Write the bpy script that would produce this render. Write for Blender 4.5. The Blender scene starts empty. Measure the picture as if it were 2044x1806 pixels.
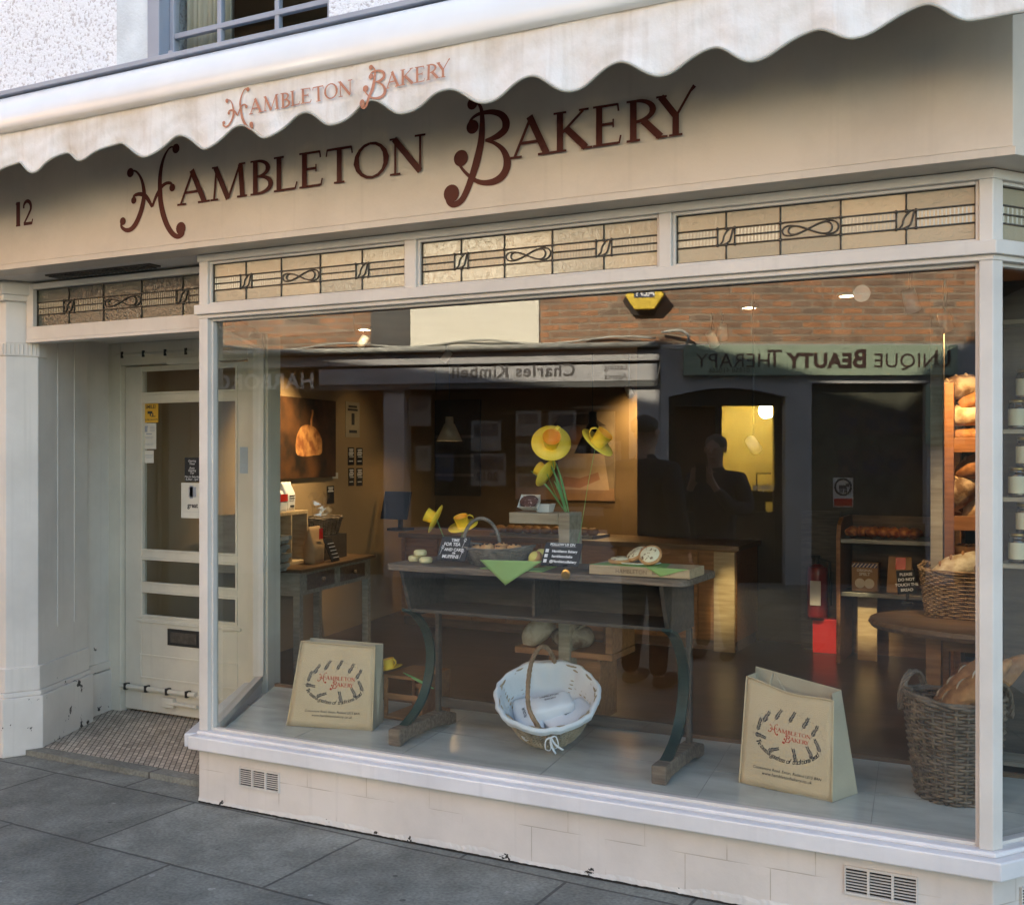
import bpy, math, random
from mathutils import Matrix, Vector, Quaternion
random.seed(7)
R = math.radians
sc = bpy.context.scene
col = sc.collection

# ---------------------------------------------------------------- camera
FPX, PCX, PCY, YAW = 2180.0, 1022.0, 905.0, R(27.3)
SN, CS = math.sin(YAW), math.cos(YAW)
CAM = (3.467, -3.680, 1.55)
cd = bpy.data.cameras.new("camera")
cam = bpy.data.objects.new("camera", cd)
col.objects.link(cam)
cam.location = CAM
cam.rotation_euler = (R(90), 0, YAW)
cd.sensor_width = 36.0
cd.lens = 36.0 * FPX / 2044.0
cd.shift_y = 2.0 / 2044.0
cd.clip_start, cd.clip_end = 0.05, 500
sc.camera = cam

# ---------------------------------------------------------------- world, sun, exposure
SUN_EL, SUN_AZ = R(29), R(-14)          # azimuth measured from +Y (behind the shop) towards +X
w = bpy.data.worlds.new("World")
sc.world = w
w.use_nodes = True
nt = w.node_tree
bg = nt.nodes["Background"]
sky = nt.nodes.new("ShaderNodeTexSky")
sky.sky_type = 'NISHITA'
sky.sun_disc = False
sky.sun_elevation = SUN_EL
sky.sun_rotation = SUN_AZ
hz_ = nt.nodes.new("ShaderNodeMix"); hz_.data_type = 'RGBA'; hz_.blend_type = 'MULTIPLY'; hz_.inputs[0].default_value = 1
hz_.inputs[7].default_value = (1.06, 1.0, .915, 1)          # thin high haze takes the edge off the blue
nt.links.new(sky.outputs[0], hz_.inputs[6]); nt.links.new(hz_.outputs[2], bg.inputs[0])
bg.inputs[1].default_value = 0.11
sd = bpy.data.lights.new("sun", 'SUN')
sd.energy = 5.0
sd.angle = R(0.5)
sd.color = (1.0, 0.86, 0.66)
sun = bpy.data.objects.new("sun", sd)
col.objects.link(sun)
sv = Vector((math.sin(SUN_AZ) * math.cos(SUN_EL), math.cos(SUN_AZ) * math.cos(SUN_EL), math.sin(SUN_EL)))
sun.rotation_euler = (-sv).to_track_quat('-Z', 'Y').to_euler()
sc.view_settings.view_transform = 'Standard'
sc.view_settings.look = 'None'
sc.view_settings.gamma = 1
sc.view_settings.exposure = 2.7
cy = sc.cycles
cy.use_denoising = True
cy.max_bounces = 10
cy.diffuse_bounces = 5
cy.glossy_bounces = 4
cy.transparent_max_bounces = 16
cy.transmission_bounces = 4
cy.caustics_reflective = False
cy.caustics_refractive = False
cy.sample_clamp_indirect = 6

# ---------------------------------------------------------------- geometry from view rays
def ray(u, v):
    a = (u - PCX) / FPX
    b = -(v - PCY) / FPX
    return (a * CS - SN, a * SN + CS, b)
def at(u, v, y):
    d = ray(u, v); t = (y - CAM[1]) / d[1]
    return Vector((CAM[0] + t * d[0], y, CAM[2] + t * d[2]))
def onz(u, v, z):
    d = ray(u, v); t = (z - CAM[2]) / d[2]
    return Vector((CAM[0] + t * d[0], CAM[1] + t * d[1], z))

# ---------------------------------------------------------------- materials
MATS = {}
def nodes_of(name):
    m = bpy.data.materials.new(name)
    m.use_nodes = True
    return m, m.node_tree.nodes, m.node_tree.links, m.node_tree.nodes["Principled BSDF"]
def L3(c): return (c[0], c[1], c[2], 1.0)
def coords(N, L, scale=(1, 1, 1), rot=(0, 0, 0), loc=(0, 0, 0)):
    tc = N.new("ShaderNodeTexCoord"); mp = N.new("ShaderNodeMapping")
    L.new(tc.outputs["Object"], mp.inputs[0])
    mp.inputs["Scale"].default_value = scale
    mp.inputs["Rotation"].default_value = rot
    mp.inputs["Location"].default_value = loc
    return mp
def mat(name, c, c2=None, rough=.6, scale=6, bump=0.0, bscale=60, metal=0, stretch=(1, 1, 1), detail=5,
        contrast=(.35, .65), coat=0, sheen=0, spec=.5, trans=0, emit=None):
    if name in MATS: return MATS[name]
    m, N, L, p = nodes_of(name)
    c2 = c2 or tuple(x * .82 for x in c)
    mp = coords(N, L, stretch)
    nz = N.new("ShaderNodeTexNoise"); nz.inputs["Scale"].default_value = scale; nz.inputs["Detail"].default_value = detail
    L.new(mp.outputs[0], nz.inputs[0])
    rp = N.new("ShaderNodeValToRGB")
    rp.color_ramp.elements[0].position = contrast[0]; rp.color_ramp.elements[0].color = L3(c2)
    rp.color_ramp.elements[1].position = contrast[1]; rp.color_ramp.elements[1].color = L3(c)
    L.new(nz.outputs[0], rp.inputs[0]); L.new(rp.outputs[0], p.inputs["Base Color"])
    p.inputs["Roughness"].default_value = rough
    p.inputs["Metallic"].default_value = metal
    p.inputs["Coat Weight"].default_value = coat
    p.inputs["Sheen Weight"].default_value = sheen
    p.inputs["Specular IOR Level"].default_value = spec
    if emit:
        p.inputs["Emission Color"].default_value = L3(emit[0]); p.inputs["Emission Strength"].default_value = emit[1]
    if bump:
        n2 = N.new("ShaderNodeTexNoise"); n2.inputs["Scale"].default_value = bscale; n2.inputs["Detail"].default_value = 4
        L.new(mp.outputs[0], n2.inputs[0])
        bp = N.new("ShaderNodeBump"); bp.inputs["Strength"].default_value = bump; bp.inputs["Distance"].default_value = .01
        L.new(n2.outputs[0], bp.inputs["Height"]); L.new(bp.outputs[0], p.inputs["Normal"])
    MATS[name] = m
    return m
def math_node(N, L, op, a, b=None):
    n = N.new("ShaderNodeMath"); n.operation = op
    for i, x in enumerate((a, b)):
        if x is None: continue
        if isinstance(x, (int, float)): n.inputs[i].default_value = x
        else: L.new(x, n.inputs[i])
    return n.outputs[0]
def mixc(N, L, f, a, b, mode='MIX'):
    n = N.new("ShaderNodeMix"); n.data_type = 'RGBA'; n.blend_type = mode
    for i, x in ((0, f), (6, a), (7, b)):
        if isinstance(x, (int, float)): n.inputs[i].default_value = x
        elif isinstance(x, tuple): n.inputs[i].default_value = L3(x)
        else: L.new(x, n.inputs[i])
    return n.outputs[2]

def glass_mat(name, r0=.075, tint=(.97, .985, .975), wav=0.0):
    m = bpy.data.materials.new(name); m.use_nodes = True
    N, L = m.node_tree.nodes, m.node_tree.links
    N.remove(N["Principled BSDF"])
    out = N["Material Output"]
    lw = N.new("ShaderNodeLayerWeight"); lw.inputs[0].default_value = .5
    p5 = math_node(N, L, 'POWER', lw.outputs["Facing"], 5.0)
    fac = math_node(N, L, 'ADD', math_node(N, L, 'MULTIPLY', p5, 1 - r0), r0)
    tr = N.new("ShaderNodeBsdfTransparent"); tr.inputs[0].default_value = L3(tint)
    gl = N.new("ShaderNodeBsdfGlossy"); gl.inputs["Roughness"].default_value = 0.0
    gl.inputs[0].default_value = (1, 1, 1, 1)
    if wav:
        mp = coords(N, L)
        nz = N.new("ShaderNodeTexNoise"); nz.inputs["Scale"].default_value = 3.0; nz.inputs["Detail"].default_value = 1
        L.new(mp.outputs[0], nz.inputs[0])
        bp = N.new("ShaderNodeBump"); bp.inputs["Strength"].default_value = wav; bp.inputs["Distance"].default_value = .01
        L.new(nz.outputs[0], bp.inputs["Height"]); L.new(bp.outputs[0], gl.inputs["Normal"])
    mx = N.new("ShaderNodeMixShader"); L.new(fac, mx.inputs[0]); L.new(tr.outputs[0], mx.inputs[1]); L.new(gl.outputs[0], mx.inputs[2])
    L.new(mx.outputs[0], out.inputs[0])
    return m
GLASS_OUT = glass_mat("window_glass", .095, wav=.003)
GLASS_IN = bpy.data.materials.new("glass_inner_face"); GLASS_IN.use_nodes = True
_n, _l = GLASS_IN.node_tree.nodes, GLASS_IN.node_tree.links
_n.remove(_n["Principled BSDF"]); _t = _n.new("ShaderNodeBsdfTransparent"); _t.inputs[0].default_value = (.96, .97, .955, 1)
_l.new(_t.outputs[0], _n["Material Output"].inputs[0])

# aged off-white shopfront paint: faint grime, brush texture, chips near the ground
def paint_mat(name, c, chips=0.0, zmax=.5, rough=.42, tile=None, yellow=.0):
    m, N, L, p = nodes_of(name)
    mp = coords(N, L)
    nz = N.new("ShaderNodeTexNoise"); nz.inputs["Scale"].default_value = 2.2; nz.inputs["Detail"].default_value = 8; nz.inputs["Roughness"].default_value = .6
    L.new(mp.outputs[0], nz.inputs[0])
    rp = N.new("ShaderNodeValToRGB"); e = rp.color_ramp.elements
    e[0].position = .3; e[0].color = L3([x * .81 for x in c]); e[1].position = .62; e[1].color = L3(c)
    L.new(nz.outputs[0], rp.inputs[0])
    colr = rp.outputs[0]
    # thin vertical run-off streaks
    mps = coords(N, L, (30, 30, 1.1))
    ns = N.new("ShaderNodeTexNoise"); ns.inputs["Scale"].default_value = 1.0; ns.inputs["Detail"].default_value = 3
    L.new(mps.outputs[0], ns.inputs[0])
    rs = N.new("ShaderNodeValToRGB"); rs.color_ramp.elements[0].position = .58; rs.color_ramp.elements[0].color = (0, 0, 0, 1)
    rs.color_ramp.elements[1].position = .8; rs.color_ramp.elements[1].color = (.5, .5, .5, 1)
    L.new(ns.outputs[0], rs.inputs[0])
    colr = mixc(N, L, rs.outputs[0], colr, tuple(x * .78 for x in c))
    hts = []
    if tile:
        tc = N.new("ShaderNodeTexCoord"); sx = N.new("ShaderNodeSeparateXYZ"); L.new(tc.outputs["Object"], sx.inputs[0])
        cb = N.new("ShaderNodeCombineXYZ"); L.new(sx.outputs[0], cb.inputs[0]); L.new(sx.outputs[2], cb.inputs[1])
        br = N.new("ShaderNodeTexBrick"); L.new(cb.outputs[0], br.inputs[0])
        br.inputs["Scale"].default_value = 1; br.inputs["Brick Width"].default_value = tile; br.inputs["Row Height"].default_value = tile * .5
        br.inputs["Mortar Size"].default_value = .0022; br.inputs["Mortar Smooth"].default_value = .3
        br.inputs["Color1"].default_value = (1, 1, 1, 1); br.inputs["Color2"].default_value = (.96, .96, .96, 1); br.inputs["Mortar"].default_value = (.66, .62, .56, 1)
        n3 = N.new("ShaderNodeTexNoise"); n3.inputs["Scale"].default_value = 5
        L.new(mp.outputs[0], n3.inputs[0])
        r3 = N.new("ShaderNodeValToRGB"); r3.color_ramp.elements[0].position = .45; r3.color_ramp.elements[1].position = .6
        L.new(n3.outputs[0], r3.inputs[0])
        colr = mixc(N, L, math_node(N, L, 'MULTIPLY', r3.outputs[0], .9), colr, mixc(N, L, 1.0, colr, br.outputs[0], 'MULTIPLY'))
        hts.append((math_node(N, L, 'MULTIPLY', math_node(N, L, 'SUBTRACT', 1.0, br.outputs["Fac"]), r3.outputs[0]), .35))
    if chips:
        tc = N.new("ShaderNodeTexCoord"); sx = N.new("ShaderNodeSeparateXYZ"); L.new(tc.outputs["Object"], sx.inputs[0])
        nc = N.new("ShaderNodeTexNoise"); nc.inputs["Scale"].default_value = 12; nc.inputs["Detail"].default_value = 5; nc.inputs["Roughness"].default_value = .65
        L.new(mp.outputs[0], nc.inputs[0])
        nb = N.new("ShaderNodeTexNoise"); nb.inputs["Scale"].default_value = 3.1; L.new(mp.outputs[0], nb.inputs[0])
        h = math_node(N, L, 'MULTIPLY', math_node(N, L, 'DIVIDE', math_node(N, L, 'SUBTRACT', zmax, sx.outputs[2]), zmax), .14)
        h = math_node(N, L, 'MINIMUM', h, .10)
        s = math_node(N, L, 'ADD', math_node(N, L, 'ADD', nc.outputs[0], h), math_node(N, L, 'MULTIPLY', nb.outputs[0], .25))
        msk = math_node(N, L, 'GREATER_THAN', s, .97 - chips)
        msk = math_node(N, L, 'MULTIPLY', msk, math_node(N, L, 'LESS_THAN', sx.outputs[2], zmax))
        colr = mixc(N, L, msk, colr, (.02, .019, .018))
        hts.append((math_node(N, L, 'SUBTRACT', 1.0, msk), .5))
    L.new(colr, p.inputs["Base Color"])
    p.inputs["Roughness"].default_value = rough
    n2 = N.new("ShaderNodeTexNoise"); n2.inputs["Scale"].default_value = 90; L.new(mp.outputs[0], n2.inputs[0])
    prev = None
    for hsock, st in [(n2.outputs[0], .10)] + hts:
        bp = N.new("ShaderNodeBump"); bp.inputs["Strength"].default_value = st; bp.inputs["Distance"].default_value = .004
        L.new(hsock, bp.inputs["Height"])
        if prev: L.new(prev, bp.inputs["Normal"])
        prev = bp.outputs[0]
    L.new(prev, p.inputs["Normal"])
    MATS[name] = m
    return m
PAINT = paint_mat("cream_paint", (.70, .655, .60))
PAINT_CHIP = paint_mat("chipped_cream_paint", (.70, .665, .62), chips=.12, zmax=.58)
PAINT_SILL = paint_mat("sill_paint", (.80, .78, .78), chips=.0, rough=.3)
PLINTH = paint_mat("painted_tile_plinth", (.74, .68, .625), chips=.05, zmax=.09, tile=.30)
FASCIA = paint_mat("fascia_paint", (.62, .55, .46), rough=.38)
DOORP = paint_mat("door_paint", (.66, .62, .52), rough=.4)
def pebble():
    m, N, L, p = nodes_of("pebbledash")
    mp = coords(N, L)
    n = N.new("ShaderNodeTexNoise"); n.inputs["Scale"].default_value = 70; n.inputs["Detail"].default_value = 6; L.new(mp.outputs[0], n.inputs[0])
    rp = N.new("ShaderNodeValToRGB"); e = rp.color_ramp.elements
    e[0].position = .36; e[0].color = (.58, .58, .60, 1); e[1].position = .47; e[1].color = (.86, .90, .94, 1)
    L.new(n.outputs[0], rp.inputs[0]); L.new(rp.outputs[0], p.inputs["Base Color"])
    bp = N.new("ShaderNodeBump"); bp.inputs["Strength"].default_value = .9; bp.inputs["Distance"].default_value = .012
    L.new(n.outputs[0], bp.inputs["Height"]); L.new(bp.outputs[0], p.inputs["Normal"])
    p.inputs["Roughness"].default_value = .8
    return m
PEBBLE = pebble()
def brick_mat(name, c1, c2, mortar, w=.24, h=.082, ms=.013, vertical=True, bump=.6, rough=.85, rot=0, noise=.3, off=.5):
    m, N, L, p = nodes_of(name)
    tc = N.new("ShaderNodeTexCoord"); sx = N.new("ShaderNodeSeparateXYZ"); L.new(tc.outputs["Object"], sx.inputs[0])
    cb = N.new("ShaderNodeCombineXYZ"); L.new(sx.outputs[0], cb.inputs[0]); L.new(sx.outputs[2 if vertical else 1], cb.inputs[1])
    mp = N.new("ShaderNodeMapping"); mp.inputs["Rotation"].default_value = (0, 0, rot); L.new(cb.outputs[0], mp.inputs[0])
    wob = N.new("ShaderNodeTexNoise"); wob.inputs["Scale"].default_value = 3; L.new(mp.outputs[0], wob.inputs[0])
    vm = N.new("ShaderNodeVectorMath"); vm.operation = 'SCALE'; L.new(wob.outputs[1], vm.inputs[0]); vm.inputs["Scale"].default_value = min(h * .18, .02)
    va = N.new("ShaderNodeVectorMath"); L.new(mp.outputs[0], va.inputs[0]); L.new(vm.outputs[0], va.inputs[1])
    br = N.new("ShaderNodeTexBrick"); L.new(va.outputs[0], br.inputs[0])
    br.offset = off
    br.inputs["Scale"].default_value = 1; br.inputs["Brick Width"].default_value = w; br.inputs["Row Height"].default_value = h
    br.inputs["Mortar Size"].default_value = ms; br.inputs["Mortar Smooth"].default_value = .2
    br.inputs["Color1"].default_value = L3(c1); br.inputs["Color2"].default_value = L3(c2); br.inputs["Mortar"].default_value = L3(mortar)
    nz = N.new("ShaderNodeTexNoise"); nz.inputs["Scale"].default_value = 4.0; nz.inputs["Detail"].default_value = 7; nz.inputs["Roughness"].default_value = .65
    L.new(tc.outputs["Object"], nz.inputs[0])
    rp = N.new("ShaderNodeValToRGB"); rp.color_ramp.elements[0].position = .3; rp.color_ramp.elements[0].color = (1 - noise, 1 - noise, 1 - noise, 1)
    rp.color_ramp.elements[1].position = .7; rp.color_ramp.elements[1].color = (1.05, 1.05, 1.05, 1); L.new(nz.outputs[0], rp.inputs[0])
    L.new(mixc(N, L, 1.0, br.outputs[0], rp.outputs[0], 'MULTIPLY'), p.inputs["Base Color"])
    fine = N.new("ShaderNodeTexNoise"); fine.inputs["Scale"].default_value = 60; fine.inputs["Detail"].default_value = 6; L.new(tc.outputs["Object"], fine.inputs[0])
    hh = math_node(N, L, 'ADD', math_node(N, L, 'SUBTRACT', 1.0, br.outputs["Fac"]), math_node(N, L, 'MULTIPLY', fine.outputs[0], .35))
    bp = N.new("ShaderNodeBump"); bp.inputs["Strength"].default_value = bump; bp.inputs["Distance"].default_value = .006
    L.new(hh, bp.inputs["Height"]); L.new(bp.outputs[0], p.inputs["Normal"])
    p.inputs["Roughness"].default_value = rough
    return m
FLAG = brick_mat("flagstone_paving", (.262, .268, .238), (.215, .22, .196), (.10, .098, .09), w=.92, h=.58, ms=.007, vertical=False, bump=.6, rough=.72, rot=R(2), noise=.5)
def weather_flags():
    N, L = FLAG.node_tree.nodes, FLAG.node_tree.links
    p = N["Principled BSDF"]; src = p.inputs["Base Color"].links[0].from_socket
    tc = N.new("ShaderNodeTexCoord")
    v = N.new("ShaderNodeTexVoronoi"); v.inputs["Scale"].default_value = 6.5; L.new(tc.outputs["Object"], v.inputs[0])
    n = N.new("ShaderNodeTexNoise"); n.inputs["Scale"].default_value = 30; n.inputs["Detail"].default_value = 6; L.new(tc.outputs["Object"], n.inputs[0])
    d = math_node(N, L, 'ADD', v.outputs["Distance"], math_node(N, L, 'MULTIPLY', n.outputs[0], .05))
    spot_ = math_node(N, L, 'LESS_THAN', d, .10)
    sel = N.new("ShaderNodeSeparateColor"); L.new(v.outputs["Color"], sel.inputs[0])
    lightm = math_node(N, L, 'MULTIPLY', spot_, math_node(N, L, 'GREATER_THAN', sel.outputs[0], .62))
    darkm = math_node(N, L, 'MULTIPLY', spot_, math_node(N, L, 'LESS_THAN', sel.outputs[0], .25))
    c = mixc(N, L, math_node(N, L, 'MULTIPLY', lightm, .75), src, (.34, .34, .32)); c = mixc(N, L, math_node(N, L, 'MULTIPLY', darkm, .6), c, (.03, .03, .03))
    g = N.new("ShaderNodeTexNoise"); g.inputs["Scale"].default_value = 75; g.inputs["Detail"].default_value = 3; L.new(tc.outputs["Object"], g.inputs[0])
    r = N.new("ShaderNodeValToRGB"); r.color_ramp.elements[0].position = .3; r.color_ramp.elements[0].color = (.72, .72, .72, 1); r.color_ramp.elements[1].position = .7; r.color_ramp.elements[1].color = (1.2, 1.2, 1.2, 1)
    L.new(g.outputs[0], r.inputs[0]); c = mixc(N, L, 1.0, c, r.outputs[0], 'MULTIPLY')
    b1 = N.new("ShaderNodeTexNoise"); b1.inputs["Scale"].default_value = 1.7; b1.inputs["Detail"].default_value = 8; b1.inputs["Roughness"].default_value = .7; L.new(tc.outputs["Object"], b1.inputs[0])
    r2 = N.new("ShaderNodeValToRGB"); r2.color_ramp.elements[0].position = .35; r2.color_ramp.elements[0].color = (.70, .70, .68, 1); r2.color_ramp.elements[1].position = .65; r2.color_ramp.elements[1].color = (1.15, 1.16, 1.15, 1)
    L.new(b1.outputs[0], r2.inputs[0]); c = mixc(N, L, 1.0, c, r2.outputs[0], 'MULTIPLY')
    L.new(c, p.inputs["Base Color"])
weather_flags()
MOSAIC = brick_mat("lobby_mosaic", (.66, .60, .50), (.40, .345, .28), (.09, .078, .065), w=.052, h=.026, ms=.003, vertical=False, bump=.5, rough=.5, rot=R(52), noise=.35, off=.5)
BRICK = brick_mat("weathered_brick", (.56, .27, .13), (.26, .19, .14), (.37, .31, .23), bump=.7, noise=.45)
BRICK2 = brick_mat("sooty_brick", (.30, .14, .09), (.16, .085, .06), (.40, .35, .28), bump=.7, noise=.5)
WOODFLOOR = brick_mat("dark_floorboards", (.075, .04, .022), (.045, .024, .014), (.012, .008, .006), w=1.4, h=.11, ms=.002, vertical=False, bump=.2, rough=.28, rot=R(-6), noise=.4)
def wood(name, c, c2, rough=.5, scale=5, stretch=(1, 9, 9), bump=.15, coat=0):
    return mat(name, c, c2, rough=rough, scale=scale, stretch=stretch, bump=bump, bscale=12, contrast=(.3, .7), coat=coat)
OLDWOOD = wood("weathered_oak", (.24, .18, .13), (.09, .068, .05), rough=.7, scale=7, bump=.5)
DESKWOOD = wood("dark_desk_wood", (.085, .068, .052), (.04, .032, .026), rough=.55, scale=6)
PALEWOOD = wood("pale_board_wood", (.52, .40, .25), (.36, .26, .15), rough=.55)
ORANGEWOOD = wood("orange_pine", (.34, .165, .065), (.22, .10, .04), rough=.45)
BROWNWOOD = wood("brown_table_wood", (.20, .12, .065), (.11, .065, .035), rough=.4)
GREYWOOD = wood("grey_beam_wood", (.38, .34, .26), (.25, .21, .15), rough=.7)
IRON = mat("green_cast_iron", (.014, .042, .036), (.010, .026, .023), rough=.5, scale=9, spec=.3)
WICKER = mat("brown_wicker", (.34, .22, .12), (.17, .105, .055), rough=.6, scale=22, bump=.4)
WICKER_G = mat("grey_wicker", (.26, .235, .20), (.13, .115, .095), rough=.65, scale=22, bump=.4)
WICKER_P = mat("pale_wicker", (.42, .35, .24), (.24, .19, .12), rough=.6, scale=22, bump=.4)
WICKER_D = mat("dark_wicker", (.20, .15, .105), (.09, .07, .05), rough=.65, scale=22, bump=.4)
JUTE = mat("jute_cloth", (.62, .495, .32), (.54, .43, .27), rough=.85, scale=3, bump=.35, bscale=260)
JUTE_SIDE = mat("jute_gusset", (.52, .46, .34), (.44, .385, .28), rough=.85, scale=4, bump=.3, bscale=240)
CLOTH = mat("white_liner_cloth", (.72, .76, .80), (.60, .64, .69), rough=.9, scale=3, bump=.35, bscale=14)
PARCEL = mat("white_paper_parcel", (.78, .80, .84), (.68, .71, .76), rough=.5, scale=4, bump=.35, bscale=10)
MARBLE = mat("pale_marble", (.66, .68, .635), (.46, .48, .445), rough=.18, scale=3.2, stretch=(1, 2.2, 1), detail=9, contrast=(.35, .7))
YELLOW = mat("yellow_paper_card", (1.0, .74, .08), (.98, .70, .06), rough=.55, scale=3)
ORANGE = mat("orange_card_inside", (.90, .44, .035), (.88, .40, .03), rough=.6, scale=3)
LEAF = mat("green_paper_leaf", (.22, .50, .20), (.15, .38, .14), rough=.5, scale=12)
NAPKIN = mat("green_napkin", (.30, .48, .17), (.26, .42, .14), rough=.85, scale=6, bump=.2, bscale=200)
BLACK = mat("chalkboard_black", (.014, .015, .019), (.01, .011, .014), rough=.55, scale=20)
DARK = mat("dark_void", (.02, .017, .014), rough=.8)
CHALK = mat("white_chalk", (.85, .86, .88), (.7, .71, .73), rough=.8, scale=60)
BUN = mat("pale_muffin", (.74, .68, .38), (.62, .54, .26), rough=.7, scale=18, bump=.3)
CRUST = mat("bread_crust", (.42, .21, .07), (.20, .085, .03), rough=.65, scale=14, bump=.6, bscale=40)
CRUST_D = mat("dark_floured_crust", (.40, .34, .26), (.13, .08, .045), rough=.8, scale=12, bump=.6, bscale=40, contrast=(.42, .58))
FLOURY = mat("floury_loaf", (.62, .55, .42), (.34, .24, .13), rough=.85, scale=10, bump=.5, contrast=(.4, .6))
SCONE = mat("scone_dough", (.62, .36, .15), (.42, .19, .07), rough=.7, scale=16, bump=.5)
CURRANT = mat("dark_currant", (.03, .015, .01), rough=.5)
PALEBUN = mat("pasty_yellow", (.72, .66, .18), (.58, .40, .12), rough=.6, scale=8, contrast=(.3, .5))
LEADING = mat("lead_came", (.10, .085, .07), (.065, .055, .045), rough=.5, scale=30, metal=.3, bump=.4)
BROWNLET = mat("maroon_sign_paint", (.085, .015, .011), (.07, .012, .009), rough=.45, spec=.2)
REDLET = mat("terracotta_print", (.50, .22, .14), (.45, .20, .12), rough=.7)
REDINK = mat("red_print", (.55, .06, .035), (.5, .055, .03), rough=.7)
INK = mat("dark_print", (.045, .045, .05), (.03, .03, .035), rough=.7)
BRASS = mat("aged_brass", (.55, .40, .16), (.40, .28, .10), rough=.28, metal=1)
IRONB = mat("black_ironwork", (.025, .023, .022), (.015, .014, .013), rough=.5)
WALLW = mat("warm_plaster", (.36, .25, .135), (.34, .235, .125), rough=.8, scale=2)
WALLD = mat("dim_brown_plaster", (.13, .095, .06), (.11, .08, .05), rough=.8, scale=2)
CEIL = mat("brown_ceiling", (.17, .12, .08), (.14, .095, .065), rough=.7, scale=2)
GREYP = mat("grey_opposite_render", (.42, .43, .44), (.34, .35, .36), rough=.75, scale=2.5, bump=.3)
WHITEP = mat("white_limewash", (.90, .88, .76), (.86, .84, .72), rough=.8, scale=3, bump=.3)
SLATE = mat("slate_grey_render", (.10, .11, .11), (.075, .08, .08), rough=.8, scale=3)
GUTTER = mat("lead_gutter", (.58, .60, .55), (.30, .31, .28), rough=.7, scale=9, stretch=(1, 4, 4), bump=.5)
SIGNGREEN = mat("sage_sign_board", (.32, .40, .30), (.28, .36, .265), rough=.5, scale=3)
SIGNBROWN = mat("brown_sign_letters", (.05, .025, .02), rough=.6)
GREYLET = mat("grey_sign_letters", (.06, .06, .065), rough=.5)
WHITEM = mat("white_metal", (.84, .83, .80), (.79, .78, .75), rough=.24, scale=4, coat=.3)
GREYFRAME = mat("blue_grey_window_paint", (.33, .36, .42), (.29, .32, .38), rough=.45, scale=5)
CURTAIN = mat("net_curtain", (.62, .62, .52), (.50, .50, .42), rough=.9, scale=3, stretch=(14, 1, .6))
PAPER = mat("white_paper", (.68, .66, .60), (.60, .58, .52), rough=.7, scale=8)
PAPERB = mat("kraft_paper", (.38, .25, .13), (.30, .19, .10), rough=.7, scale=8, bump=.3, bscale=10)
EGGBOX = mat("grey_pulp_eggbox", (.42, .42, .38), (.32, .32, .29), rough=.9, scale=18, bump=.4)
RED = mat("red_enamel", (.55, .02, .015), (.5, .018, .012), rough=.25, coat=.5)
BLUE = mat("dark_blue_card", (.03, .05, .10), rough=.5)
CAMYEL = mat("amber_sticker", (.70, .42, .05), (.66, .38, .04), rough=.4)
HEXYEL = mat("yellow_alarm_cover", (.85, .62, .06), rough=.4)
STEEL = mat("dull_steel", (.30, .30, .29), (.24, .24, .23), rough=.35, metal=.8)
NAVY = mat("navy_jacket", (.018, .021, .032), (.012, .014, .022), rough=.85, scale=12, bump=.3, bscale=30)
BLACKCL = mat("black_trousers", (.014, .014, .016), rough=.9)
SKIN = mat("skin", (.46, .28, .20), (.42, .25, .175), rough=.55)
HAIR = mat("grey_brown_hair", (.10, .085, .07), (.06, .05, .04), rough=.7, scale=50)
TARMAC = mat("road_tarmac", (.055, .055, .055), (.04, .04, .04), rough=.9, scale=30, bump=.5, bscale=150)
def stain_glass(name, base, var, rough, bump, reed=False):
    m, N, L, p = nodes_of(name)
    tc = N.new("ShaderNodeTexCoord")
    at_ = N.new("ShaderNodeAttribute"); at_.attribute_name = "tone"
    colr = mixc(N, L, at_.outputs["Fac"], base, var)
    L.new(colr, p.inputs["Base Color"])
    p.inputs["Roughness"].default_value = rough
    p.inputs["Specular IOR Level"].default_value = .9
    p.inputs["Coat Weight"].default_value = .5; p.inputs["Coat Roughness"].default_value = .05
    if reed:
        wv = N.new("ShaderNodeTexWave"); wv.inputs["Scale"].default_value = 26; wv.inputs["Distortion"].default_value = 0
        L.new(tc.outputs["Object"], wv.inputs[0]); h = wv.outputs["Fac"]
    else:
        nz = N.new("ShaderNodeTexNoise"); nz.inputs["Scale"].default_value = 45; nz.inputs["Detail"].default_value = 3; nz.inputs["Distortion"].default_value = 1.5
        L.new(tc.outputs["Object"], nz.inputs[0]); h = nz.outputs[0]
    bp = N.new("ShaderNodeBump"); bp.inputs["Strength"].default_value = bump; bp.inputs["Distance"].default_value = .006
    L.new(h, bp.inputs["Height"]); L.new(bp.outputs[0], p.inputs["Normal"]); L.new(bp.outputs[0], p.inputs["Coat Normal"])
    return m
SG = stain_glass("rolled_cathedral_glass", (.46, .39, .26), (.25, .25, .19), .18, .28)
SGR = stain_glass("reeded_glass", (.42, .37, .26), (.30, .285, .21), .22, .22, True)
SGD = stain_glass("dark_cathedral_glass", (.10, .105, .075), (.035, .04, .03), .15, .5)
SGDR = stain_glass("dark_reeded_glass", (.18, .17, .12), (.06, .062, .045), .15, .5, True)

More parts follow.
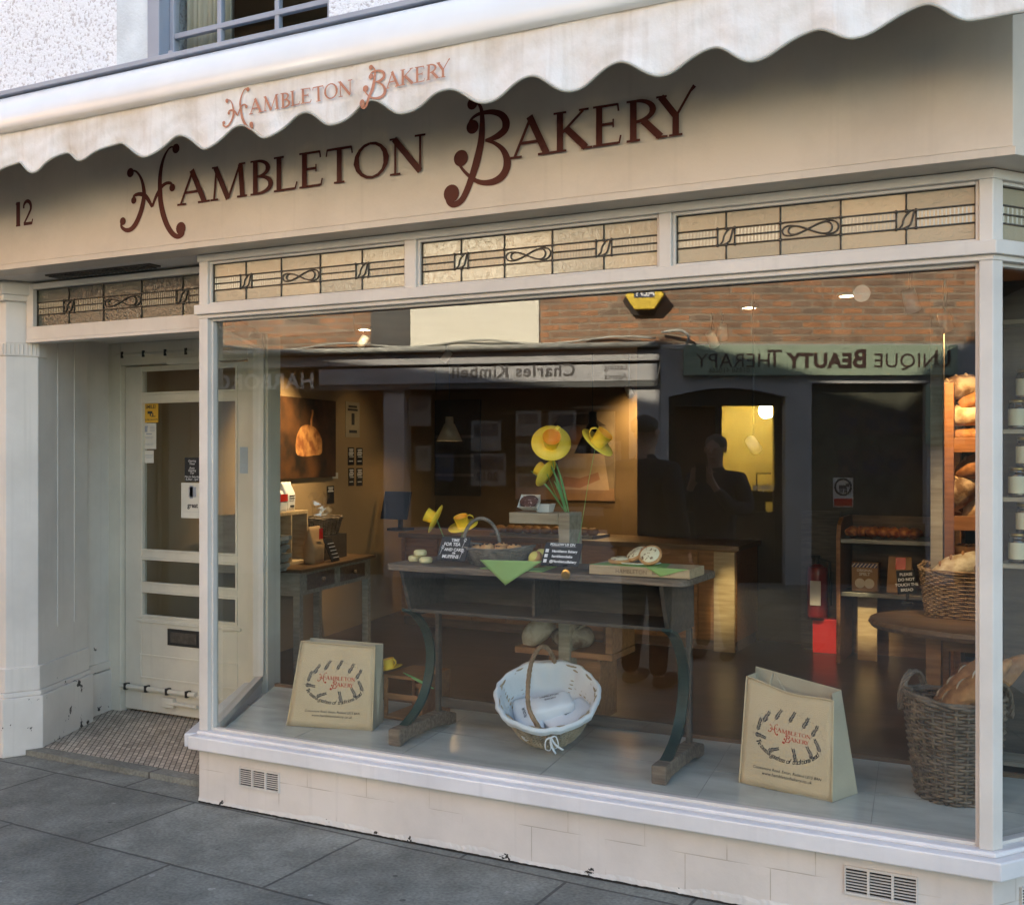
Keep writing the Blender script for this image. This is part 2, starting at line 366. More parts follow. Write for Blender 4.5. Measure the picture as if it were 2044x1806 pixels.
# ---------------------------------------------------------------- mesh builder
WM = {}
class B:
    def __init__(s): s.v, s.f, s.mi, s.T = [], [], [], None; s.cur = 0
    def add(s, vs, fs):
        o = len(s.v)
        if s.T is not None: vs = [s.T @ Vector(x) for x in vs]
        s.v += [tuple(x) for x in vs]; s.f += [tuple(i + o for i in q) for q in fs]; s.mi += [s.cur] * len(fs)
        return s
    def bb(s, x0, x1, y0, y1, z0, z1, taper=0):
        t = taper
        return s.add([(x0, y0, z0), (x1, y0, z0), (x1, y1, z0), (x0, y1, z0), (x0 + t, y0 + t, z1), (x1 - t, y0 + t, z1), (x1 - t, y1 - t, z1), (x0 + t, y1 - t, z1)],
              [(0, 3, 2, 1), (4, 5, 6, 7), (0, 1, 5, 4), (1, 2, 6, 5), (2, 3, 7, 6), (3, 0, 4, 7)])
    def beam(s, a, b, w, h, up=(0, 0, 1)):
        a, b = Vector(a), Vector(b); d = (b - a); ln = d.length; d.normalize()
        u = Vector(up); sd_ = d.cross(u)
        if sd_.length < 1e-4: sd_ = d.cross(Vector((1, 0, 0)))
        sd_.normalize(); u = sd_.cross(d)
        vs = []
        for p in (a, b):
            for i, j in ((-1, -1), (1, -1), (1, 1), (-1, 1)): vs.append(p + sd_ * (w / 2 * i) + u * (h / 2 * j))
        return s.add(vs, [(0, 1, 2, 3), (7, 6, 5, 4), (0, 4, 5, 1), (1, 5, 6, 2), (2, 6, 7, 3), (3, 7, 4, 0)])
    def prism(s, pts, z0, z1):
        n = len(pts)
        vs = [(p[0], p[1], z0) for p in pts] + [(p[0], p[1], z1) for p in pts]
        return s.add(vs, [tuple(range(n))[::-1], tuple(range(n, 2 * n))] + [(i, (i + 1) % n, n + (i + 1) % n, n + i) for i in range(n)])
    def prism3(s, pts, off):
        n = len(pts); off = Vector(off)
        vs = [Vector(p) for p in pts] + [Vector(p) + off for p in pts]
        return s.add(vs, [tuple(range(n))[::-1], tuple(range(n, 2 * n))] + [(i, (i + 1) % n, n + (i + 1) % n, n + i) for i in range(n)])
    def tube(s, pts, r, n=8, closed=False, flat=1.0):
        pts = [Vector(p) for p in pts]; m = len(pts)
        rs = r if isinstance(r, (list, tuple)) else [r] * m
        vs = []; prev = None
        for i, p in enumerate(pts):
            a = pts[(i - 1) % m] if (closed or i > 0) else p
            b = pts[(i + 1) % m] if (closed or i < m - 1) else p
            d = (b - a)
            if d.length < 1e-9: d = Vector((0, 0, 1))
            d.normalize()
            if prev is None:
                u = d.orthogonal().normalized()
            else:
                u = prev - d * prev.dot(d)
                u = u.normalized() if u.length > 1e-6 else d.orthogonal().normalized()
            prev = u; w_ = d.cross(u)
            for k in range(n):
                an = 2 * math.pi * k / n
                vs.append(p + u * (math.cos(an) * rs[i]) + w_ * (math.sin(an) * rs[i] * flat))
        fs = []
        for i in range(m if closed else m - 1):
            j = (i + 1) % m
            for k in range(n):
                fs.append((i * n + k, i * n + (k + 1) % n, j * n + (k + 1) % n, j * n + k))
        if not closed: fs += [tuple(range(n))[::-1], tuple(range((m - 1) * n, m * n))]
        return s.add(vs, fs)
    def lathe(s, prof, c=(0, 0, 0), n=32, M=None, cap=False, sx=1, sy=1):
        vs = []
        for r, z in prof:
            for k in range(n):
                a = 2 * math.pi * k / n
                p = Vector((r * math.cos(a) * sx, r * math.sin(a) * sy, z))
                if M is not None: p = M @ p
                vs.append(p + Vector(c))
        fs = []
        for i in range(len(prof) - 1):
            for k in range(n):
                fs.append((i * n + k, i * n + (k + 1) % n, (i + 1) * n + (k + 1) % n, (i + 1) * n + k))
        if cap: fs += [tuple(range(n))[::-1], tuple(range((len(prof) - 1) * n, len(prof) * n))]
        return s.add(vs, fs)
    def blob(s, c, r, M=None, n=18, m=10, lump=.0, seed=0, flatb=0.0):
        rx, ry, rz = r if isinstance(r, (tuple, list)) else (r, r, r)
        rnd = random.Random(seed); ph = [rnd.uniform(0, 6.28) for _ in range(6)]
        vs = []; c = Vector(c)
        def pt(th, fi):
            x, y, z = math.cos(th) * math.sin(fi), math.sin(th) * math.sin(fi), math.cos(fi)
            k = 1 + lump * (math.sin(3 * x * 2 + ph[0]) * math.sin(2.5 * y * 2 + ph[1]) + .6 * math.sin(7 * z + ph[2]) * math.sin(6 * x + ph[3]) + .4 * math.sin(11 * y + ph[4]))
            if flatb and z < -flatb: z = -flatb
            p = Vector((x * rx * k, y * ry * k, z * rz * k))
            return (M @ p if M is not None else p) + c
        vs.append(pt(0, 0))
        for i in range(1, m):
            for k in range(n): vs.append(pt(2 * math.pi * k / n, math.pi * i / m))
        vs.append(pt(0, math.pi))
        fs = [(0, 1 + k, 1 + (k + 1) % n) for k in range(n)]
        for i in range(m - 2):
            for k in range(n):
                a = 1 + i * n
                fs.append((a + k, a + n + k, a + n + (k + 1) % n, a + (k + 1) % n))
        e = len(vs) - 1; a = 1 + (m - 2) * n
        fs += [(e, a + (k + 1) % n, a + k) for k in range(n)]
        return s.add(vs, fs)
    def ribbon(s, pts, ws, place, thick=.0, caps=True):
        """flat stroke: 2D points with widths mapped by place(x, z, depth)"""
        n = len(pts); Lf, Rt = [], []
        for i in range(n):
            a = pts[max(0, i - 1)]; b = pts[min(n - 1, i + 1)]
            dx, dz = b[0] - a[0], b[1] - a[1]; l = math.hypot(dx, dz) or 1
            w2 = (ws[i] if isinstance(ws, (list, tuple)) else ws) / 2
            Lf.append((pts[i][0] - dz / l * w2, pts[i][1] + dx / l * w2)); Rt.append((pts[i][0] + dz / l * w2, pts[i][1] - dx / l * w2))
        vs = [place(*p) for p in Lf] + [place(*p) for p in Rt]
        return s.add(vs, [(i, i + 1, n + i + 1, n + i) for i in range(n - 1)])
    def disc(s, c, r, place, n=20):
        vs = [place(c[0] + r * math.cos(2 * math.pi * k / n), c[1] + r * math.sin(2 * math.pi * k / n)) for k in range(n)]
        return s.add(vs, [tuple(range(n))])
    def build(s, name, mats, parent=None, local=False, smooth=False, bevel=0.0, subsurf=0, tone=None):
        me = bpy.data.meshes.new(name)
        vs = s.v
        if parent is not None and not local:
            inv = WM.get(parent.name, Matrix()).inverted()
            vs = [tuple(inv @ Vector(p)) for p in vs]
        me.from_pydata(vs, [], s.f)
        for m in (mats if isinstance(mats, (list, tuple)) else [mats]): me.materials.append(m)
        me.polygons.foreach_set("material_index", s.mi)
        if smooth: me.polygons.foreach_set("use_smooth", [True] * len(me.polygons))
        if tone is not None:
            a = me.attributes.new("tone", 'FLOAT', 'FACE')
            a.data.foreach_set("value", tone)
        me.update()
        o = bpy.data.objects.new(name, me); col.objects.link(o)
        if parent is not None:
            o.parent = parent; WM[o.name] = WM.get(parent.name, Matrix())
        if smooth == 'auto':
            me.polygons.foreach_set("use_smooth", [True] * len(me.polygons))
        if bevel:
            bm_ = o.modifiers.new("edge", 'BEVEL'); bm_.width = bevel; bm_.segments = 2; bm_.limit_method = 'ANGLE'; bm_.angle_limit = R(40)
        if subsurf:
            q = o.modifiers.new("sub", 'SUBSURF'); q.levels = subsurf; q.render_levels = subsurf
        return o
def tag(o, label=None, cat=None, group=None, kind=None):
    if label: o["label"] = label
    if cat: o["category"] = cat
    if group: o["group"] = group
    if kind: o["kind"] = kind
    return o
def thing(name, label, cat, loc=(0, 0, 0), group=None, rz=0):
    o = bpy.data.objects.new(name, None); col.objects.link(o)
    o.empty_display_size = .1
    o.location = loc; o.rotation_euler = (0, 0, rz)
    WM[o.name] = Matrix.Translation(Vector(loc)) @ Matrix.Rotation(rz, 4, 'Z')
    return tag(o, label, cat, group)
def dup(root, loc, rot=None, label=None, scale=None):
    r = root.copy(); col.objects.link(r); r.location = loc
    if rot is not None: r.rotation_euler = rot
    if scale: r.scale = scale
    if label: r["label"] = label
    for ch in root.children:
        c = ch.copy(); col.objects.link(c); c.parent = r
        for g in ch.children:
            d = g.copy(); col.objects.link(d); d.parent = c
    return r
def lerp(a, b, t): return a + (b - a) * t
def spline(pts, n=6):
    """Catmull-Rom through points (any dimension)"""
    P = [pts[0]] + list(pts) + [pts[-1]]; out = []
    for i in range(1, len(P) - 2):
        for k in range(n):
            t = k / n
            out.append(tuple(.5 * (2 * P[i][d] + (P[i + 1][d] - P[i - 1][d]) * t + (2 * P[i - 1][d] - 5 * P[i][d] + 4 * P[i + 1][d] - P[i + 2][d]) * t * t
                      + (3 * P[i][d] - P[i - 1][d] - 3 * P[i + 1][d] + P[i + 2][d]) * t ** 3) for d in range(len(pts[0]))))
    out.append(tuple(pts[-1])); return out
def text(name, s, size, M, m, parent, align='CENTER', shear=0, bold=0, space=1.0, local=False):
    cu = bpy.data.curves.new(name, 'FONT'); cu.body = s; cu.size = size; cu.align_x = align; cu.shear = shear
    cu.offset = bold; cu.space_character = space; cu.resolution_u = 3
    tmp = bpy.data.objects.new("tmp_text", cu); col.objects.link(tmp)
    bpy.context.view_layer.update()
    me = bpy.data.meshes.new_from_object(tmp.evaluated_get(bpy.context.evaluated_depsgraph_get()))
    bpy.data.objects.remove(tmp); bpy.data.curves.remove(cu)
    me.name = name
    X = M if local else WM.get(parent.name, Matrix()).inverted() @ M
    me.transform(X); me.materials.clear(); me.materials.append(m)
    o = bpy.data.objects.new(name, me); col.objects.link(o); o.parent = parent; WM[o.name] = WM.get(parent.name, Matrix())
    return o
def texts(name, items, m, parent, local=False):
    """several lines as ONE mesh; items: (string, size, matrix, kwargs)"""
    obs = []
    for s, size, M, kw in items: obs.append(text(name, s, size, M, m, parent, local=local, **kw))
    vs, fs = [], []
    for o in obs:
        k = len(vs); vs += [tuple(v.co) for v in o.data.vertices]; fs += [tuple(i + k for i in p.vertices) for p in o.data.polygons]
        me = o.data; bpy.data.objects.remove(o); bpy.data.meshes.remove(me)
    me = bpy.data.meshes.new(name); me.from_pydata(vs, [], fs); me.materials.append(m)
    o = bpy.data.objects.new(name, me); col.objects.link(o); o.parent = parent; WM[o.name] = WM.get(parent.name, Matrix())
    return o
def frame_to(o, xd, zd):
    """matrix with text x along xd, text y along zd, placed at o"""
    x = Vector(xd).normalized(); z_ = Vector(zd).normalized(); n = x.cross(z_)
    M = Matrix.Identity(4)
    for i in range(3): M[i][0], M[i][1], M[i][2], M[i][3] = x[i], z_[i], n[i], o[i]
    return M

# ---------------------------------------------------------------- serif sign letters, drawn as strokes
def glyph(ch):
    T, t, s = .155, .065, .05
    def srf(x0, x1, y): return ([(x0, y), (x1, y)], s)
    bz = lambda x: s / 2
    if ch == 'A': return .80, [([(.07, .02), (.40, 1.0)], .065), ([(.37, 1.02), (.71, .02)], T), ([(.19, .36), (.60, .36)], t), srf(-.02, .22, .022), srf(.54, .86, .022)]
    if ch == 'M': return 1.0, [([(.10, .02), (.17, .97)], .065), ([(.14, .98), (.50, .0)], T), ([(.50, .0), (.83, .98)], .065), ([(.84, .97), (.90, .02)], T), srf(0, .22, .022), srf(.75, 1.03, .022), srf(.04, .2, .975), srf(.8, .98, .975)]
    if ch == 'B': return .66, [([(.14, .02), (.14, .98)], T), (arc(.20, .745, .30, .225, 90, -90), (t, .09, T, .09, t)), (arc(.20, .275, .38, .25, 90, -90), (t, .10, T + .01, .10, t)), srf(0, .25, .022), srf(0, .25, .975)]
    if ch == 'L': return .64, [([(.14, .02), (.14, .98)], T), ([(.1, .03), (.58, .03)], .06), ([(.59, .02), (.64, .22)], .045), srf(0, .28, .975), srf(0, .2, .022)]
    if ch == 'E': return .66, [([(.14, .02), (.14, .98)], T), ([(.1, .03), (.58, .03)], .06), ([(.59, .01), (.63, .21)], .045), ([(.1, .97), (.56, .97)], .06), ([(.56, .99), (.58, .80)], .045), ([(.14, .52), (.45, .52)], t), ([(.46, .42), (.46, .63)], .04), srf(0, .2, .022), srf(0, .2, .975)]
    if ch == 'T': return .74, [([(.37, .02), (.37, .95)], T), ([(.03, .96), (.71, .96)], .065), ([(.03, .98), (.0, .78)], .045), ([(.71, .98), (.74, .78)], .045), srf(.22, .52, .022)]
    if ch == 'O': return .94, [(arc(.47, .5, .40, .47, 95, 455), (t, .09, T + .015, .09, t, .09, T + .015, .09, t))]
    if ch == 'N': return .92, [([(.16, .02), (.16, .96)], .06), ([(.13, .98), (.77, .02)], T), ([(.77, .02), (.77, .98)], .06), srf(.03, .29, .022), srf(.02, .2, .975), srf(.64, .90, .975)]
    if ch == 'K': return .80, [([(.14, .02), (.14, .98)], T), ([(.18, .46), (.64, .96)], .06), ([(.28, .56), (.70, .03)], T), srf(0, .28, .022), srf(0, .28, .975), srf(.55, .76, .975), srf(.6, .84, .022)]
    if ch == 'R': return .78, [([(.14, .02), (.14, .98)], T), (arc(.20, .72, .34, .25, 90, -90), (t, .10, T, .10, t)), ([(.34, .48), (.70, .03)], T), srf(0, .28, .022), srf(0, .2, .975), srf(.6, .84, .022)]
    if ch == 'Y': return .84, [([(.42, .02), (.42, .50)], T), ([(.08, .98), (.43, .46)], T), ([(.43, .46), (.74, 1.0), (.84, 1.12)], (.06, .06, .10)), srf(.27, .57, .022), srf(-.02, .22, .975)]
    if ch == '1': return .30, [([(.15, .02), (.15, 1.0)], T), srf(.02, .28, .022), ([(.02, .9), (.17, .98)], .06)]
    if ch == '2': return .62, [([(.04, .70)] + arc(.27, .72, .24, .26, 160, -30) + [(.30, .35), (.06, .06)], None), ([(.04, .05), (.58, .05)], .09), ([(.57, .02), (.62, .22)], .045)]
    return .5, []
def arc(cx, cy_, rx, ry, a0, a1, n=16):
    return [(cx + rx * math.cos(R(lerp(a0, a1, k / n))), cy_ + ry * math.sin(R(lerp(a0, a1, k / n)))) for k in range(n + 1)]
def widths(spec, n):
    if spec is None: return [lerp(.06, .11, math.sin(math.pi * k / max(1, n - 1))) for k in range(n)]
    if isinstance(spec, (int, float)): return [spec] * n
    m = len(spec) - 1; out = []
    for k in range(n):
        q = k / (n - 1) * m; i = min(int(q), m - 1); out.append(lerp(spec[i], spec[i + 1], q - i))
    return out
def letter(b, ch, x0, x1, z0, h, put, depth, wk=1.0):
    wd, strokes = glyph(ch); sx = (x1 - x0) / wd
    for pts, ws in strokes:
        depth[0] += .00012
        d = depth[0]
        w_ = [wk * q * (h + sx) / 2 for q in widths(ws, len(pts))]
        b.ribbon([(x0 + p[0] * sx, z0 + p[1] * h) for p in pts], w_, lambda x, z: put(x, z, d))
FZ = 2.627; FH = .143
Z1 = lambda X, Y: (X / 2.95, Y / 2.95)
def fas(u, v):
    p = at(u, v, -.125); return (p.x, p.z)
def swash_H():
    q = lambda L_: [fas(*Z1(x, y)) for x, y in L_]
    return [(q([(1030, 868), (1000, 868), (972, 905), (952, 960), (940, 1030), (938, 1100), (943, 1190), (960, 1270), (985, 1335), (1015, 1378), (1045, 1393), (1072, 1380), (1078, 1355)]), (.006, .010, .020, .026, .030, .026, .02, .012)),
            (q([(760, 1005), (795, 1008), (822, 1040), (838, 1085), (845, 1140), (840, 1190), (825, 1250), (800, 1310), (770, 1348), (738, 1355), (712, 1335), (712, 1305)]), (.006, .012, .022, .028, .026, .018, .010)),
            (q([(785, 1182), (785, 1155), (815, 1143), (850, 1152), (872, 1180), (893, 1218)]), (.008, .014, .02, .02, .014)),
            (q([(893, 1218), (915, 1160), (945, 1105), (975, 1080), (1003, 1080), (1015, 1100)]), (.012, .018, .016, .014, .008))], \
           [(fas(*Z1(1033, 875)), .021), (fas(*Z1(1062, 1345)), .028), (fas(*Z1(765, 1017)), .021), (fas(*Z1(720, 1303)), .018), (fas(*Z1(785, 1180)), .016), (fas(*Z1(1012, 1105)), .017)]
def swash_B():
    o = lambda X, Y: (675.6 + X / 2.95, Y / 2.95)
    q = lambda L_: [fas(*o(x, y)) for x, y in L_]
    return [(q([(790, 598), (818, 608), (838, 640), (845, 700), (843, 780), (835, 850), (815, 940), (795, 1010), (778, 1060), (755, 1120), (730, 1170), (700, 1198), (668, 1205), (643, 1188), (634, 1155)]), (.006, .014, .026, .032, .028, .026, .022, .010)),
            (q([(785, 765), (768, 735), (782, 702), (812, 678), (850, 665), (905, 660), (955, 675), (983, 712), (980, 760), (945, 795), (905, 815), (862, 828)]), (.006, .010, .014, .022, .032, .026, .010)),
            (q([(862, 828), (915, 842), (965, 880), (990, 935), (988, 990), (960, 1040), (910, 1070), (850, 1076), (800, 1060), (755, 1025), (720, 985), (700, 945), (705, 920)]), (.008, .018, .032, .030, .020, .014, .010, .006))], \
           [(fas(*o(787, 612)), .022), (fas(*o(788, 748)), .026), (fas(*o(720, 932)), .031), (fas(*o(664, 1140)), .034)]
LET = [('A', 355, 414), ('M', 420, 491), ('B', 500, 546), ('L', 547, 593), ('E', 598, 646), ('T', 652, 704), ('O', 707, 777), ('N', 777, 852),
       ('A', 1021, 1101), ('K', 1106, 1180), ('E', 1185, 1243), ('R', 1252, 1328), ('Y', 1313, 1388)]
def logo(b, put, kx=1.0):
    depth = [0.0]
    for sw in (swash_H, swash_B):
        strokes, balls = sw()
        for pts, ws in strokes:
            depth[0] += .00012; d = depth[0]
            pts = spline(pts, 5)
            b.ribbon(pts, widths(ws, len(pts)), lambda x, z: put(x, z, d))
        for c, r in balls:
            depth[0] += .00012; d = depth[0]
            b.disc(c, r, lambda x, z: put(x, z, d))
    for ch, u0, u1 in LET:
        v = 370 - (u0 - 380) * .18
        letter(b, ch, at(u0, v, -.125).x, at(u1, v, -.125).x, FZ, FH, put, depth)

# ================================================================ GROUND
b = B(); b.bb(-30, 30, -30, 12, -.25, 0)
tag(b.build("pavement", FLAG), kind="structure")
b = B(); b.bb(-1.62, 0.0, .24, 1.3, 0.001, .03)
tag(b.build("lobby_floor", MOSAIC), kind="structure")
b = B(); b.bb(-1.40, -.001, .16, .2395, 0.001, .0285); tag(b.build("lobby_threshold", FLAG), kind="structure")
b = B(); b.bb(-2.9, 4.8, 1.04, 6.4, -.06, .02); b.bb(-.5, 3.9, .98, 1.04, -.06, .02)
tag(b.build("shop_floor", WOODFLOOR), kind="structure")

# ================================================================ BAKERY BUILDING
shop = thing("shop_building", "cream painted bakery shopfront with wide display window and maroon fascia lettering", "shop building", (0, 0, 0))
CX = 3.24; D2 = Vector((.583, .812)); N2 = Vector((.812, -.583)); RL = 1.5
def band_pts(off, x0, inner):
    def c(o): return (CX + o * .5135, -o)
    def e(o): return (CX + D2.x * RL + N2.x * o, D2.y * RL + N2.y * o)
    return [(x0, -off), c(off), e(off), e(-inner), c(-inner), (x0, inner)]
def band(b, off, z0, z1, x0, inner=.06): b.prism(band_pts(off, x0, inner), z0, z1)
TR = Matrix.Translation((CX, 0, 0)) @ Matrix.Rotation(math.atan2(D2.y, D2.x), 4, 'Z')   # return wall: local x along it, y inwards
# plinth (runs round the corner and along the splayed lobby side)
b = B(); band(b, 0, -.02, .245, 0.0, .25)
b.prism([(0, 0), (.1, .06), (-.40, 1.0), (-.52, .96)], -.02, .245)
pl = b.build("plinth", PLINTH, shop, bevel=.004)
rnd_ = random.Random(12)
for T_, x1_, nm_ in ((None, CX, "front"), (None, 0, "")):
    if not nm_: continue
    b = B(); n_ = 260; vs_ = []
    h_ = .015
    for k in range(n_ + 1):
        x = lerp(.0, x1_, k / n_); h_ = max(.008, min(.030, h_ + rnd_.uniform(-.004, .004))); o_ = rnd_.uniform(.002, .005)
        vs_ += [(x, -.001, h_ + .012), (x, -o_, h_), (x, -o_ - .001, .007 + rnd_.uniform(0, .003)), (x, -.0005, .008)]
    b.add(vs_, [(k * 4 + q, k * 4 + q + 1, k * 4 + q + 5, k * 4 + q + 4) for k in range(n_) for q in range(3)])
    b.build("crumbling_render_edge", PAINT_CHIP, pl)
    b = B(); b.bb(0, x1_, -.004, -.0004, 0, .008); b.build("ground_gap", DARK, pl)
def vent(p0, p1, T=None, parent=pl):
    """three-bay louvred air brick"""
    x0, z0, x1, z1 = p0[0], p0[1], p1[0], p1[1]
    b = B(); b.T = T
    b.cur = 1; b.bb(x0 + .004, x1 - .004, -.001, .004, z0 + .004, z1 - .004); b.cur = 0
    b.bb(x0, x1, -.009, -.001, z1 - .008, z1); b.bb(x0, x1, -.009, -.001, z0, z0 + .008)
    wd = (x1 - x0)
    for k in range(4): b.bb(x0 + wd * k / 3 - (.004 if k else 0), x0 + wd * k / 3 + (.004 if k < 3 else 0), -.0095, -.001, z0 + .008, z1 - .008)
    n = 8
    for k in range(3):
        for j in range(1, n):
            z = lerp(z0 + .008, z1 - .008, j / n)
            b.bb(x0 + wd * k / 3 + .0045, x0 + wd * (k + 1) / 3 - .0045, -.007, -.002, z - .0016, z + .0016)
    return b.build("air_vent", [PAINT, DARK], parent)
vent((.236, .105), (.455, .192)); vent((2.795, .112), (3.02, .205)); vent((.12, .10), (.34, .19), TR)
# sill
b = B(); band(b, .05, .245, .305, -.02, .08); band(b, .018, .305, .322, -.0, .08)
b.prism([(-.06, -.03), (.02, .04), (-.47, .98), (-.56, .94)], .2445, .3045)
b.build("sill", PAINT_SILL, shop, bevel=.006)
# display ledge of pale stone slabs inside the window
b = B(); b.prism([(.05, .075), (3.17, .075), (3.17 + .62, .95), (-.36, .95)], .20, .30)
b.prism([(.0, .09), (3.18, .09), (3.74, .96), (-.44, .96)], -.02, .198)
ld = b.build("display_ledge", [MARBLE], shop)
b = B()
for x in (.42, .98, 1.62, 2.25, 2.86): b.beam((x, .09, .3004), (x - .10, .93, .3004), .0022, .0012)
b.beam((-.2, .55, .3004), (3.4, .50, .3004), .003, .0012)
b.build("slab_joint", mat("slab_grout", (.30, .31, .29), rough=.8), ld)
b = B(); b.bb(-.36, 3.86, .952, .975, -.0, .315); b.build("ledge_upstand", BROWNWOOD, shop)
# window frame
b = B()
b.bb(0, .05, 0, .07, .322, 2.425)                                   # left post
b.prism([(3.20, .0), (3.24, 0), (3.24 + D2.x * .045, D2.y * .045), (3.24 + D2.x * .045 - .05, D2.y * .045 + .035), (3.20, .07)], .322, 2.425)
band(b, .02, 2.165, 2.208, -.012, .06); band(b, .004, 2.148, 2.165, -.004, .05)
band(b, .006, 2.40, 2.43, -.006, .06)
for x0, x1 in ((1.086, 1.138), (2.153, 2.20)): b.bb(x0, x1, -.002, .06, 2.208, 2.40)
wf = b.build("window_frame", PAINT, shop, bevel=.003)
b = B()   # beads round the stained lights and the great pane
def bead(b, x0, x1, z0, z1, y0, y1, w=.011, T=None):
    b.T = T
    b.bb(x0, x0 + w, y0, y1, z0, z1); b.bb(x1 - w, x1, y0, y1, z0, z1)
    b.bb(x0 + w, x1 - w, y0, y1, z1 - w, z1); b.bb(x0 + w, x1 - w, y0, y1, z0, z0 + w); b.T = None
LIGHTS = [(.05, 1.086), (1.138, 2.153), (2.20, 3.20)]
for x0, x1 in LIGHTS: bead(b, x0, x1, 2.208, 2.40, .012, .05)
bead(b, .05, 3.20, .322, 2.148, .022, .048, .012)
bead(b, .05, 1.3, 2.208, 2.40, .012, .05, T=TR); bead(b, .05, 1.3, .322, 2.148, .022, .048, .012, T=TR)
b.build("glazing_bead", PAINT, wf, bevel=.002)
def pane(name, x0, x1, z0, z1, y, parent, T=None):
    b = B(); b.T = T; b.bb(x0, x1, y, y + .006, z0, z1); b.mi = [1, 1, 0, 1, 1, 1]
    return b.build(name, [GLASS_OUT, GLASS_IN], parent)
pane("window_pane", .055, 3.195, .328, 2.143, .050, wf)
pane("window_pane", .06, 1.3, .328, 2.143, .050, wf, TR)
TS = Matrix.Translation((.03, .07, 0)) @ Matrix.Rotation(math.atan2(.91, -.52), 4, 'Z')   # splayed lobby side
SL = math.hypot(.91, .52)
b = B(); b.T = TS @ Matrix.Scale(-1, 4, (0, 1, 0)); b.bb(0.02, SL, -.003, .003, .34, 2.12); b.mi = [0, 0, 1, 0, 1, 0]
b.f = [q[::-1] for q in b.f]
b.build("side_pane", [GLASS_OUT, GLASS_IN], wf)
b = B(); b.T = TS; b.bb(0, SL, -.02, .02, .305, .34); b.bb(SL - .03, SL + .03, -.03, .03, .34, 2.2); b.bb(0, SL, -.02, .02, 2.12, 2.2)
b.build("side_frame", PAINT, shop, bevel=.003)

# leaded lights
def leaded(x0, x1, z0, z1, y, parent, T=None, gl=(SG, SGR), seed=1, gapw=.012):
    W, H = x1 - x0, z1 - z0
    rnd = random.Random(seed)
    X = lambda f: x0 + W * f
    Zf = lambda f: z0 + H * f
    zu, zm, zl = .655, .49, .32
    v = (.182, .374, .578, .788)
    hw = .031
    b = B(); tone = []
    def cell(fa, fb, ga, gb, k):
        b.cur = k
        b.add([(X(fa), y, Zf(ga)), (X(fb), y, Zf(ga)), (X(fb), y, Zf(gb)), (X(fa), y, Zf(gb))], [(0, 1, 2, 3)])
        tone.append(rnd.random())
    xs = [0] + list(v) + [1]
    for i in range(5):
        cell(xs[i], xs[i + 1], zu, 1, 0); cell(xs[i], xs[i + 1], 0, zl, 0)
    segs = [(0, v[0] - hw), (v[0] + hw, v[1]), (v[2], v[3] - hw), (v[3] + hw, 1)]
    for a, c in segs:
        cell(a, c, zm, zu, 1); cell(a, c, zl, zm, 1)
    for a in (v[0], v[3]): cell(a - hw, a + hw, zl, zu, 0)
    cell(v[1], v[2], zl, zu, 0)
    b.T = T
    vs = b.v; b.v = []; fs = b.f; b.f = []; mi = b.mi; b.mi = []
    b.add(vs, fs); b.mi = mi
    g = b.build("stained_light", list(gl), parent, tone=tone)
    b = B(); b.T = T
    yl = y - .003; r = .0029
    def line(fa, ga, fb, gb, rr=r): b.tube([(X(fa), yl, Zf(ga)), (X(fb), yl, Zf(gb))], rr, 6)
    for q in v:
        line(q, zu, q, 1); line(q, 0, q, zl)
    line(v[1], zl, v[1], zu); line(v[2], zl, v[2], zu)
    line(0, zu, 1, zu); line(0, zl, 1, zl)
    for a, c in segs: line(a, zm, c, zm)
    for a in (v[0], v[3]):
        line(a - hw, zl, a - hw, zu); line(a + hw, zl, a + hw, zu)
        c1 = [(a - .018, zl), (a - .006, zl + .08), (a - .002, .5), (a + .006, zu - .08), (a + .02, zu)]
        b.tube([(X(p[0] - .006), yl, Zf(p[1])) for p in spline(c1, 5)], .003, 5)
        b.tube([(X(p[0] + .007), yl, Zf(p[1] - .0)) for p in spline([(a - .018, zl), (a + .004, zl + .06), (a + .012, .5), (a + .016, zu - .06), (a + .02, zu)], 5)], .003, 5)
    cx_, hw2 = (v[1] + v[2]) / 2, (v[2] - v[1]) / 2 * .93
    hh = (zu - zl) / 2 * .86; cz = (zu + zl) / 2
    for sgn, ro in ((1, .78), (1, 1.0)):
        pts = []
        for k in range(40):
            t = 2 * math.pi * k / 40
            pts.append((X(cx_ + hw2 * ro * math.cos(t)), yl - (.001 if ro < 1 else 0), Zf(cz - hh * (1.25 if ro < 1 else 1.0) * math.sin(2 * t) * (.8 if ro == 1.0 else .55) - hh * .15 * math.sin(t))))
        b.tube(pts, .003, 5, closed=True)
    for q in v:
        for gz in (zu, zl): b.blob((X(q), yl - .001, Zf(gz)), (.0065, .005, .0065), n=8, m=5)
    for a in (v[0], v[3]):
        for gz in (zu, zl):
            for e in (-hw, hw): b.blob((X(a + e), yl - .001, Zf(gz)), (.006, .005, .006), n=8, m=5)
    for fx in (0, 1): line(fx, 0, fx, 1, .004)
    line(0, 0, 1, 0, .004); line(0, 1, 1, 1, .004)
    b.build("lead_came", LEADING, g, smooth=True)
for i, (x0, x1) in enumerate(LIGHTS): leaded(x0 + .011, x1 - .011, 2.219, 2.389, .03, shop, seed=i + 3)
leaded(.061, 1.289, 2.219, 2.389, .03, shop, TR, seed=9)
# box behind the lights (blind box that closes the fascia off from the shop)
b = B(); band(b, -.062, 2.17, 2.43, .0, .075); b.build("light_box_back", WALLW, shop)

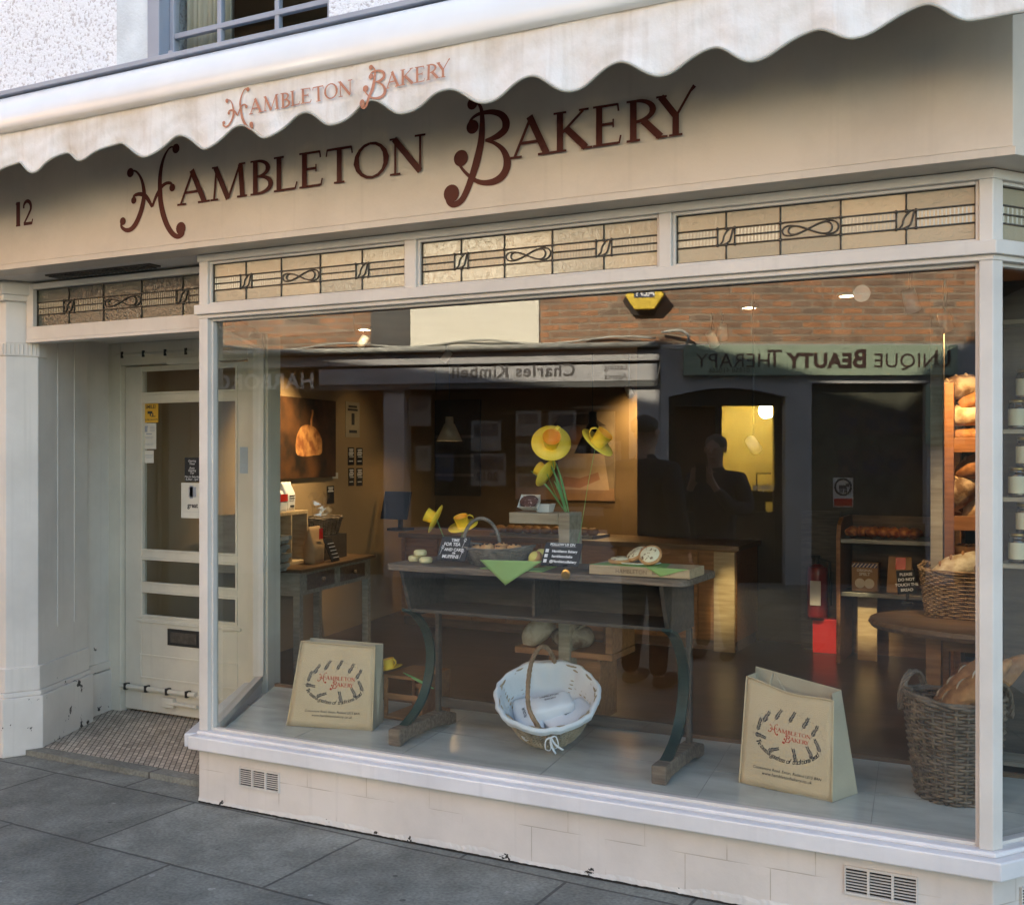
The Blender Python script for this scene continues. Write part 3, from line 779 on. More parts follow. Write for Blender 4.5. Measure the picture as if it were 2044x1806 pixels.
# lobby light
b = B()
LX0 = -1.335
b.bb(LX0, 0.0, .17, .24, 2.135, 2.20); b.bb(LX0, 0.0, .165, .24, 2.118, 2.135)
b.bb(LX0, LX0 + .05, .17, .24, 2.20, 2.42); b.bb(LX0 + .05, .0, .17, .24, 2.39, 2.42)
b.build("lobby_light_frame", PAINT, shop, bevel=.003)
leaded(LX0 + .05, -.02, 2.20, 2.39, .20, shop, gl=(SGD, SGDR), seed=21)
b = B(); b.bb(-2.4, .0, .0, .30, 2.432, 2.47); b.bb(-1.75, .05, .241, 1.10, 2.20, 2.47)
b.build("lobby_ceiling", PAINT, shop)
b = B()
b.bb(-1.05, -.35, .05, .12, 2.424, 2.431)
for k in range(24): b.bb(-1.03 + k * .028, -1.015 + k * .028, .055, .115, 2.418, 2.424)
b.build("soffit_grille", LEADING, shop)

# pilaster and lobby wall, left of the opening
def path_wall(b, pts, z0, z1, th=.12, off=0.0):
    """wall following plan points (outer face), thickness to the left of travel"""
    P = [Vector(p) for p in pts]; outer = []; inner = []
    for i, p in enumerate(P):
        d = (P[min(i + 1, len(P) - 1)] - P[max(i - 1, 0)]).normalized(); n = Vector((-d.y, d.x))
        outer.append(p - n * off); inner.append(p + n * th)
    b.prism([tuple(p) for p in outer] + [tuple(p) for p in inner[::-1]], z0, z1)
PIL = [(-2.4, .10), (-1.40, .10), (-1.325, .235), (-1.525, .73)]
b = B()
b.prism([(-2.4, .10), (-1.40, .10), (-1.325, .235), (-1.525, .73), (-1.58, .73), (-1.66, 1.06), (-1.95, 1.06), (-2.4, .9)], 0, 2.43)
b.build("pilaster", PAINT_CHIP, shop, bevel=.004)
def grow(pts, o):
    P = [Vector(p) for p in pts]; out = []
    for i, p in enumerate(P):
        a = P[max(i - 1, 0)]; c = P[min(i + 1, len(P) - 1)]
        n1 = (p - a) if i else (c - p); n2 = (c - p) if i < len(P) - 1 else (p - a)
        n1 = Vector((n1.y, -n1.x)).normalized(); n2 = Vector((n2.y, -n2.x)).normalized()
        n = (n1 + n2).normalized(); out.append(tuple(p + n * (o / max(.5, n.dot(n1)))))
    return out
b = B()
for o, z0, z1 in ((.035, 0, .30), (.022, .30, .325), (.012, .325, .45)):
    g_ = grow(PIL, o); b.prism(g_ + [(-1.60, .78), (-2.4, .78)], z0, z1)
b.build("pilaster_base", PAINT_CHIP, shop, bevel=.005)
b = B()
for o, z0, z1 in ((.03, 2.33, 2.43), (.045, 2.36, 2.42), (.008, 2.05, 2.12)):
    g_ = grow(PIL[:3] + [(-1.345, .30)], o); b.prism(g_ + [(-1.40, .30), (-2.4, .30)], z0, z1)
b.build("pilaster_cap", PAINT, shop, bevel=.005)
b = B(); b.prism(grow([(-1.575, .74), (-1.655, 1.05)], .02) + [(-1.72, 1.05), (-1.66, .74)], 0, .27)
b.build("lobby_skirting", PAINT_CHIP, shop, bevel=.005)
# flutes on the cap band and sunk beads on the reveal
b = B()
for k in range(26):
    p = Vector((-2.38, .088)).lerp(Vector((-1.41, .088)), k / 25); b.bb(p.x, p.x + .004, .086, .092, 2.058, 2.112)
b.build("cap_fluting", PAINT, shop)
b = B()
for k in range(8):
    p = Vector((-1.402, .10)).lerp(Vector((-1.33, .225)), k / 7); b.beam((p.x + .008, p.y - .005, 2.058), (p.x + .008, p.y - .005, 2.112), .004, .004)
b.build("chamfer_fluting", PAINT, shop)
for t in (.38, .72):
    b = B(); p = Vector((-1.325, .235)).lerp(Vector((-1.525, .73)), t); b.beam((p.x + .001, p.y, .62), (p.x + .001, p.y, 2.16), .012, .006, up=(.93, .37, 0)); b.build("reveal_bead", PAINT, shop)
b = B()
b.beam((-1.575, .755, .30), (-1.575, .755, 2.2), .02, .02); b.beam((-1.648, 1.03, .30), (-1.648, 1.03, 2.2), .035, .03); b.beam((-1.58, .76, .30), (-1.65, 1.02, .30), .03, .045)
b.build("lobby_moulding", PAINT, shop, bevel=.003)

# ---- door
DY = 1.02
def dx(u, v=1100): return at(u, v, DY).x
def dz(v, u=300): return at(u, v, DY).z
door = None
b = B()
DX0, DX1, DZ0, DZ1 = dx(250, 1200), dx(500, 1200), .045, 2.06
PX0, PX1 = dx(282), dx(474)
zs = [(dz(787), dz(737)), (dz(1100), dz(801)), (dz(1165.5), dz(1113.5)), (dz(1231), dz(1179))]
y0, y1 = DY, DY + .045
b.bb(DX0, PX0, y0, y1, DZ0, DZ1); b.bb(PX1, DX1, y0, y1, DZ0, DZ1)
prev = DZ1
for lo, hi in zs:
    b.bb(PX0, PX1, y0, y1, hi, prev); prev = lo
b.bb(PX0, PX1, y0, y1, DZ0, prev)
door = b.build("door", DOORP, shop, bevel=.003)
b = B()
for lo, hi in zs:
    bead(b, PX0, PX1, lo, hi, y0 - .006, y0 + .02, .012)
bead(b, dx(279), dx(475), dz(1355), dz(1306), y0 - .005, y0 + .002, .012)
b.bb(PX0 - .03, PX1 + .03, y0 - .012, y0 - .0005, dz(1242) - .0, dz(1236)); b.bb(DX0 + .01, DX1 - .01, y0 - .014, y0 - .0005, dz(1380), dz(1374))
b.build("door_moulding", DOORP, door, bevel=.002)
for lo, hi in zs: pane("door_pane", PX0, PX1, lo, hi, y0 + .022, door)
b = B()
b.bb(dx(336, 1270), dx(400, 1270), y0 - .008, y0 - .0005, dz(1288, 350), dz(1255, 350)); b.cur = 1
b.bb(dx(343, 1270), dx(394, 1270), y0 - .012, y0 - .0082, dz(1282, 350), dz(1261, 350)); b.build("letter_box", [IRONB, LEADING], door, bevel=.002)
b = B()
kx_, kz_ = dx(478), dz(1063, 478)
b.lathe([(.0, -.001), (.026, -.001), (.026, -.006), (.012, -.012), (.010, -.03), (.024, -.042), (.029, -.055), (.022, -.07), (0, -.074)], (kx_, y0, kz_), 20, Matrix.Rotation(R(-90), 4, 'X') @ Matrix.Scale(-1, 4, (0, 0, 1)))
b.build("door_knob", BRASS, door, smooth=True)
for (u0, v0), (u1, v1), nm in (((246, 1366), (395, 1392), "door_bolt"), ((240, 706), (395, 703), "door_bolt")):
    b = B(); za, zb = at(u0, v0, DY - .03).z, at(u1, v1, DY - .03).z; xa, xb = dx(u0, 1200), dx(u1, 1200)
    zz = (za + zb) / 2
    b.tube([(xa, y0 - .02, zz), (xb, y0 - .02, zz)], .015, 8)
    b.cur = 1
    for t in (.08, .36, .64, .9): b.bb(lerp(xa, xb, t) - .009, lerp(xa, xb, t) + .009, y0 - .036, y0 - .0005, zz - .019, zz + .019)
    b.build(nm, [DOORP, IRONB], door, bevel=.002)
b = B(); za = dz(1400, 330); b.bb(dx(330, 1400), dx(352, 1400), y0 - .03, y0 - .0005, za - .025, za + .03); b.tube([(dx(340, 1400), y0 - .022, za), (dx(398, 1400), y0 - .022, za)], .012, 8)
b.build("door_latch", DOORP, door, bevel=.003)
b = B(); za = dz(722, 350); b.bb(dx(345), dx(440), y0 - .05, y0 - .0005, za - .02, za + .02); b.build("door_closer", DOORP, door, bevel=.004)
def sticker(name, u0, v0, u1, v1, m, lines, ink, y=None):
    y = y if y is not None else y0 + .018
    p, q = at(u0, v0, y), at(u1, v1, y)
    x0, x1, zt, zb = p.x, q.x, p.z, q.z
    b = B(); b.bb(x0, x1, y - .0012, y, zb, zt); b.cur = 1
    for fx0, fx1, fz0, fz1 in lines: b.bb(lerp(x0, x1, fx0), lerp(x0, x1, fx1), y - .0022, y - .0013, lerp(zb, zt, fz0), lerp(zb, zt, fz1))
    return b.build(name, [m, ink], door), (x0, x1, zb, zt, y)
s1, r1 = sticker("camera_sticker", 286, 806, 316, 843, CAMYEL, [(.30, .62, .46, .60), (.45, .52, .34, .46), (.62, .68, .32, .5), (.52, .82, .30, .34)], INK)
texts("sticker_print", [("SMILE!", .030, frame_to((lerp(r1[0], r1[1], .5), r1[4] - .0016, lerp(r1[2], r1[3], .74)), (1, 0, 0), (0, 0, 1)), {'bold': .0006}),
                        ("YOU'RE ON CCTV", .014, frame_to((lerp(r1[0], r1[1], .5), r1[4] - .0016, lerp(r1[2], r1[3], .1)), (1, 0, 0), (0, 0, 1)), {'bold': .0003})], INK, door)
s2, r2 = sticker("award_sticker", 284, 845, 312, 896, PAPER, [(.12, .42, .84, .9), (.16, .38, .66, .84), (.55, .9, .86, .88), (.55, .9, .80, .82), (.55, .9, .74, .76), (.55, .9, .68, .7), (.3, .7, .56, .61)], GREYFRAME)
texts("sticker_print", [("MARKET", .019, frame_to((lerp(r2[0], r2[1], .5), r2[4] - .0016, lerp(r2[2], r2[3], .40)), (1, 0, 0), (0, 0, 1)), {}),
                        ("FINALIST", .018, frame_to((lerp(r2[0], r2[1], .5), r2[4] - .0016, lerp(r2[2], r2[3], .14)), (1, 0, 0), (0, 0, 1)), {})], GREYFRAME, door)
sticker("small_notice", 288, 899, 307, 924, PAPER, [(.1, .9, .6, .64), (.1, .9, .5, .53), (.2, .8, .4, .43)], GREYFRAME)
s4, r4 = sticker("opening_hours_sign", 369, 913, 398, 961, BLACK, [], CHALK)
texts("sign_print", [(t_, .017, frame_to((lerp(r4[0], r4[1], .5), r4[4] - .0016, lerp(r4[2], r4[3], f_)), (1, 0, 0), (0, 0, 1)), {'shear': .3}) for t_, f_ in (("Opening", .82), ("Times", .70), ("Every", .52), ("Opening", .42), ("Day", .32), ("Mon to Saturday", .16), ("8.30am - 5pm", .05))], CHALK, door)
s5, r5 = sticker("food_award_poster", 362, 963, 410, 1035, PAPER, [(.32, .62, .60, .88), (.36, .50, .55, .92), (.1, .9, .18, .185)], GREYFRAME)
texts("poster_print", [("great", .038, frame_to((lerp(r5[0], r5[1], .48), r5[4] - .0016, lerp(r5[2], r5[3], .30)), (1, 0, 0), (0, 0, 1)), {'bold': .0012})], INK, door)
sticker("blue_notice", 479, 892, 495, 945, mat("pale_blue_paper", (.34, .42, .50), rough=.6), [(.1, .9, .8, .82), (.1, .9, .6, .62), (.1, .9, .4, .42), (.1, .7, .2, .22)], GREYFRAME, y=y0 - .002)
# door frame
b = B()
b.bb(-1.66, DX0 - .006, DY - .03, DY + .08, 0.03, 2.2); b.bb(DX1 + .006, -.44, DY - .03, DY + .08, 0.03, 2.2); b.bb(DX0 - .006, DX1 + .006, DY - .03, DY + .08, DZ1 + .008, 2.2)
b.build("door_frame", DOORP, shop, bevel=.004)

# ---- fascia
def fband(b, off, z0, z1, inner=.0): b.prism(band_pts(off, -2.6, inner), z0, z1)
b = B(); fband(b, .12, 2.462, 3.21, -.0); fband(b, .135, 2.432, 2.458, .0); fband(b, .122, 2.4585, 2.4615, 0)
fb = b.build("fascia", FASCIA, shop, bevel=.003)
b = B(); logo(b, lambda x, z, d: (x, -.1215 - d, z)); b.build("sign_lettering", BROWNLET, fb)
b = B(); dd = [0.0]
pz = at(45, 450, -.125).z
letter(b, '1', at(30, 440, -.125).x, at(40, 440, -.125).x, pz - .0, .115, lambda x, z, d: (x, -.1215 - d, z), dd, 1.5)
letter(b, '2', at(45, 440, -.125).x, at(64, 440, -.125).x, pz - .0, .115, lambda x, z, d: (x, -.1215 - d, z), dd, 1.5)
b.build("house_number", BROWNLET, fb)

# ---- upper storey
b = B()
UWX0, UWX1, UZ0, UZ1 = -.447, .60, 3.36, 4.7
b.bb(-9, UWX0, .15, .41, 3.0, 7.1); b.bb(UWX1, 4.1, .15, .41, 3.0, 7.1)
b.bb(UWX0, UWX1, .15, .40, 3.0, UZ0); b.bb(UWX0, UWX1, .15, .41, UZ1, 7.1)
b.bb(4.1, 9, .15, .41, 3.0, 7.1)
b.build("upper_wall", PEBBLE, shop)
b = B(); b.bb(-.66, UWX0, .142, .149, 3.0, 4.9); b.build("smooth_render_strip", mat("pale_blue_render", (.72, .80, .84), rough=.7, bump=.3, bscale=80), shop)
b = B(); b.bb(-9, 9, .411, 8, 6.9, 7.1); b.bb(-9, 9, 7.8, 8, 0, 6.9); b.bb(-9, -8.8, .411, 7.8, 0, 6.9); b.bb(8.8, 9, .411, 7.8, 0, 6.9)
b.bb(-3.15, -.95, .42, 3.5, 7.1, 8.0); b.prism3([(-.949, .42, 7.1), (8.5, .42, 7.1), (8.5, .42, 11.2), (.6, .42, 10.2), (-1.0 + .051, .42, 8.0)], (0, 5, 0))  # unseen blocks added above the roof to shape the shadow on the brick opposite
b.build("roof_back_wall_and_shadow_blocks", BRICK2, shop)
b = B()
fx0, fx1 = UWX0 + .0, UWX1
b.bb(fx0, fx0 + .075, .13, .24, UZ0, UZ1); b.bb(fx1 - .04, fx1, .19, .24, UZ0, UZ1); b.bb(fx0 + .075, fx1 - .04, .19, .24, UZ0, UZ0 + .04); b.bb(fx0 + .075, fx1 - .04, .19, .24, UZ1 - .05, UZ1)
b.bb(fx0 + .076, fx0 + .105, .195, .235, UZ0 + .04, UZ1 - .05)
zb_ = at(500, 38, .2).z
x1_, x2_ = at(437, 60, .2).x, at(552, 40, .2).x
for x in (x1_, x2_): b.bb(x - .013, x + .013, .20, .23, UZ0 + .04, UZ1 - .05)
for z in (zb_, zb_ + .36, zb_ + .72): b.bb(fx0 + .105, fx1 - .04, .197, .226, z - .013, z + .013)
uw = b.build("upper_window", GREYFRAME, shop, bevel=.004)
pane("upper_pane", fx0 + .105, fx1 - .04, UZ0 + .04, UZ1 - .05, .212, uw)
b = B()
pts = []
for k in range(61):
    x = lerp(fx0 + .09, fx0 + .37, k / 60); pts.append((x, .30 + .018 * math.sin(k * .9) + .008 * math.sin(k * 2.3)))
vs = [(p[0], p[1], UZ0) for p in pts] + [(p[0], p[1], UZ1) for p in pts]
b.add(vs, [(i, i + 1, 62 + i, 61 + i) for i in range(60)]); cu = b.build("curtain", CURTAIN, uw, smooth=True)
so = cu.modifiers.new("thick", 'SOLIDIFY'); so.thickness = .003
b = B(); b.bb(-2, 2.5, 1.8, 1.85, 2.9, 5); b.build("upper_room_wall", WALLD, shop)

# ---- shop interior shell (the old left wall is out of square)
b = B()
b.prism([(-1.66, 1.10), (-2.56, 6.3), (-2.66, 6.3), (-1.76, 1.10)], 0, 2.5)
b.build("interior_side_wall", WALLW, shop)
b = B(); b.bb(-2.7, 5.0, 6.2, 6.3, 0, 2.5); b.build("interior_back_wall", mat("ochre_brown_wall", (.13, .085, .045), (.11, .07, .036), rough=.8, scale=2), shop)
pa_ = at(1272, 900, 5.2)
b = B(); b.bb(pa_.x, 4.49, 5.2, 5.3, .021, 2.469); b.build("shade_partition", mat("dark_partition", (.06, .045, .03), (.045, .034, .024), rough=.6, scale=2), shop)  # dark partition added to stop the lamp spill and darken this side
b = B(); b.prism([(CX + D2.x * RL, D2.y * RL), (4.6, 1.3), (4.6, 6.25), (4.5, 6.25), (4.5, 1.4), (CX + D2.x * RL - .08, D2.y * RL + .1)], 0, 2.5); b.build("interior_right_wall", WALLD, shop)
b = B(); b.prism([(-.35, .99), (3.75, .99), (4.7, 1.3), (4.7, 6.35), (-2.75, 6.35), (-1.66, 1.105), (-.35, 1.105)], 2.47, 2.6)
b.prism([(.02, .08), (3.2, .08), (3.9, .985), (-.45, .985)], 2.435, 2.6); b.bb(-9, 9, .42, 8, 2.62, 2.98)
b.build("interior_ceiling", CEIL, shop)
b = B(); b.bb(-9, -2.42, .12, .4, 0, 3.0); b.bb(-2.42, 3.2, .12, .39, 2.6, 3.0); b.bb(4.2, 9, 1.3, 1.5, 0, 3.0); b.build("party_wall", PAINT, shop)

b = B(); b.bb(9.05, 26, 1.6, 9, 0, 7.4); tag(b.build("neighbour_terrace", BRICK2), "plain brick terrace further along the street past the shop, outside the view", "building")
b = B(); b.bb(-26, -9.05, .15, 8, 0, 7.4); tag(b.build("neighbour_house", BRICK2), "plain brick house on the other side of the shop, outside the view", "building")
# ================================================================ AWNING
aw = thing("awning", "white retracted awning with scalloped valance and small terracotta lettering", "awning", (0, -.3, 3.0))
AX0, AX1 = -2.5, 3.62
b = B()
AYF = -.50                                   # plane of the valance
zb0 = at(693, 132, AYF).z; zt0 = at(693, 50, AYF + .14).z; zh = zt0 - zb0
prof = [(.13, zt0 - .03), (AYF + .30, zt0 + .008), (AYF + .16, zt0 + .004), (AYF + .08, zb0 + zh * .90), (AYF + .01, zb0 + zh * .70), (AYF - .025, zb0 + zh * .46), (AYF - .038, zb0 + zh * .22), (AYF - .032, zb0 + .008), (AYF - .005, zb0 - .002), (AYF + .01, zb0 + .004), (AYF + .24, zb0 + .006), (AYF + .25, zt0 - .02)]
prof = [tuple(p) for p in spline(prof[1:9], 4)]
prof = [(AYF + .30, zt0 - .01)] + prof[5:] + [(AYF + .01, zb0 + .004), (AYF + .24, zb0 + .006)]
b.prism3([(AX0, p[0], p[1]) for p in prof], (AX1 - AX0, 0, 0))
cas = b.build("cassette", WHITEM, aw, smooth=True); cas.modifiers.new("ws", 'WEIGHTED_NORMAL')
m_ = cas.data; 
for p in m_.polygons:
    if len(p.vertices) > 4: p.use_smooth = False
e_ = cas.modifiers.new("es", 'EDGE_SPLIT'); e_.split_angle = R(35)
b = B(); b.bb(AX0, AX1, AYF + .11, .14, zt0 + .010, zt0 + .030); b.bb(.18, .21, AYF + .13, AYF + .22, zt0 + .006, zt0 + .05); b.build("mounting_rail", GREYFRAME, aw, bevel=.003)
b = B(); b.bb(AX0, AX1, AYF + .015, AYF + .23, zb0 - .010, zb0 + .003); b.build("underside_shade_strip", mat("painted_shade_grey", (.16, .15, .14), rough=.9), aw)  # dark strip added here, its colour paints the shade under the cassette
# valance
lows = [(-60, 372), (68, 346), (163, 322), (295, 315), (415, 299), (534, 277), (664, 251), (803, 228), (969, 207), (1135, 184), (1316, 152), (1502, 125), (1705, 81), (1937, 44)]
highs = [(36, 325), (129, 305), (234, 286), (359, 272), (480, 251), (610, 226), (745, 203), (898, 181), (1059, 154), (1235, 127), (1424, 97), (1626, 60), (1842, 10)]
kn = sorted([at(u, v, AYF)[:] for u, v in lows + highs])
kn = [(k[0], k[2]) for k in kn]
kl = at(664, 251, AYF).z; kh = at(610, 226, AYF).z
kn = [(AX0, kl), (-2.3, kh), (-2.1, kl), (-1.9, kh), (-1.7, kl), (-1.45, kh), (-1.2, kl)] + [k for k in kn if k[0] > -1.1] + [(3.62, kl)]
def vz(x):
    for (xa, za), (xb, zb2) in zip(kn, kn[1:]):
        if xa <= x <= xb: return lerp(za, zb2, (1 - math.cos(math.pi * (x - xa) / (xb - xa))) / 2)
    return kl
b = B(); NX, NZ = 620, 16
vs = []
def vy(x, t):
    return AYF - .002 + t * (.005 * math.sin(x * 19) + .004 * math.sin(x * 43 + 1) + .004 * math.sin(x * 27 - t * 5)) + t * t * (.004 * math.sin(x * 2 * math.pi / .30 + 1.2)) + .0025 * math.sin(x * 7.3 + t * 9) * math.sin(t * 6 + x * 11)
for i in range(NX + 1):
    x = lerp(AX0, AX1, i / NX); zb2 = vz(x)
    for j in range(NZ + 1):
        t = j / NZ; vs.append((x, vy(x, t), lerp(zb0, zb2, t)))
b.add(vs, [(i * (NZ + 1) + j, i * (NZ + 1) + j + 1, (i + 1) * (NZ + 1) + j + 1, (i + 1) * (NZ + 1) + j) for i in range(NX) for j in range(NZ)])
def valance_mat():
    m, N, L, p = nodes_of("weathered_canvas")
    mp = coords(N, L, (26, 1, 1.2))
    n = N.new("ShaderNodeTexNoise"); n.inputs["Scale"].default_value = 1.6; n.inputs["Detail"].default_value = 6; L.new(mp.outputs[0], n.inputs[0])
    rp = N.new("ShaderNodeValToRGB"); e = rp.color_ramp.elements; e[0].position = .36; e[0].color = (.75, .735, .705, 1); e[1].position = .50; e[1].color = (.80, .79, .765, 1)
    L.new(n.outputs[0], rp.inputs[0])
    mp2 = coords(N, L, (5, 5, 3.5)); n2 = N.new("ShaderNodeTexNoise"); n2.inputs["Scale"].default_value = 1.5; n2.inputs["Detail"].default_value = 7; L.new(mp2.outputs[0], n2.inputs[0])
    rp2 = N.new("ShaderNodeValToRGB"); rp2.color_ramp.elements[0].position = .35; rp2.color_ramp.elements[0].color = (.86, .82, .77, 1); rp2.color_ramp.elements[1].position = .55
    L.new(n2.outputs[0], rp2.inputs[0])
    L.new(mixc(N, L, 1.0, rp.outputs[0], rp2.outputs[0], 'MULTIPLY'), p.inputs["Base Color"])
    bp = N.new("ShaderNodeBump"); bp.inputs["Strength"].default_value = .6; bp.inputs["Distance"].default_value = .03
    L.new(n2.outputs[0], bp.inputs["Height"]); L.new(bp.outputs[0], p.inputs["Normal"])
    p.inputs["Roughness"].default_value = .8
    return m
va = b.build("valance", valance_mat(), aw, smooth=True)
so = va.modifiers.new("thick", 'SOLIDIFY'); so.thickness = .002
b = B(); b.tube([(lerp(AX0, AX1, i / NX), vy(lerp(AX0, AX1, i / NX), 1) - .0008, vz(lerp(AX0, AX1, i / NX)) + .001) for i in range(NX + 1)], .0042, 6)
b.build("valance_piping", mat("grey_piping", (.42, .43, .38), rough=.7), va, smooth=True)
p_l, p_r = at(445, 245, AYF), at(903, 130, AYF); ks = (p_r.x - p_l.x) / 2.685; zl0 = at(897, 157, AYF).z
def on_valance(x, z, d):
    X = p_l.x + (x + .355) * ks; Z_ = zl0 + (z - FZ) * ks
    return (X, vy(X, max(0, (zb0 - Z_) / (zb0 - vz(X)))) - .0035 - d, Z_)
b = B(); logo(b, on_valance)
b.build("awning_lettering", REDLET, aw)

# ================================================================ ACROSS THE STREET (seen mirrored in the panes)
_d = ray(1318, 905); _t = 12.9
JV = Vector((CAM[0] + _t * _d[0], CAM[1] + _t * _d[1], 0))
JR = Vector((JV.x, .1 - JV.y, 0))
ANG = {'A': R(14), 'B': R(27)}
def opp(u, v, seg, off=0.0):
    a = ANG[seg]; n = Vector((math.sin(a), -math.cos(a), 0)); d = Vector((math.cos(a), math.sin(a), 0))
    r = Vector(ray(u, v)); o = Vector(CAM); p0 = JV + n * off
    t = (p0 - o).dot(n) / r.dot(n); q = o + r * t
    return (q - JV).dot(d), q.z
def obox(b, seg, u0, v0, u1, v1, ya, yb):
    """rectangle as seen mirrored, from back depth ya to street-side depth yb"""
    x0, zt = opp(u0, v0, seg, yb); x1, zb = opp(u1, v1, seg, yb)
    b.bb(x0, x1, ya, yb, zb, zt); return x0, x1, zb, zt
def mirror_text(s, seg, u, v, size, y, **kw):
    x, z = opp(u, v, seg, y); return (s, size, frame_to((x, y, z), (-1, 0, 0), (0, 0, 1)), kw)
# -- letting agents
la = thing("letting_agent_building", "old brick building with grey letting agents' shopfront, mirrored in the display window", "building", JR, rz=-ANG['A'])
zg = opp(1100, 690, 'A')[1]
b = B()
xl, xr = opp(820, 600, 'A')[0], opp(1077, 600, 'A')[0]
xk = opp(740, 600, 'A')[0]
b.bb(xr, 0, -.3, 0, zg, 7.6); b.bb(-9, xk, -.3, 0, zg, 7.6); b.bb(xk, xr, -.3, 0, zg + 2.2, 7.6)
b.build("brick_wall", BRICK, la, local=True)
b = B(); b.bb(xl, xr, -.3, .02, zg, zg + 2.2); b.build("whitewashed_panel", WHITEP, la, local=True, bevel=.01)
b = B(); b.bb(xk, xl, -.3, .015, zg, zg + 2.2); b.build("slate_panel", SLATE, la, local=True, bevel=.01)
b = B(); b.bb(-9, -.02, .0, .09, zg - .05, zg - .01); b.tube([(-9, .10, zg - .01), (-.05, .10, zg - .02)], .035, 10)
b.tube([(-.05 - k * .25, .06 + .03 * math.sin(k * 1.7), zg + .05 + .035 * math.sin(k * .9)) for k in range(34)], .014, 6)
b.tube(spline([(.02, .05, zg + .12), (.25, .1, zg + .13), (.34, .1, zg + .04), (.25, .12, zg - .08), (.05, .1, zg - .06)], 6), .018, 6)
b.build("gutter", GUTTER, la, local=True, smooth=True)
b = B(); b.bb(-9, 0, -.3, -.001, 0, zg - .07)
x0, x1, zb, zt = 0, 0, 0, 0
b = B(); b.bb(-9, -.0, -.35, -.30, 0, zg); b.build("shop_back", DARK, la, local=True)
b = B()
b.bb(-9, -.005, -.3, .0, opp(1000, 725, 'A')[1], zg - .07)
xp0, zb_s = opp(905, 765, 'A', .06); xp1, zt_s = opp(1312, 725, 'A', .06)
for u0, u1 in ((1255, 1318), (765, 806)):
    xa = opp(u0, 900, 'A')[0]; xb2 = opp(u1, 900, 'A')[0]; b.bb(xa, min(xb2, -.004), -.3, -.01, 0, opp(1000, 770, 'A')[1])
b.bb(-9, opp(520, 900, 'A')[0], -.3, -.01, 0, opp(1000, 770, 'A')[1]); b.bb(opp(806, 900, 'A')[0], opp(1255, 900, 'A')[0], -.3, -.02, 0, .62)
b.build("grey_pier", GREYP, la, local=True, bevel=.008)
b = B(); b.bb(opp(640, 740, 'A')[0], -.03, 0, .06, zb_s, zt_s); sb = b.build("sign_board", GREYP, la, local=True, bevel=.004)
texts("sign_lettering", [mirror_text("Charles Kimbell", 'A', 1023, 752, .212, .064, bold=.004, space=1.12), mirror_text("Letting", 'A', 1252, 737, .098, .064, align='LEFT'), mirror_text("Agents", 'A', 1252, 756, .098, .064, align='LEFT')], GREYLET, sb, local=True)
b = B(); b.bb(-9, -.02, .0, .05, zb_s - .07, zb_s - .003); b.build("cornice", SLATE, la, local=True)
texts("lettering", [mirror_text("HARBORO", 'A', 527, 776, .27, .13, bold=.008, space=1.1)], mat("cream_letters", (.75, .73, .66), rough=.5), la, local=True)
b = B()
rr = random.Random(4)
for (u0, v0, u1, v1) in ((815, 790, 860, 850), (940, 840, 1000, 900), (940, 905, 1010, 970), (870, 905, 905, 960), (830, 890, 860, 940), (1030, 820, 1080, 870), (1095, 820, 1150, 880), (1030, 885, 1090, 930), (1110, 890, 1170, 935), (1030, 945, 1090, 1000), (1180, 880, 1240, 930), (1110, 945, 1240, 985), (1030, 1010, 1240, 1030)):
    b = B(); b.cur = rr.choice((0, 0, 1)); obox(b, 'A', u0, v0, u1, v1, -.12, -.115)
    b.cur = 2; obox(b, 'A', u0 + 6, v0 + 6, u1 - 6, (v0 + v1) / 2, -.1145, -.113)
    b.build("window_card", [mat("dimmed_card", (.22, .21, .19)), BLUE, mat("card_pictures", (.12, .10, .08), (.04, .045, .06), scale=25)], la, local=True)  # card colour dimmed to paint the shade inside the shop window
texts("window_lettering", [mirror_text("www.charleskimbell.com", 'A', 1150, 1040, .12, -.1, shear=.2), mirror_text("itv", 'A', 970, 935, .2, -.105, bold=.012), mirror_text("2012", 'A', 972, 958, .14, -.105, bold=.004)], GREYLET, la, local=True)
pane("shop_glass", opp(806, 900, 'A')[0] + .005, opp(1255, 900, 'A')[0] - .005, .62, zb_s - .08, -.09, la, Matrix()) if False else None
b = B(); b.bb(opp(806, 900, 'A')[0], opp(1255, 900, 'A')[0], -.3, -.29, .62, zb_s); b.build("window_blind", DARK, la, local=True)
# -- beauty salon
bs = thing("beauty_salon_building", "brick building with grey arched doorway and sage green salon sign, mirrored at right", "building", JR, rz=-ANG['B'])
zs2 = opp(1600, 686, 'B')[1]
b = B(); b.bb(0.0, 8, -.3, 0, zs2, 7.4); b.bb(.0, 8, -3.2, -3.0, 0, 7.4); b.bb(7.8, 8, -3, -.3, 0, 7.4); b.build("brick_wall", BRICK, bs, local=True)
b = B(); b.bb(-9, 8, -3.0, -.3, 7.2, 7.4); b.build("roof", SLATE, bs, local=True)
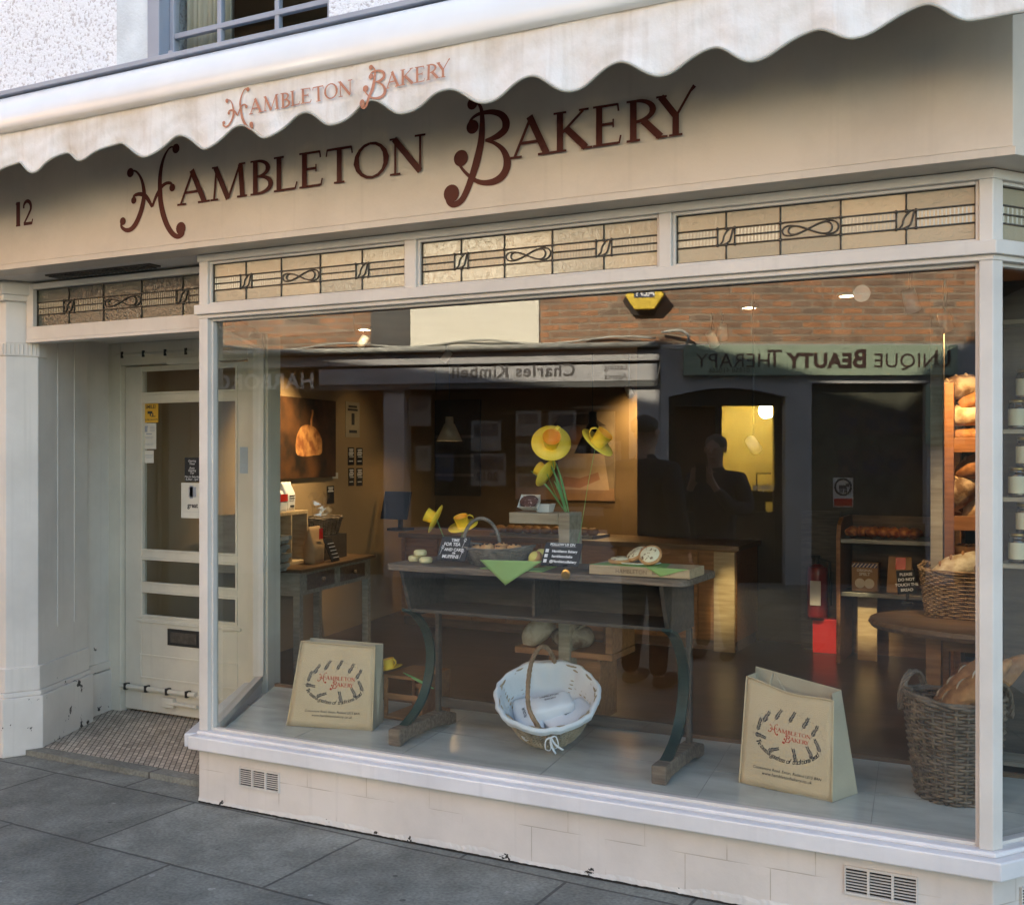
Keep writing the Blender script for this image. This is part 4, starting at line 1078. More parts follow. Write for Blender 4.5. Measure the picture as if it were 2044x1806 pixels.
# rendered surround with a segmental arch
ax0, zsp = opp(1335, 792, 'B'); ax1 = opp(1568, 792, 'B')[0]; zap = opp(1450, 774, 'B')[1]
b = B()
xg = opp(1620, 850, 'B')[0]
b.bb(0.003, ax0, -.3, -.002, 0, zsp); b.bb(ax1, xg, -.3, -.002, 0, zsp)
n = 16; pts = [(ax0, zsp)] + [(lerp(ax0, ax1, k / n), zsp + (zap - zsp) * math.sin(math.pi * k / n)) for k in range(1, n)] + [(ax1, zsp)]
for (xa, za), (xb3, zb3) in zip(pts, pts[1:]):
    b.prism3([(xa, -.3, za), (xb3, -.3, zb3), (xb3, -.3, zs2 - .001), (xa, -.3, zs2 - .001)], (0, .298, 0))
b.bb(0.003, ax0, -.3, -.002, zsp, zs2 - .001); b.bb(ax1, xg, -.3, -.002, zsp, zs2 - .001)
b.bb(xg, 8, -.3, -.002, opp(1700, 765, 'B')[1], zs2 - .001)
xq0, xq1 = opp(1850, 850, 'B')[0], opp(1905, 850, 'B')[0]
b.bb(xq0, xq1, -.3, -.003, 0, opp(1700, 766, 'B')[1])
b.build("rendered_surround", GREYP, bs, local=True)
b = B(); b.bb(xg, xq0, -.3, -.06, 0, .72); b.bb(xg, xq0, -.2, -.14, .72, opp(1700, 766, 'B')[1]); b.bb(xq1, 8, -.3, -.05, 0, opp(1700, 766, 'B')[1]); b.build("shop_window_backing", mat("dark_blind", (.09, .095, .07), (.05, .052, .04), rough=.4), bs, local=True)
b = B()
for i, (u0, u1) in enumerate(((1672, 1712), (1722, 1765), (1772, 1818), (1824, 1846))):
    for va_, vb_ in ((818, 868), (898, 948)):
        b = B(); b.cur = (i + (va_ > 850)) % 2; obox(b, 'B', u0, va_, u1, vb_, -.139, -.135); b.build("window_picture", [mat("poster_dark", (.04, .05, .07), (.10, .07, .05), scale=9, contrast=(.45, .55)), mat("poster_brown", (.12, .08, .06), (.03, .04, .05), scale=8, contrast=(.45, .55))], bs, local=True)
b = B()
x, z = opp(1683, 975, 'B', -.13)
b.bb(x - .12, x + .12, -.139, -.134, z - .22, z + .13); b.cur = 1; b.bb(x - .11, x + .11, -.1335, -.132, z - .21, z - .12)
b.cur = 2; b.tube([(x + .095 * math.cos(k * .2), -.130, z + .02 + .095 * math.sin(k * .2)) for k in range(32)], .012, 5); b.bb(x - .05, x + .04, -.1335, -.131, z - .0, z + .04); b.bb(x + .03, x + .07, -.1335, -.131, z + .02, z + .06)
for q in (-.045, -.02, .015, .033): b.bb(x + q, x + q + .012, -.1335, -.131, z - .05, z)
b.build("no_dogs_sign", [PAPER, RED, INK], bs, local=True)
xs0, _z = opp(1365, 748, 'B', .08); xs1, zt2 = opp(1912, 688, 'B', .08); zb2_ = opp(1600, 749, 'B', .08)[1]
b = B(); b.bb(xs0, xs1, 0.001, .08, zb2_, zt2); sg = b.build("sign_board", SIGNGREEN, bs, local=True, bevel=.004)
hB = zt2 - zb2_
def cap(s, u, size, **kw): return mirror_text(s, 'B', u, 733, size, .084, **kw)
items = []
for s, u, sz, kw in (("U", 1882, .30, {}), ("NIQUE", 1808, .235, {'space': 1.06}), ("B", 1717, .30, {'bold': .008}), ("EAUTY", 1637, .235, {'bold': .010, 'space': 1.06}), ("T", 1546, .30, {}), ("HERAPY", 1464, .235, {'space': 1.06})):
    items.append(cap(s, u, sz, **kw))
items.append(mirror_text("01858 410666", 'B', 1455, 744, .085, .084))
texts("sign_lettering", items, SIGNBROWN, sg, local=True)
b = B(); obox(b, 'B', 1848, 770, 1926, 886, .02, .05); hs = b.build("hanging_price_list", SIGNGREEN, bs, local=True, bevel=.004)
texts("price_list_print", [mirror_text(t_, 'B', 1887, v_, s_, .053) for t_, v_, s_ in (("UNIQUE", 795, .07), ("BEAUTY", 806, .085), ("THERAPY", 815, .06), ("Waxing", 826, .05), ("Facials & Nails", 835, .05), ("Manicures", 844, .05), ("Massage", 853, .05), ("Pedicures", 862, .05), ("01858 410666", 878, .06))], SIGNBROWN, hs, local=True)
# doorway joinery, lit treatment room beyond
dx0, dtz = opp(1432, 818, 'B', -.5); dx1, _ = opp(1570, 818, 'B', -.5)
b = B()
b.bb(ax0, ax0 + .11, -.28, -.18, 0, zap); b.bb(ax1 - .09, ax1, -.28, -.18, 0, zap); b.bb(ax0 + .11, ax1 - .09, -.28, -.18, zsp - .10, zap)
b.bb(ax0 + .11, ax1 - .09, -.26, -.20, .0, .85)
b.bb(dx0 - .07, dx0, -.28, -.2, .85, zsp - .1); b.build("door_joinery", mat("dark_door_paint", (.022, .024, .022), rough=.3), bs, local=True)
b = B(); b.bb(ax0 - .1, dx0 - .02, -.45, -.40, 0, zsp + .1); b.build("hall_partition", mat("brown_hall", (.10, .045, .022), rough=.6), bs, local=True)
b = B(); b.bb(dx0 - .02, ax1 + .3, -2.0, -1.9, 0, 2.6); b.bb(ax1 + .3, ax1 + .4, -1.9, -.32, 0, 2.6); b.bb(dx0 - .1, dx0 - .02, -1.9, -.45, 0, 2.6); b.bb(dx0 - .1, ax1 + .4, -1.9, -.32, 2.45, 2.55)
b.build("treatment_room", mat("yellow_room_wall", (.72, .60, .22), rough=.8), bs, local=True)
b = B(); xx, zz = opp(1530, 826, 'B', -1.2); b.beam((xx - .13, -1.2, 2.24), (xx + .13, -1.3, 2.28), .07, .03)
b.build("strip_lamp", mat("lit_tube", (1, .95, .8), emit=((1, .92, .7), 5)), bs, local=True)
def lamp(name, parent, loc, power, colr, size=.04, spot=None, aim=None):
    ld_ = bpy.data.lights.new(name, 'SPOT' if spot else 'POINT'); ld_.energy = power; ld_.color = colr; ld_.shadow_soft_size = size
    if spot: ld_.spot_size = R(spot); ld_.spot_blend = 1.0
    o = bpy.data.objects.new(name, ld_); col.objects.link(o); o.parent = parent; o.location = WM.get(parent.name, Matrix()).inverted() @ Vector(loc) if parent else loc
    if aim is not None:
        q = (Vector(aim) - Vector(loc)).to_track_quat('-Z', 'Y'); o.rotation_euler = (WM.get(parent.name, Matrix()).inverted().to_quaternion() @ q).to_euler()
    return o
_w = WM[bs.name] @ Vector((xx, -1.2, 2.1))
lamp("treatment_room_light", bs, _w, 22, (1, .86, .5), .1)
texts("door_lettering", [mirror_text("unique", 'B', u_, 977, .11, -.19, bold=.004) for u_ in (1418, 1470, 1528)], mat("frosted_letters", (.6, .6, .55), rough=.6), bs, local=True)
b = B(); b.bb(dx0 + .02, ax1 - .1, -.9, -.6, .0, .95); b.bb(dx1 - .42, dx1 - .1, -.9, -.7, .95, 1.08); b.tube([(dx1 - .3, -.8, 1.08), (dx1 - .3, -.8, 1.3), (dx1 - .12, -.8, 1.3)], .012, 6)
b.build("salon_counter", DARK, bs, local=True)
# alarm box high on the brickwork
x, z = opp(1287, 590, 'A', .12)
ab = thing("alarm_box", "yellow hexagonal burglar alarm box high on the brickwork opposite", "alarm box", (0, 0, 0)); ab.location = WM[la.name] @ Vector((x, .001, z)); ab.rotation_euler = (0, 0, -ANG['A'])
hx = lambda r: [(r * 1.2 * math.cos(R(60 * k)), r * math.sin(R(60 * k))) for k in range(6)]
b = B(); b.prism3([(p[0] - .03, 0, p[1] - .05) for p in hx(.20)], (0, .06, 0)); b.build("backplate", DARK, ab, local=True, bevel=.006)
b = B(); b.prism3([(p[0], .061, p[1]) for p in hx(.19)], (0, .10, 0)); b.build("cover", HEXYEL, ab, local=True, bevel=.01)
b = B(); b.bb(-.12, .12, .162, .165, -.03, .10); b.build("badge", BLUE, ab, local=True)
text("badge_lettering", "ADT", .12, frame_to((0, .167, -.01), (-1, 0, 0), (0, 0, 1)), CHALK, ab, local=True, bold=.004)
# terrace closing the street to the left and right so no open horizon is mirrored
b = B(); b.bb(-16, -9.02, -.3, 0, 0, 7.6)
tag(b.build("far_terrace", BRICK, None), "plain brick terrace beyond the letting agents, hidden by the door frame", "building")
ft = bpy.data.objects["far_terrace"]; ft.location = JR; ft.rotation_euler = (0, 0, -ANG['A'])

# ---- passers-by standing in the street (dark reflections)
def person(name, label, loc, rz, height, hands_up, coat, hair):
    """one skinned body with a face and five-fingered hands; clothes and hair as parts"""
    t = thing(name, label, "person", loc, rz=rz); k = height / 1.75
    def skin(nm, verts, edges, m, parent=t, sub=2, root=0):
        me = bpy.data.meshes.new(nm); me.from_pydata([tuple(Vector(v[0]) * k) for v in verts], edges, []); me.materials.append(m)
        o = bpy.data.objects.new(nm, me); col.objects.link(o); o.parent = parent
        o.modifiers.new("skin", 'SKIN'); sm = o.modifiers.new("sub", 'SUBSURF'); sm.levels = sub; sm.render_levels = sub
        for i, v in enumerate(verts):
            r_ = v[1] if isinstance(v[1], tuple) else (v[1], v[1]); sv_ = me.skin_vertices[0].data[i]; sv_.radius = (r_[0] * k, r_[1] * k); sv_.use_root = (i == root); sv_.use_loose = False
        return o
    # faces -Y in local space
    V = [((0, 0, .95), .13), ((0, 0, 1.12), .125), ((0, .01, 1.30), .15), ((0, .02, 1.44), .10), ((0, .01, 1.52), .052), ((0, -.01, 1.60), (.07, .085)), ((0, -.015, 1.68), (.078, .09)), ((0, 0, 1.735), (.05, .06))]
    E_ = [(i, i + 1) for i in range(7)]
    def chain(par, pts):
        p = par
        for q, r in pts:
            V.append((q, r)); E_.append((p, len(V) - 1)); p = len(V) - 1
        return p
    hands = []
    for s in (-1, 1):
        chain(0, [((s * .09, 0, .88), .09), ((s * .10, -.01, .50), .06), ((s * .105, .01, .28), .055), ((s * .11, .03, .08), .04), ((s * .12, -.08, .035), .038), ((s * .125, -.16, .03), .03)])
        if hands_up: arm = [((s * .19, .02, 1.42), .055), ((s * .27, -.02, 1.18), .042), ((s * .20, -.22, 1.20), .036), ((s * .08, -.30, 1.38), .026)]; hd = Vector((-s * .25, -.25, .93))
        else: arm = [((s * .19, .02, 1.42), .055), ((s * .25, .03, 1.14), .042), ((s * .26, -.04, .92), .034), ((s * .255, -.09, .84), .026)]; hd = Vector((0, -.25, -.96))
        wr = chain(2, arm)
        hd.normalize(); w0 = Vector(arm[-1][0]); side = Vector((0, -1, 0)).cross(hd).normalized() * -s
        pm = chain(wr, [(tuple(w0 + hd * .05), (.034, .018)), (tuple(w0 + hd * .085), (.036, .016))])
        for fi, (o, ln) in enumerate(((-.027, .068), (-.009, .078), (.009, .072), (.027, .056))):
            b0 = w0 + hd * .088 + side * o; crl = Vector((-s * .3, -.6, 0)) if not hands_up else Vector((0, .5, -.1))
            chain(pm, [(tuple(b0), .009), (tuple(b0 + hd * ln * .5 + crl * .008), .0085), (tuple(b0 + hd * ln * .85 + crl * .028), .007)])
        chain(wr, [(tuple(w0 + hd * .03 - side * .03), .012), (tuple(w0 + hd * .06 - side * .05), .010), (tuple(w0 + hd * .085 - side * .052), .008)])
    body = skin("body", V, E_, SKIN)
    b = B(); S_ = lambda x, y, z: (x * k, y * k, z * k)
    b.cur = 0
    for s in (-1, 1):
        b.blob(S_(s * .032, -.088, 1.655), .013 * k); b.blob(S_(s * .082, .0, 1.645), (.012 * k, .02 * k, .03 * k))
    b.blob(S_(0, -.108, 1.625), (.015 * k, .022 * k, .024 * k)); b.blob(S_(0, -.09, 1.585), (.026 * k, .012 * k, .008 * k))
    b.build("face_features", SKIN, t, local=True, smooth=True)
    b = B(); b.blob(S_(0, .018, 1.695), (.084 * k, .098 * k, .072 * k), lump=.07, flatb=.55, n=24, m=14); b.build("hair", hair, t, local=True, smooth=True)
    JV_, JE = [((0, 0, .76), (.20, .15)), ((0, 0, 1.0), (.175, .13)), ((0, .0, 1.2), (.19, .14)), ((0, .015, 1.38), (.19, .13)), ((0, .012, 1.475), (.075, .07)), ((0, .0, 1.53), (.07, .07))], [(0, 1), (1, 2), (2, 3), (3, 4), (4, 5)]
    for s in (-1, 1):
        if hands_up: arm = [((s * .19, .02, 1.40), .085), ((s * .275, -.02, 1.18), .068), ((s * .20, -.22, 1.20), .058), ((s * .10, -.285, 1.345), .045)]
        else: arm = [((s * .20, .02, 1.40), .085), ((s * .26, .03, 1.14), .068), ((s * .265, -.04, .93), .055), ((s * .258, -.075, .87), .045)]
        p = 3
        for q, r in arm: JV_.append((q, r)); JE.append((p, len(JV_) - 1)); p = len(JV_) - 1
    skin("jacket", JV_, JE, coat)
    TV, TE = [((0, 0, .92), (.15, .12))], []
    for s in (-1, 1):
        p = 0
        for q, r in [((s * .09, 0, .82), .105), ((s * .105, -.01, .5), .08), ((s * .108, .01, .28), .07), ((s * .112, .03, .07), .062)]:
            TV.append((q, r)); TE.append((p, len(TV) - 1)); p = len(TV) - 1
    skin("trousers", TV, TE, BLACKCL)
    for s in (-1, 1):
        b = B(); b.blob(S_(s * .12, -.05, .045), (.052 * k, .145 * k, .05 * k), flatb=.8); b.build("shoe", BLACKCL, t, local=True, smooth=True)
    return t
def street(u, v, dep):
    r = Vector(ray(u, v)); p = Vector(CAM) + r * dep; return Vector((p.x, .1 - p.y, 0))
p1 = person("person", "person in dark jacket turned away with hands down, mirrored beside the pale pier", street(1290, 905, 7.3), R(15), 1.79, False, NAVY, HAIR)
p2 = person("person", "person in dark coat with both hands raised to the chest, mirrored in the salon doorway", street(1428, 905, 8.3), R(182), 1.68, True, NAVY, HAIR)
b = B(); b.bb(-.04, .04, -.335, -.325, 1.34, 1.48); b.build("phone", BLACK, p2, local=True, bevel=.004)

# ================================================================ WINDOW DISPLAY
RT = Vector((CS, SN, 0)); FW = Vector((-SN, CS, 0)); UP = Vector((0, 0, 1))       # picture-right, away, up
LZ = .302
def rot_to(axis, roll=0):
    return Vector(axis).to_track_quat('Z', 'Y').to_matrix().to_4x4() @ Matrix.Rotation(roll, 4, 'Z')

# ---- old school desk
desk = thing("school_desk", "long dark wooden desk with green curved iron legs in the middle of the window", "desk", (1.47, .45, .30))
DT = 1.075
dl, dr = .812, 2.160
fl, fr_ = at(772, 1120, .27), at(1367, 1149, .27)
bk = onz(1428, 1117, DT)
dyb = .66
def rounded(x0, x1, y0, y1, r, n=6):
    out = []
    for cx_, cy_, a in ((x1 - r, y0 + r, -90), (x1 - r, y1 - r, 0), (x0 + r, y1 - r, 90), (x0 + r, y0 + r, 180)):
        out += [(cx_ + r * math.cos(R(a + 90 * k / n)), cy_ + r * math.sin(R(a + 90 * k / n))) for k in range(n + 1)]
    return out
b = B(); b.prism(rounded(dl, dr + .01, .255, dyb, .045), DT - .028, DT); b.build("desk_top", OLDWOOD, desk, bevel=.005)
sx0, sx1 = .90, 2.055
b = B(); b.bb(sx0, sx1, .34, dyb - .02, .862, .876); b.build("book_shelf", DESKWOOD, desk, bevel=.002)
b = B(); b.bb(sx0, sx1, dyb - .04, dyb - .026, .876, DT - .029); b.build("back_board", DESKWOOD, desk)
b = B(); b.bb(1.47, 1.482, .37, dyb - .041, .877, DT - .029); b.build("divider", DESKWOOD, desk)
for x in (sx0 - .018, sx1 + .001):
    b = B(); b.prism3([(x, .27, DT - .029), (x, dyb - .01, DT - .029), (x, dyb - .01, .84), (x, .40, .84), (x, .34, .875)], (.018, 0, 0)); b.build("end_board", DESKWOOD, desk, bevel=.002)
for x in (.878, 2.068):
    b = B(); b.bb(x - .011, x + .011, .590, .618, .36, .84); b.build("post", DESKWOOD, desk, bevel=.004)
    b = B(); b.prism3([(x - .03, .235, .30), (x - .03, .255, .30), (x - .03, .32, .318), (x - .03, .60, .318), (x - .03, .66, .30), (x - .03, .72, .30), (x - .03, .72, .345), (x - .03, .62, .375), (x - .03, .36, .375), (x - .03, .235, .372)], (.06, 0, 0)); b.build("foot", OLDWOOD, desk, bevel=.007)
    path = spline([(.33, .87), (.42, .83), (.505, .74), (.535, .63), (.50, .51), (.42, .42), (.30, .365)], 8)
    b = B(); n = len(path)
    vs = []
    for i, (y, z) in enumerate(path):
        a, c = path[max(i - 1, 0)], path[min(i + 1, n - 1)]; d = Vector((c[0] - a[0], c[1] - a[1])).normalized(); q = Vector((-d.y, d.x)) * .006
        for xx in (-.022, .022):
            vs += [(x + xx, y - q.x, z - q.y), (x + xx, y + q.x, z + q.y)]
    fs = []
    for i in range(n - 1):
        a, c = i * 4, (i + 1) * 4
        for p, q in ((0, 1), (1, 3), (3, 2), (2, 0)): fs.append((a + p, a + q, c + q, c + p))
    fs += [(0, 2, 3, 1), ((n - 1) * 4, (n - 1) * 4 + 1, (n - 1) * 4 + 3, (n - 1) * 4 + 2)]
    b.add(vs, fs)
    b.build("iron_leg", IRON, desk, bevel=.002)
b = B(); b.beam((.90, .60, .42), (2.046, .60, .42), .022, .045); b.build("stretcher", DESKWOOD, desk, bevel=.003)
b = B(); b.lathe([(.018, 0), (.02, .003), (.012, .005)], (0, 0, 0), 16, Matrix.Translation(at(1130, 1146, .2535)) @ Matrix.Rotation(R(90), 4, 'X'), cap=True); b.build("brass_plate", BRASS, desk)

# ---- tote bags with the printed wreath
def tote(label, BL, BR, BK, TL, TR_, TB, dip=0.0, handle=None):
    t = thing("tote_bag", label, "tote bag", tuple((BL + BR) / 2), group="jute tote bags in the window")
    nrm = (BR - BL).cross(TL - BL).normalized()
    NU, NV = 14, 14
    def P(u, v, d=0):
        p = (BL.lerp(BR, u)).lerp(TL.lerp(TR_, u), v)
        p = p + UP * (-dip * math.sin(math.pi * u) ** 2 * v ** 3) + nrm * (.012 * math.sin(math.pi * u) * math.sin(math.pi * v) + .003 * math.sin(5 * u + 3 * v) + .0035 * math.sin(11 * u + 5 * v) * math.sin(8 * v - 4 * u) * (v * (1.4 - v)))
        return p + nrm * d
    b = B(); b.add([P(i / NU, j / NV) for i in range(NU + 1) for j in range(NV + 1)], [(i * (NV + 1) + j, (i + 1) * (NV + 1) + j, (i + 1) * (NV + 1) + j + 1, i * (NV + 1) + j + 1) for i in range(NU) for j in range(NV)])
    fr = b.build("front_panel", JUTE, t, smooth=True); q = fr.modifiers.new("thick", 'SOLIDIFY'); q.thickness = .003; q.offset = -1
    back_off = BK - BR
    b = B(); BL2 = BL + back_off; TL2 = TL + (TB - TR_)
    g = .0
    b.add([BL2, BK, TB, TL2], [(1, 0, 3, 2)])
    for X0, X1, Y0, Y1 in ((BR, BK, TR_, TB), (BL, BL2, TL, TL2)):
        mid0 = X0.lerp(X1, .5); mid1 = Y0.lerp(Y1, .5) - (TR_ - TL) * (.06 if X0 is BR else -.06)
        b.add([X0, mid0, X1, Y1, mid1, Y0], [(0, 1, 4, 5), (1, 2, 3, 4)])
    b.add([BL + UP * .002, BR + UP * .002, BK + UP * .002, BL2 + UP * .002], [(0, 1, 2, 3)])
    bk_ = b.build("gusset", JUTE_SIDE, t); q = bk_.modifiers.new("thick", 'SOLIDIFY'); q.thickness = .003
    b = B(); b.tube([P(k / 12, .997, .002) for k in range(13)], .0035, 6); b.tube([BR.lerp(TR_, k / 8) + nrm * .002 for k in range(9)], .0035, 6); b.tube([BL.lerp(TL, k / 8) + nrm * .002 for k in range(9)], .0035, 6)
    b.build("piping", JUTE, t, smooth=True)
    if handle:
        b = B(); h0, h1, pk = P(.26, .99, -.004), P(.46, .985, -.004), handle
        b.tube(spline([tuple(h0), tuple(h0.lerp(pk, .6)), tuple(pk), tuple(h1.lerp(pk, .55)), tuple(h1)], 5), .006, 6, flat=.4); b.build("handle", JUTE_SIDE, t, smooth=True)
    # print
    W = (BR - BL).length
    b = B()
    cu, cv = .52, .55; ru, rv = .385, .235
    rnd = random.Random(3)
    def leafq(b, u, v, a, l, w_, d):
        du, dv = math.cos(a), math.sin(a) * .95
        p = [(u, v), (u + du * l * .5 - dv * w_, v + dv * l * .5 + du * w_), (u + du * l, v + dv * l), (u + du * l * .5 + dv * w_, v + dv * l * .5 - du * w_)]
        b.add([P(x, y, d) for x, y in p], [(0, 1, 2, 3)])
    for k, a0 in enumerate((170, 140, 112, 84, 56, 30, -12, -42, -75, -118, -160)):
        a = R(a0); ex, ey = cu + ru * .86 * math.cos(a), cv + rv * .82 * math.sin(a)
        dirn = R(62) if 20 < a0 < 150 else (R(75) if a0 >= 150 else (R(118) if a0 > -60 else (R(105) if a0 > -100 else R(20))))
        if a0 == -160: dirn = R(-8)
        L_ = .12; ex -= math.cos(dirn) * L_ / 2; ey -= math.sin(dirn) * L_ / 2
        for i in range(11):
            f_ = i / 10; px_, py_ = ex + math.cos(dirn) * L_ * f_, ey + math.sin(dirn) * L_ * f_
            for s_ in (-1, 1): leafq(b, px_, py_, dirn + s_ * rnd.uniform(.5, .8), rnd.uniform(.034, .05) * (1 - .35 * f_), .0042, .0012 + .00006 * (i * 2 + (s_ > 0)))
        leafq(b, ex - math.cos(dirn) * .05, ey - math.sin(dirn) * .05, dirn, .17, .0016, .0011)
    for k in range(90):
        a = rnd.uniform(0, 6.28)
        if -2.6 < (a - 6.28 if a > 3.14 else a) < -.5: continue
        u, v = cu + ru * rnd.uniform(.97, 1.06) * math.cos(a), cv + rv * rnd.uniform(.97, 1.06) * math.sin(a); leafq(b, u, v, a, .006, .003, .0013)
    b.build("wreath_print", mat("grey_print", (.085, .085, .095), (.06, .06, .07), rough=.7), fr)
    b = B()
    def put(x, z, d):
        if x > 1.30: x -= 1.12; z -= .235
        u = .30 + (x + .355) / 1.62 * .47; v = .565 + (z - FZ) / 1.62 * .47 * (W / (TL - BL).length)
        return P(u, v, .0016 + d * .3)
    logo(b, put); b.build("name_print", REDINK, fr)
    items = []
    s_ = "The taste & goodness of traditional bread"
    for i, ch in enumerate(s_):
        a = R(lerp(-152, -32, i / (len(s_) - 1))); u, v = cu + ru * 1.02 * math.cos(a), cv + rv * 1.16 * math.sin(a)
        a2 = a + .01; p0_, p1_ = P(u, v, .0016), P(cu + ru * 1.02 * math.cos(a2), cv + rv * 1.16 * math.sin(a2), .0016)
        xd = (p1_ - p0_).normalized(); zd = nrm.cross(xd)
        if ch != ' ': items.append((ch, .026, frame_to(p0_, xd, zd), {'shear': .3}))
    xd = (P(.6, .1) - P(.4, .1)).normalized(); zd = nrm.cross(xd)
    items.append(("Cottesmore Road, Exton, Rutland LE15 8AN", .0145, frame_to(P(.52, .175, .0018), xd, zd), {'shear': .2}))
    items.append(("www.hambletonbakery.co.uk", .0165, frame_to(P(.52, .125, .0018), xd, zd), {'shear': .2}))
    texts("address_print", items, INK, fr)
    return t
G = lambda u, v: onz(u, v, .3025)
tote("upright jute tote bag with printed bakery wreath, beside the wooden crate", G(573, 1447), G(743, 1458), G(765, 1439), at(602, 1279, .40), at(749, 1291, .50), at(765, 1284, .60))
tote("slumped jute tote bag with dipped top edge and a handle showing, near the log basket", G(1476, 1561), G(1661, 1600), G(1712, 1582), at(1491, 1349, .47), at(1664, 1398, .40), at(1679, 1376, .52), dip=.018, handle=at(1544, 1341, .46))

# ---- wicker
def weave(b, c, H, rad, stakes, rows, r, M=None, amp=.004, zf=None, pw=1.0):
    c = Vector(c); N_ = stakes * 3
    def pt(th, t, off):
        rx, ry = rad(t); cx_, sx_ = math.cos(th), math.sin(th)
        x = (abs(cx_) ** pw) * (1 if cx_ > 0 else -1) * (rx + off); y = (abs(sx_) ** pw) * (1 if sx_ > 0 else -1) * (ry + off)
        p = Vector((x, y, H * t + (zf(th, t) if zf else 0)))
        return (M @ p if M is not None else p) + c
    for k in range(stakes):
        th = 2 * math.pi * k / stakes; b.tube([pt(th, t / 8, 0) for t in range(9)], r * 1.15, 5)
    for j in range(rows):
        t = (j + .5) / rows; b.tube([pt(2 * math.pi * i / N_, t, amp * math.cos(stakes * math.pi * i / N_ + (math.pi if j % 2 else 0)) * 1.0) for i in range(N_)], r, 5, closed=True)
    for q in range(3): b.tube([pt(2 * math.pi * i / N_, 1.0 + .006 * q / max(H, .01), amp * 1.4 * math.cos(stakes * math.pi * i / N_ / 1.5 + q * 2.1)) for i in range(N_)], r * 1.35, 5, closed=True)
    b.lathe([(rad(0)[0] * .98, .002), (.001, .004)], c, 24, M, sx=1, sy=rad(0)[1] / rad(0)[0])
    return pt
def twist_rope(b, pts, r, strands=3, turns=8, rr=None):
    pts = [Vector(p) for p in pts]; n = len(pts); rr = rr or r * .62
    for s in range(strands):
        out = []; prev = None
        for i, p in enumerate(pts):
            d = (pts[min(i + 1, n - 1)] - pts[max(i - 1, 0)]).normalized()
            u = d.orthogonal() if prev is None else prev - d * prev.dot(d); u.normalize(); prev = u; w_ = d.cross(u)
            a = 2 * math.pi * (turns * i / n + s / strands); out.append(p + u * math.cos(a) * r * .6 + w_ * math.sin(a) * r * .6)
        b.tube(out, rr, 5)

# lined gift basket tipped towards the glass
gc = onz(1090, 1488, .302)
gb = thing("lined_basket", "round wicker basket with tall hoop handle and white cloth liner, tipped towards the glass", "basket", tuple(gc), group="wicker baskets in the window")
tilt = Matrix.Rotation(R(-4), 4, FW) @ Matrix.Rotation(R(33), 4, RT)
MB_ = tilt @ Matrix.Rotation(YAW, 4, 'Z')
H_ = .185; rb, rt_ = .125, .205
# lowest point of the tipped base rests on the ledge
lowz = min((MB_ @ Vector((rb * math.cos(a), rb * math.sin(a), 0))).z for a in [k * .2 for k in range(32)])
bc = Vector((gc.x, gc.y + .03, .306 - lowz))
rad = lambda t: (lerp(rb, rt_, t ** .75), lerp(rb, rt_, t ** .75) * .92)
b = B(); weave(b, bc, H_, rad, 34, 20, .0032, MB_, amp=.0045); b.build("woven_body", WICKER_P, gb, smooth=True)
b = B(); prof = [(rb * .9, .03), (rt_ * .80, .085), (rt_ * .93, H_ - .01), (rt_ * 1.03, H_ + .020), (rt_ * 1.10, H_ + .012), (rt_ * 1.09, H_ + .0), (rt_ * 1.075, H_ - .012)]
prof = spline(prof, 4); nn = 72; vs = []
for i, (r_, z_) in enumerate(prof):
    for k in range(nn):
        a = 2 * math.pi * k / nn; t_ = i / len(prof)
        rf = r_ + (.0025 * math.sin(a * 7 + 1) + .002 * math.sin(a * 17) + .0028 * math.sin(a * 23 + 3 * t_) * math.sin(a * 3)) * (1 if t_ > .2 else .3) - (.02 * max(0, math.cos(a - R(90))) ** 12 if i < len(prof) * .6 else 0)
        vs.append(bc + MB_ @ Vector((rf * math.cos(a), rf * .92 * math.sin(a), z_ + .003 * math.sin(a * 11))))
b.add(vs, [(i * nn + k, i * nn + (k + 1) % nn, (i + 1) * nn + (k + 1) % nn, (i + 1) * nn + k) for i in range(len(prof) - 1) for k in range(nn)]); b.lathe([(rb * .9, .03), (.001, .03)], bc, 24, MB_, sy=.92)
b.build("cloth_liner", CLOTH, gb, smooth=True)
hb = bc + MB_ @ Vector((.01, rt_ * .93, H_ - .02)); hf = bc + MB_ @ Vector((-.02, -rt_ * .97, H_ - .03))
hp = spline([tuple(hf), tuple(at(1058, 1420, hf.y - .01)), tuple(at(1054, 1370, lerp(hf.y, hb.y, .15))), tuple(at(1062, 1318, lerp(hf.y, hb.y, .35))), tuple(at(1080, 1290, lerp(hf.y, hb.y, .55))), tuple(at(1098, 1300, lerp(hf.y, hb.y, .8))), tuple(at(1108, 1330, hb.y)), tuple(hb)], 7)
b = B(); twist_rope(b, hp, .009, 4, 9); b.build("handle", WICKER, gb, smooth=True)
fr0 = bc + MB_ @ Vector((0, -rt_ * 1.0, H_ - .02)); o_ = -FW * .012
b = B()
for pth in (((0, 0, 0), (-.02, 0, -.01), (-.022, 0, -.045), (-.002, 0, -.05), (.0, 0, -.01)), ((0, 0, 0), (.02, 0, .004), (.03, 0, -.03), (.012, 0, -.045), (.0, 0, -.01)), ((0, 0, 0), (.02, 0, -.03), (.05, 0, -.05)), ((0, 0, 0), (.0, 0, -.03), (.02, 0, -.065))):
    b.tube([fr0 + o_ + RT * p[0] + UP * p[2] for p in spline(pth, 4)], .0045, 5, flat=.35)
b.build("ribbon_bow", CLOTH, gb, smooth=True)
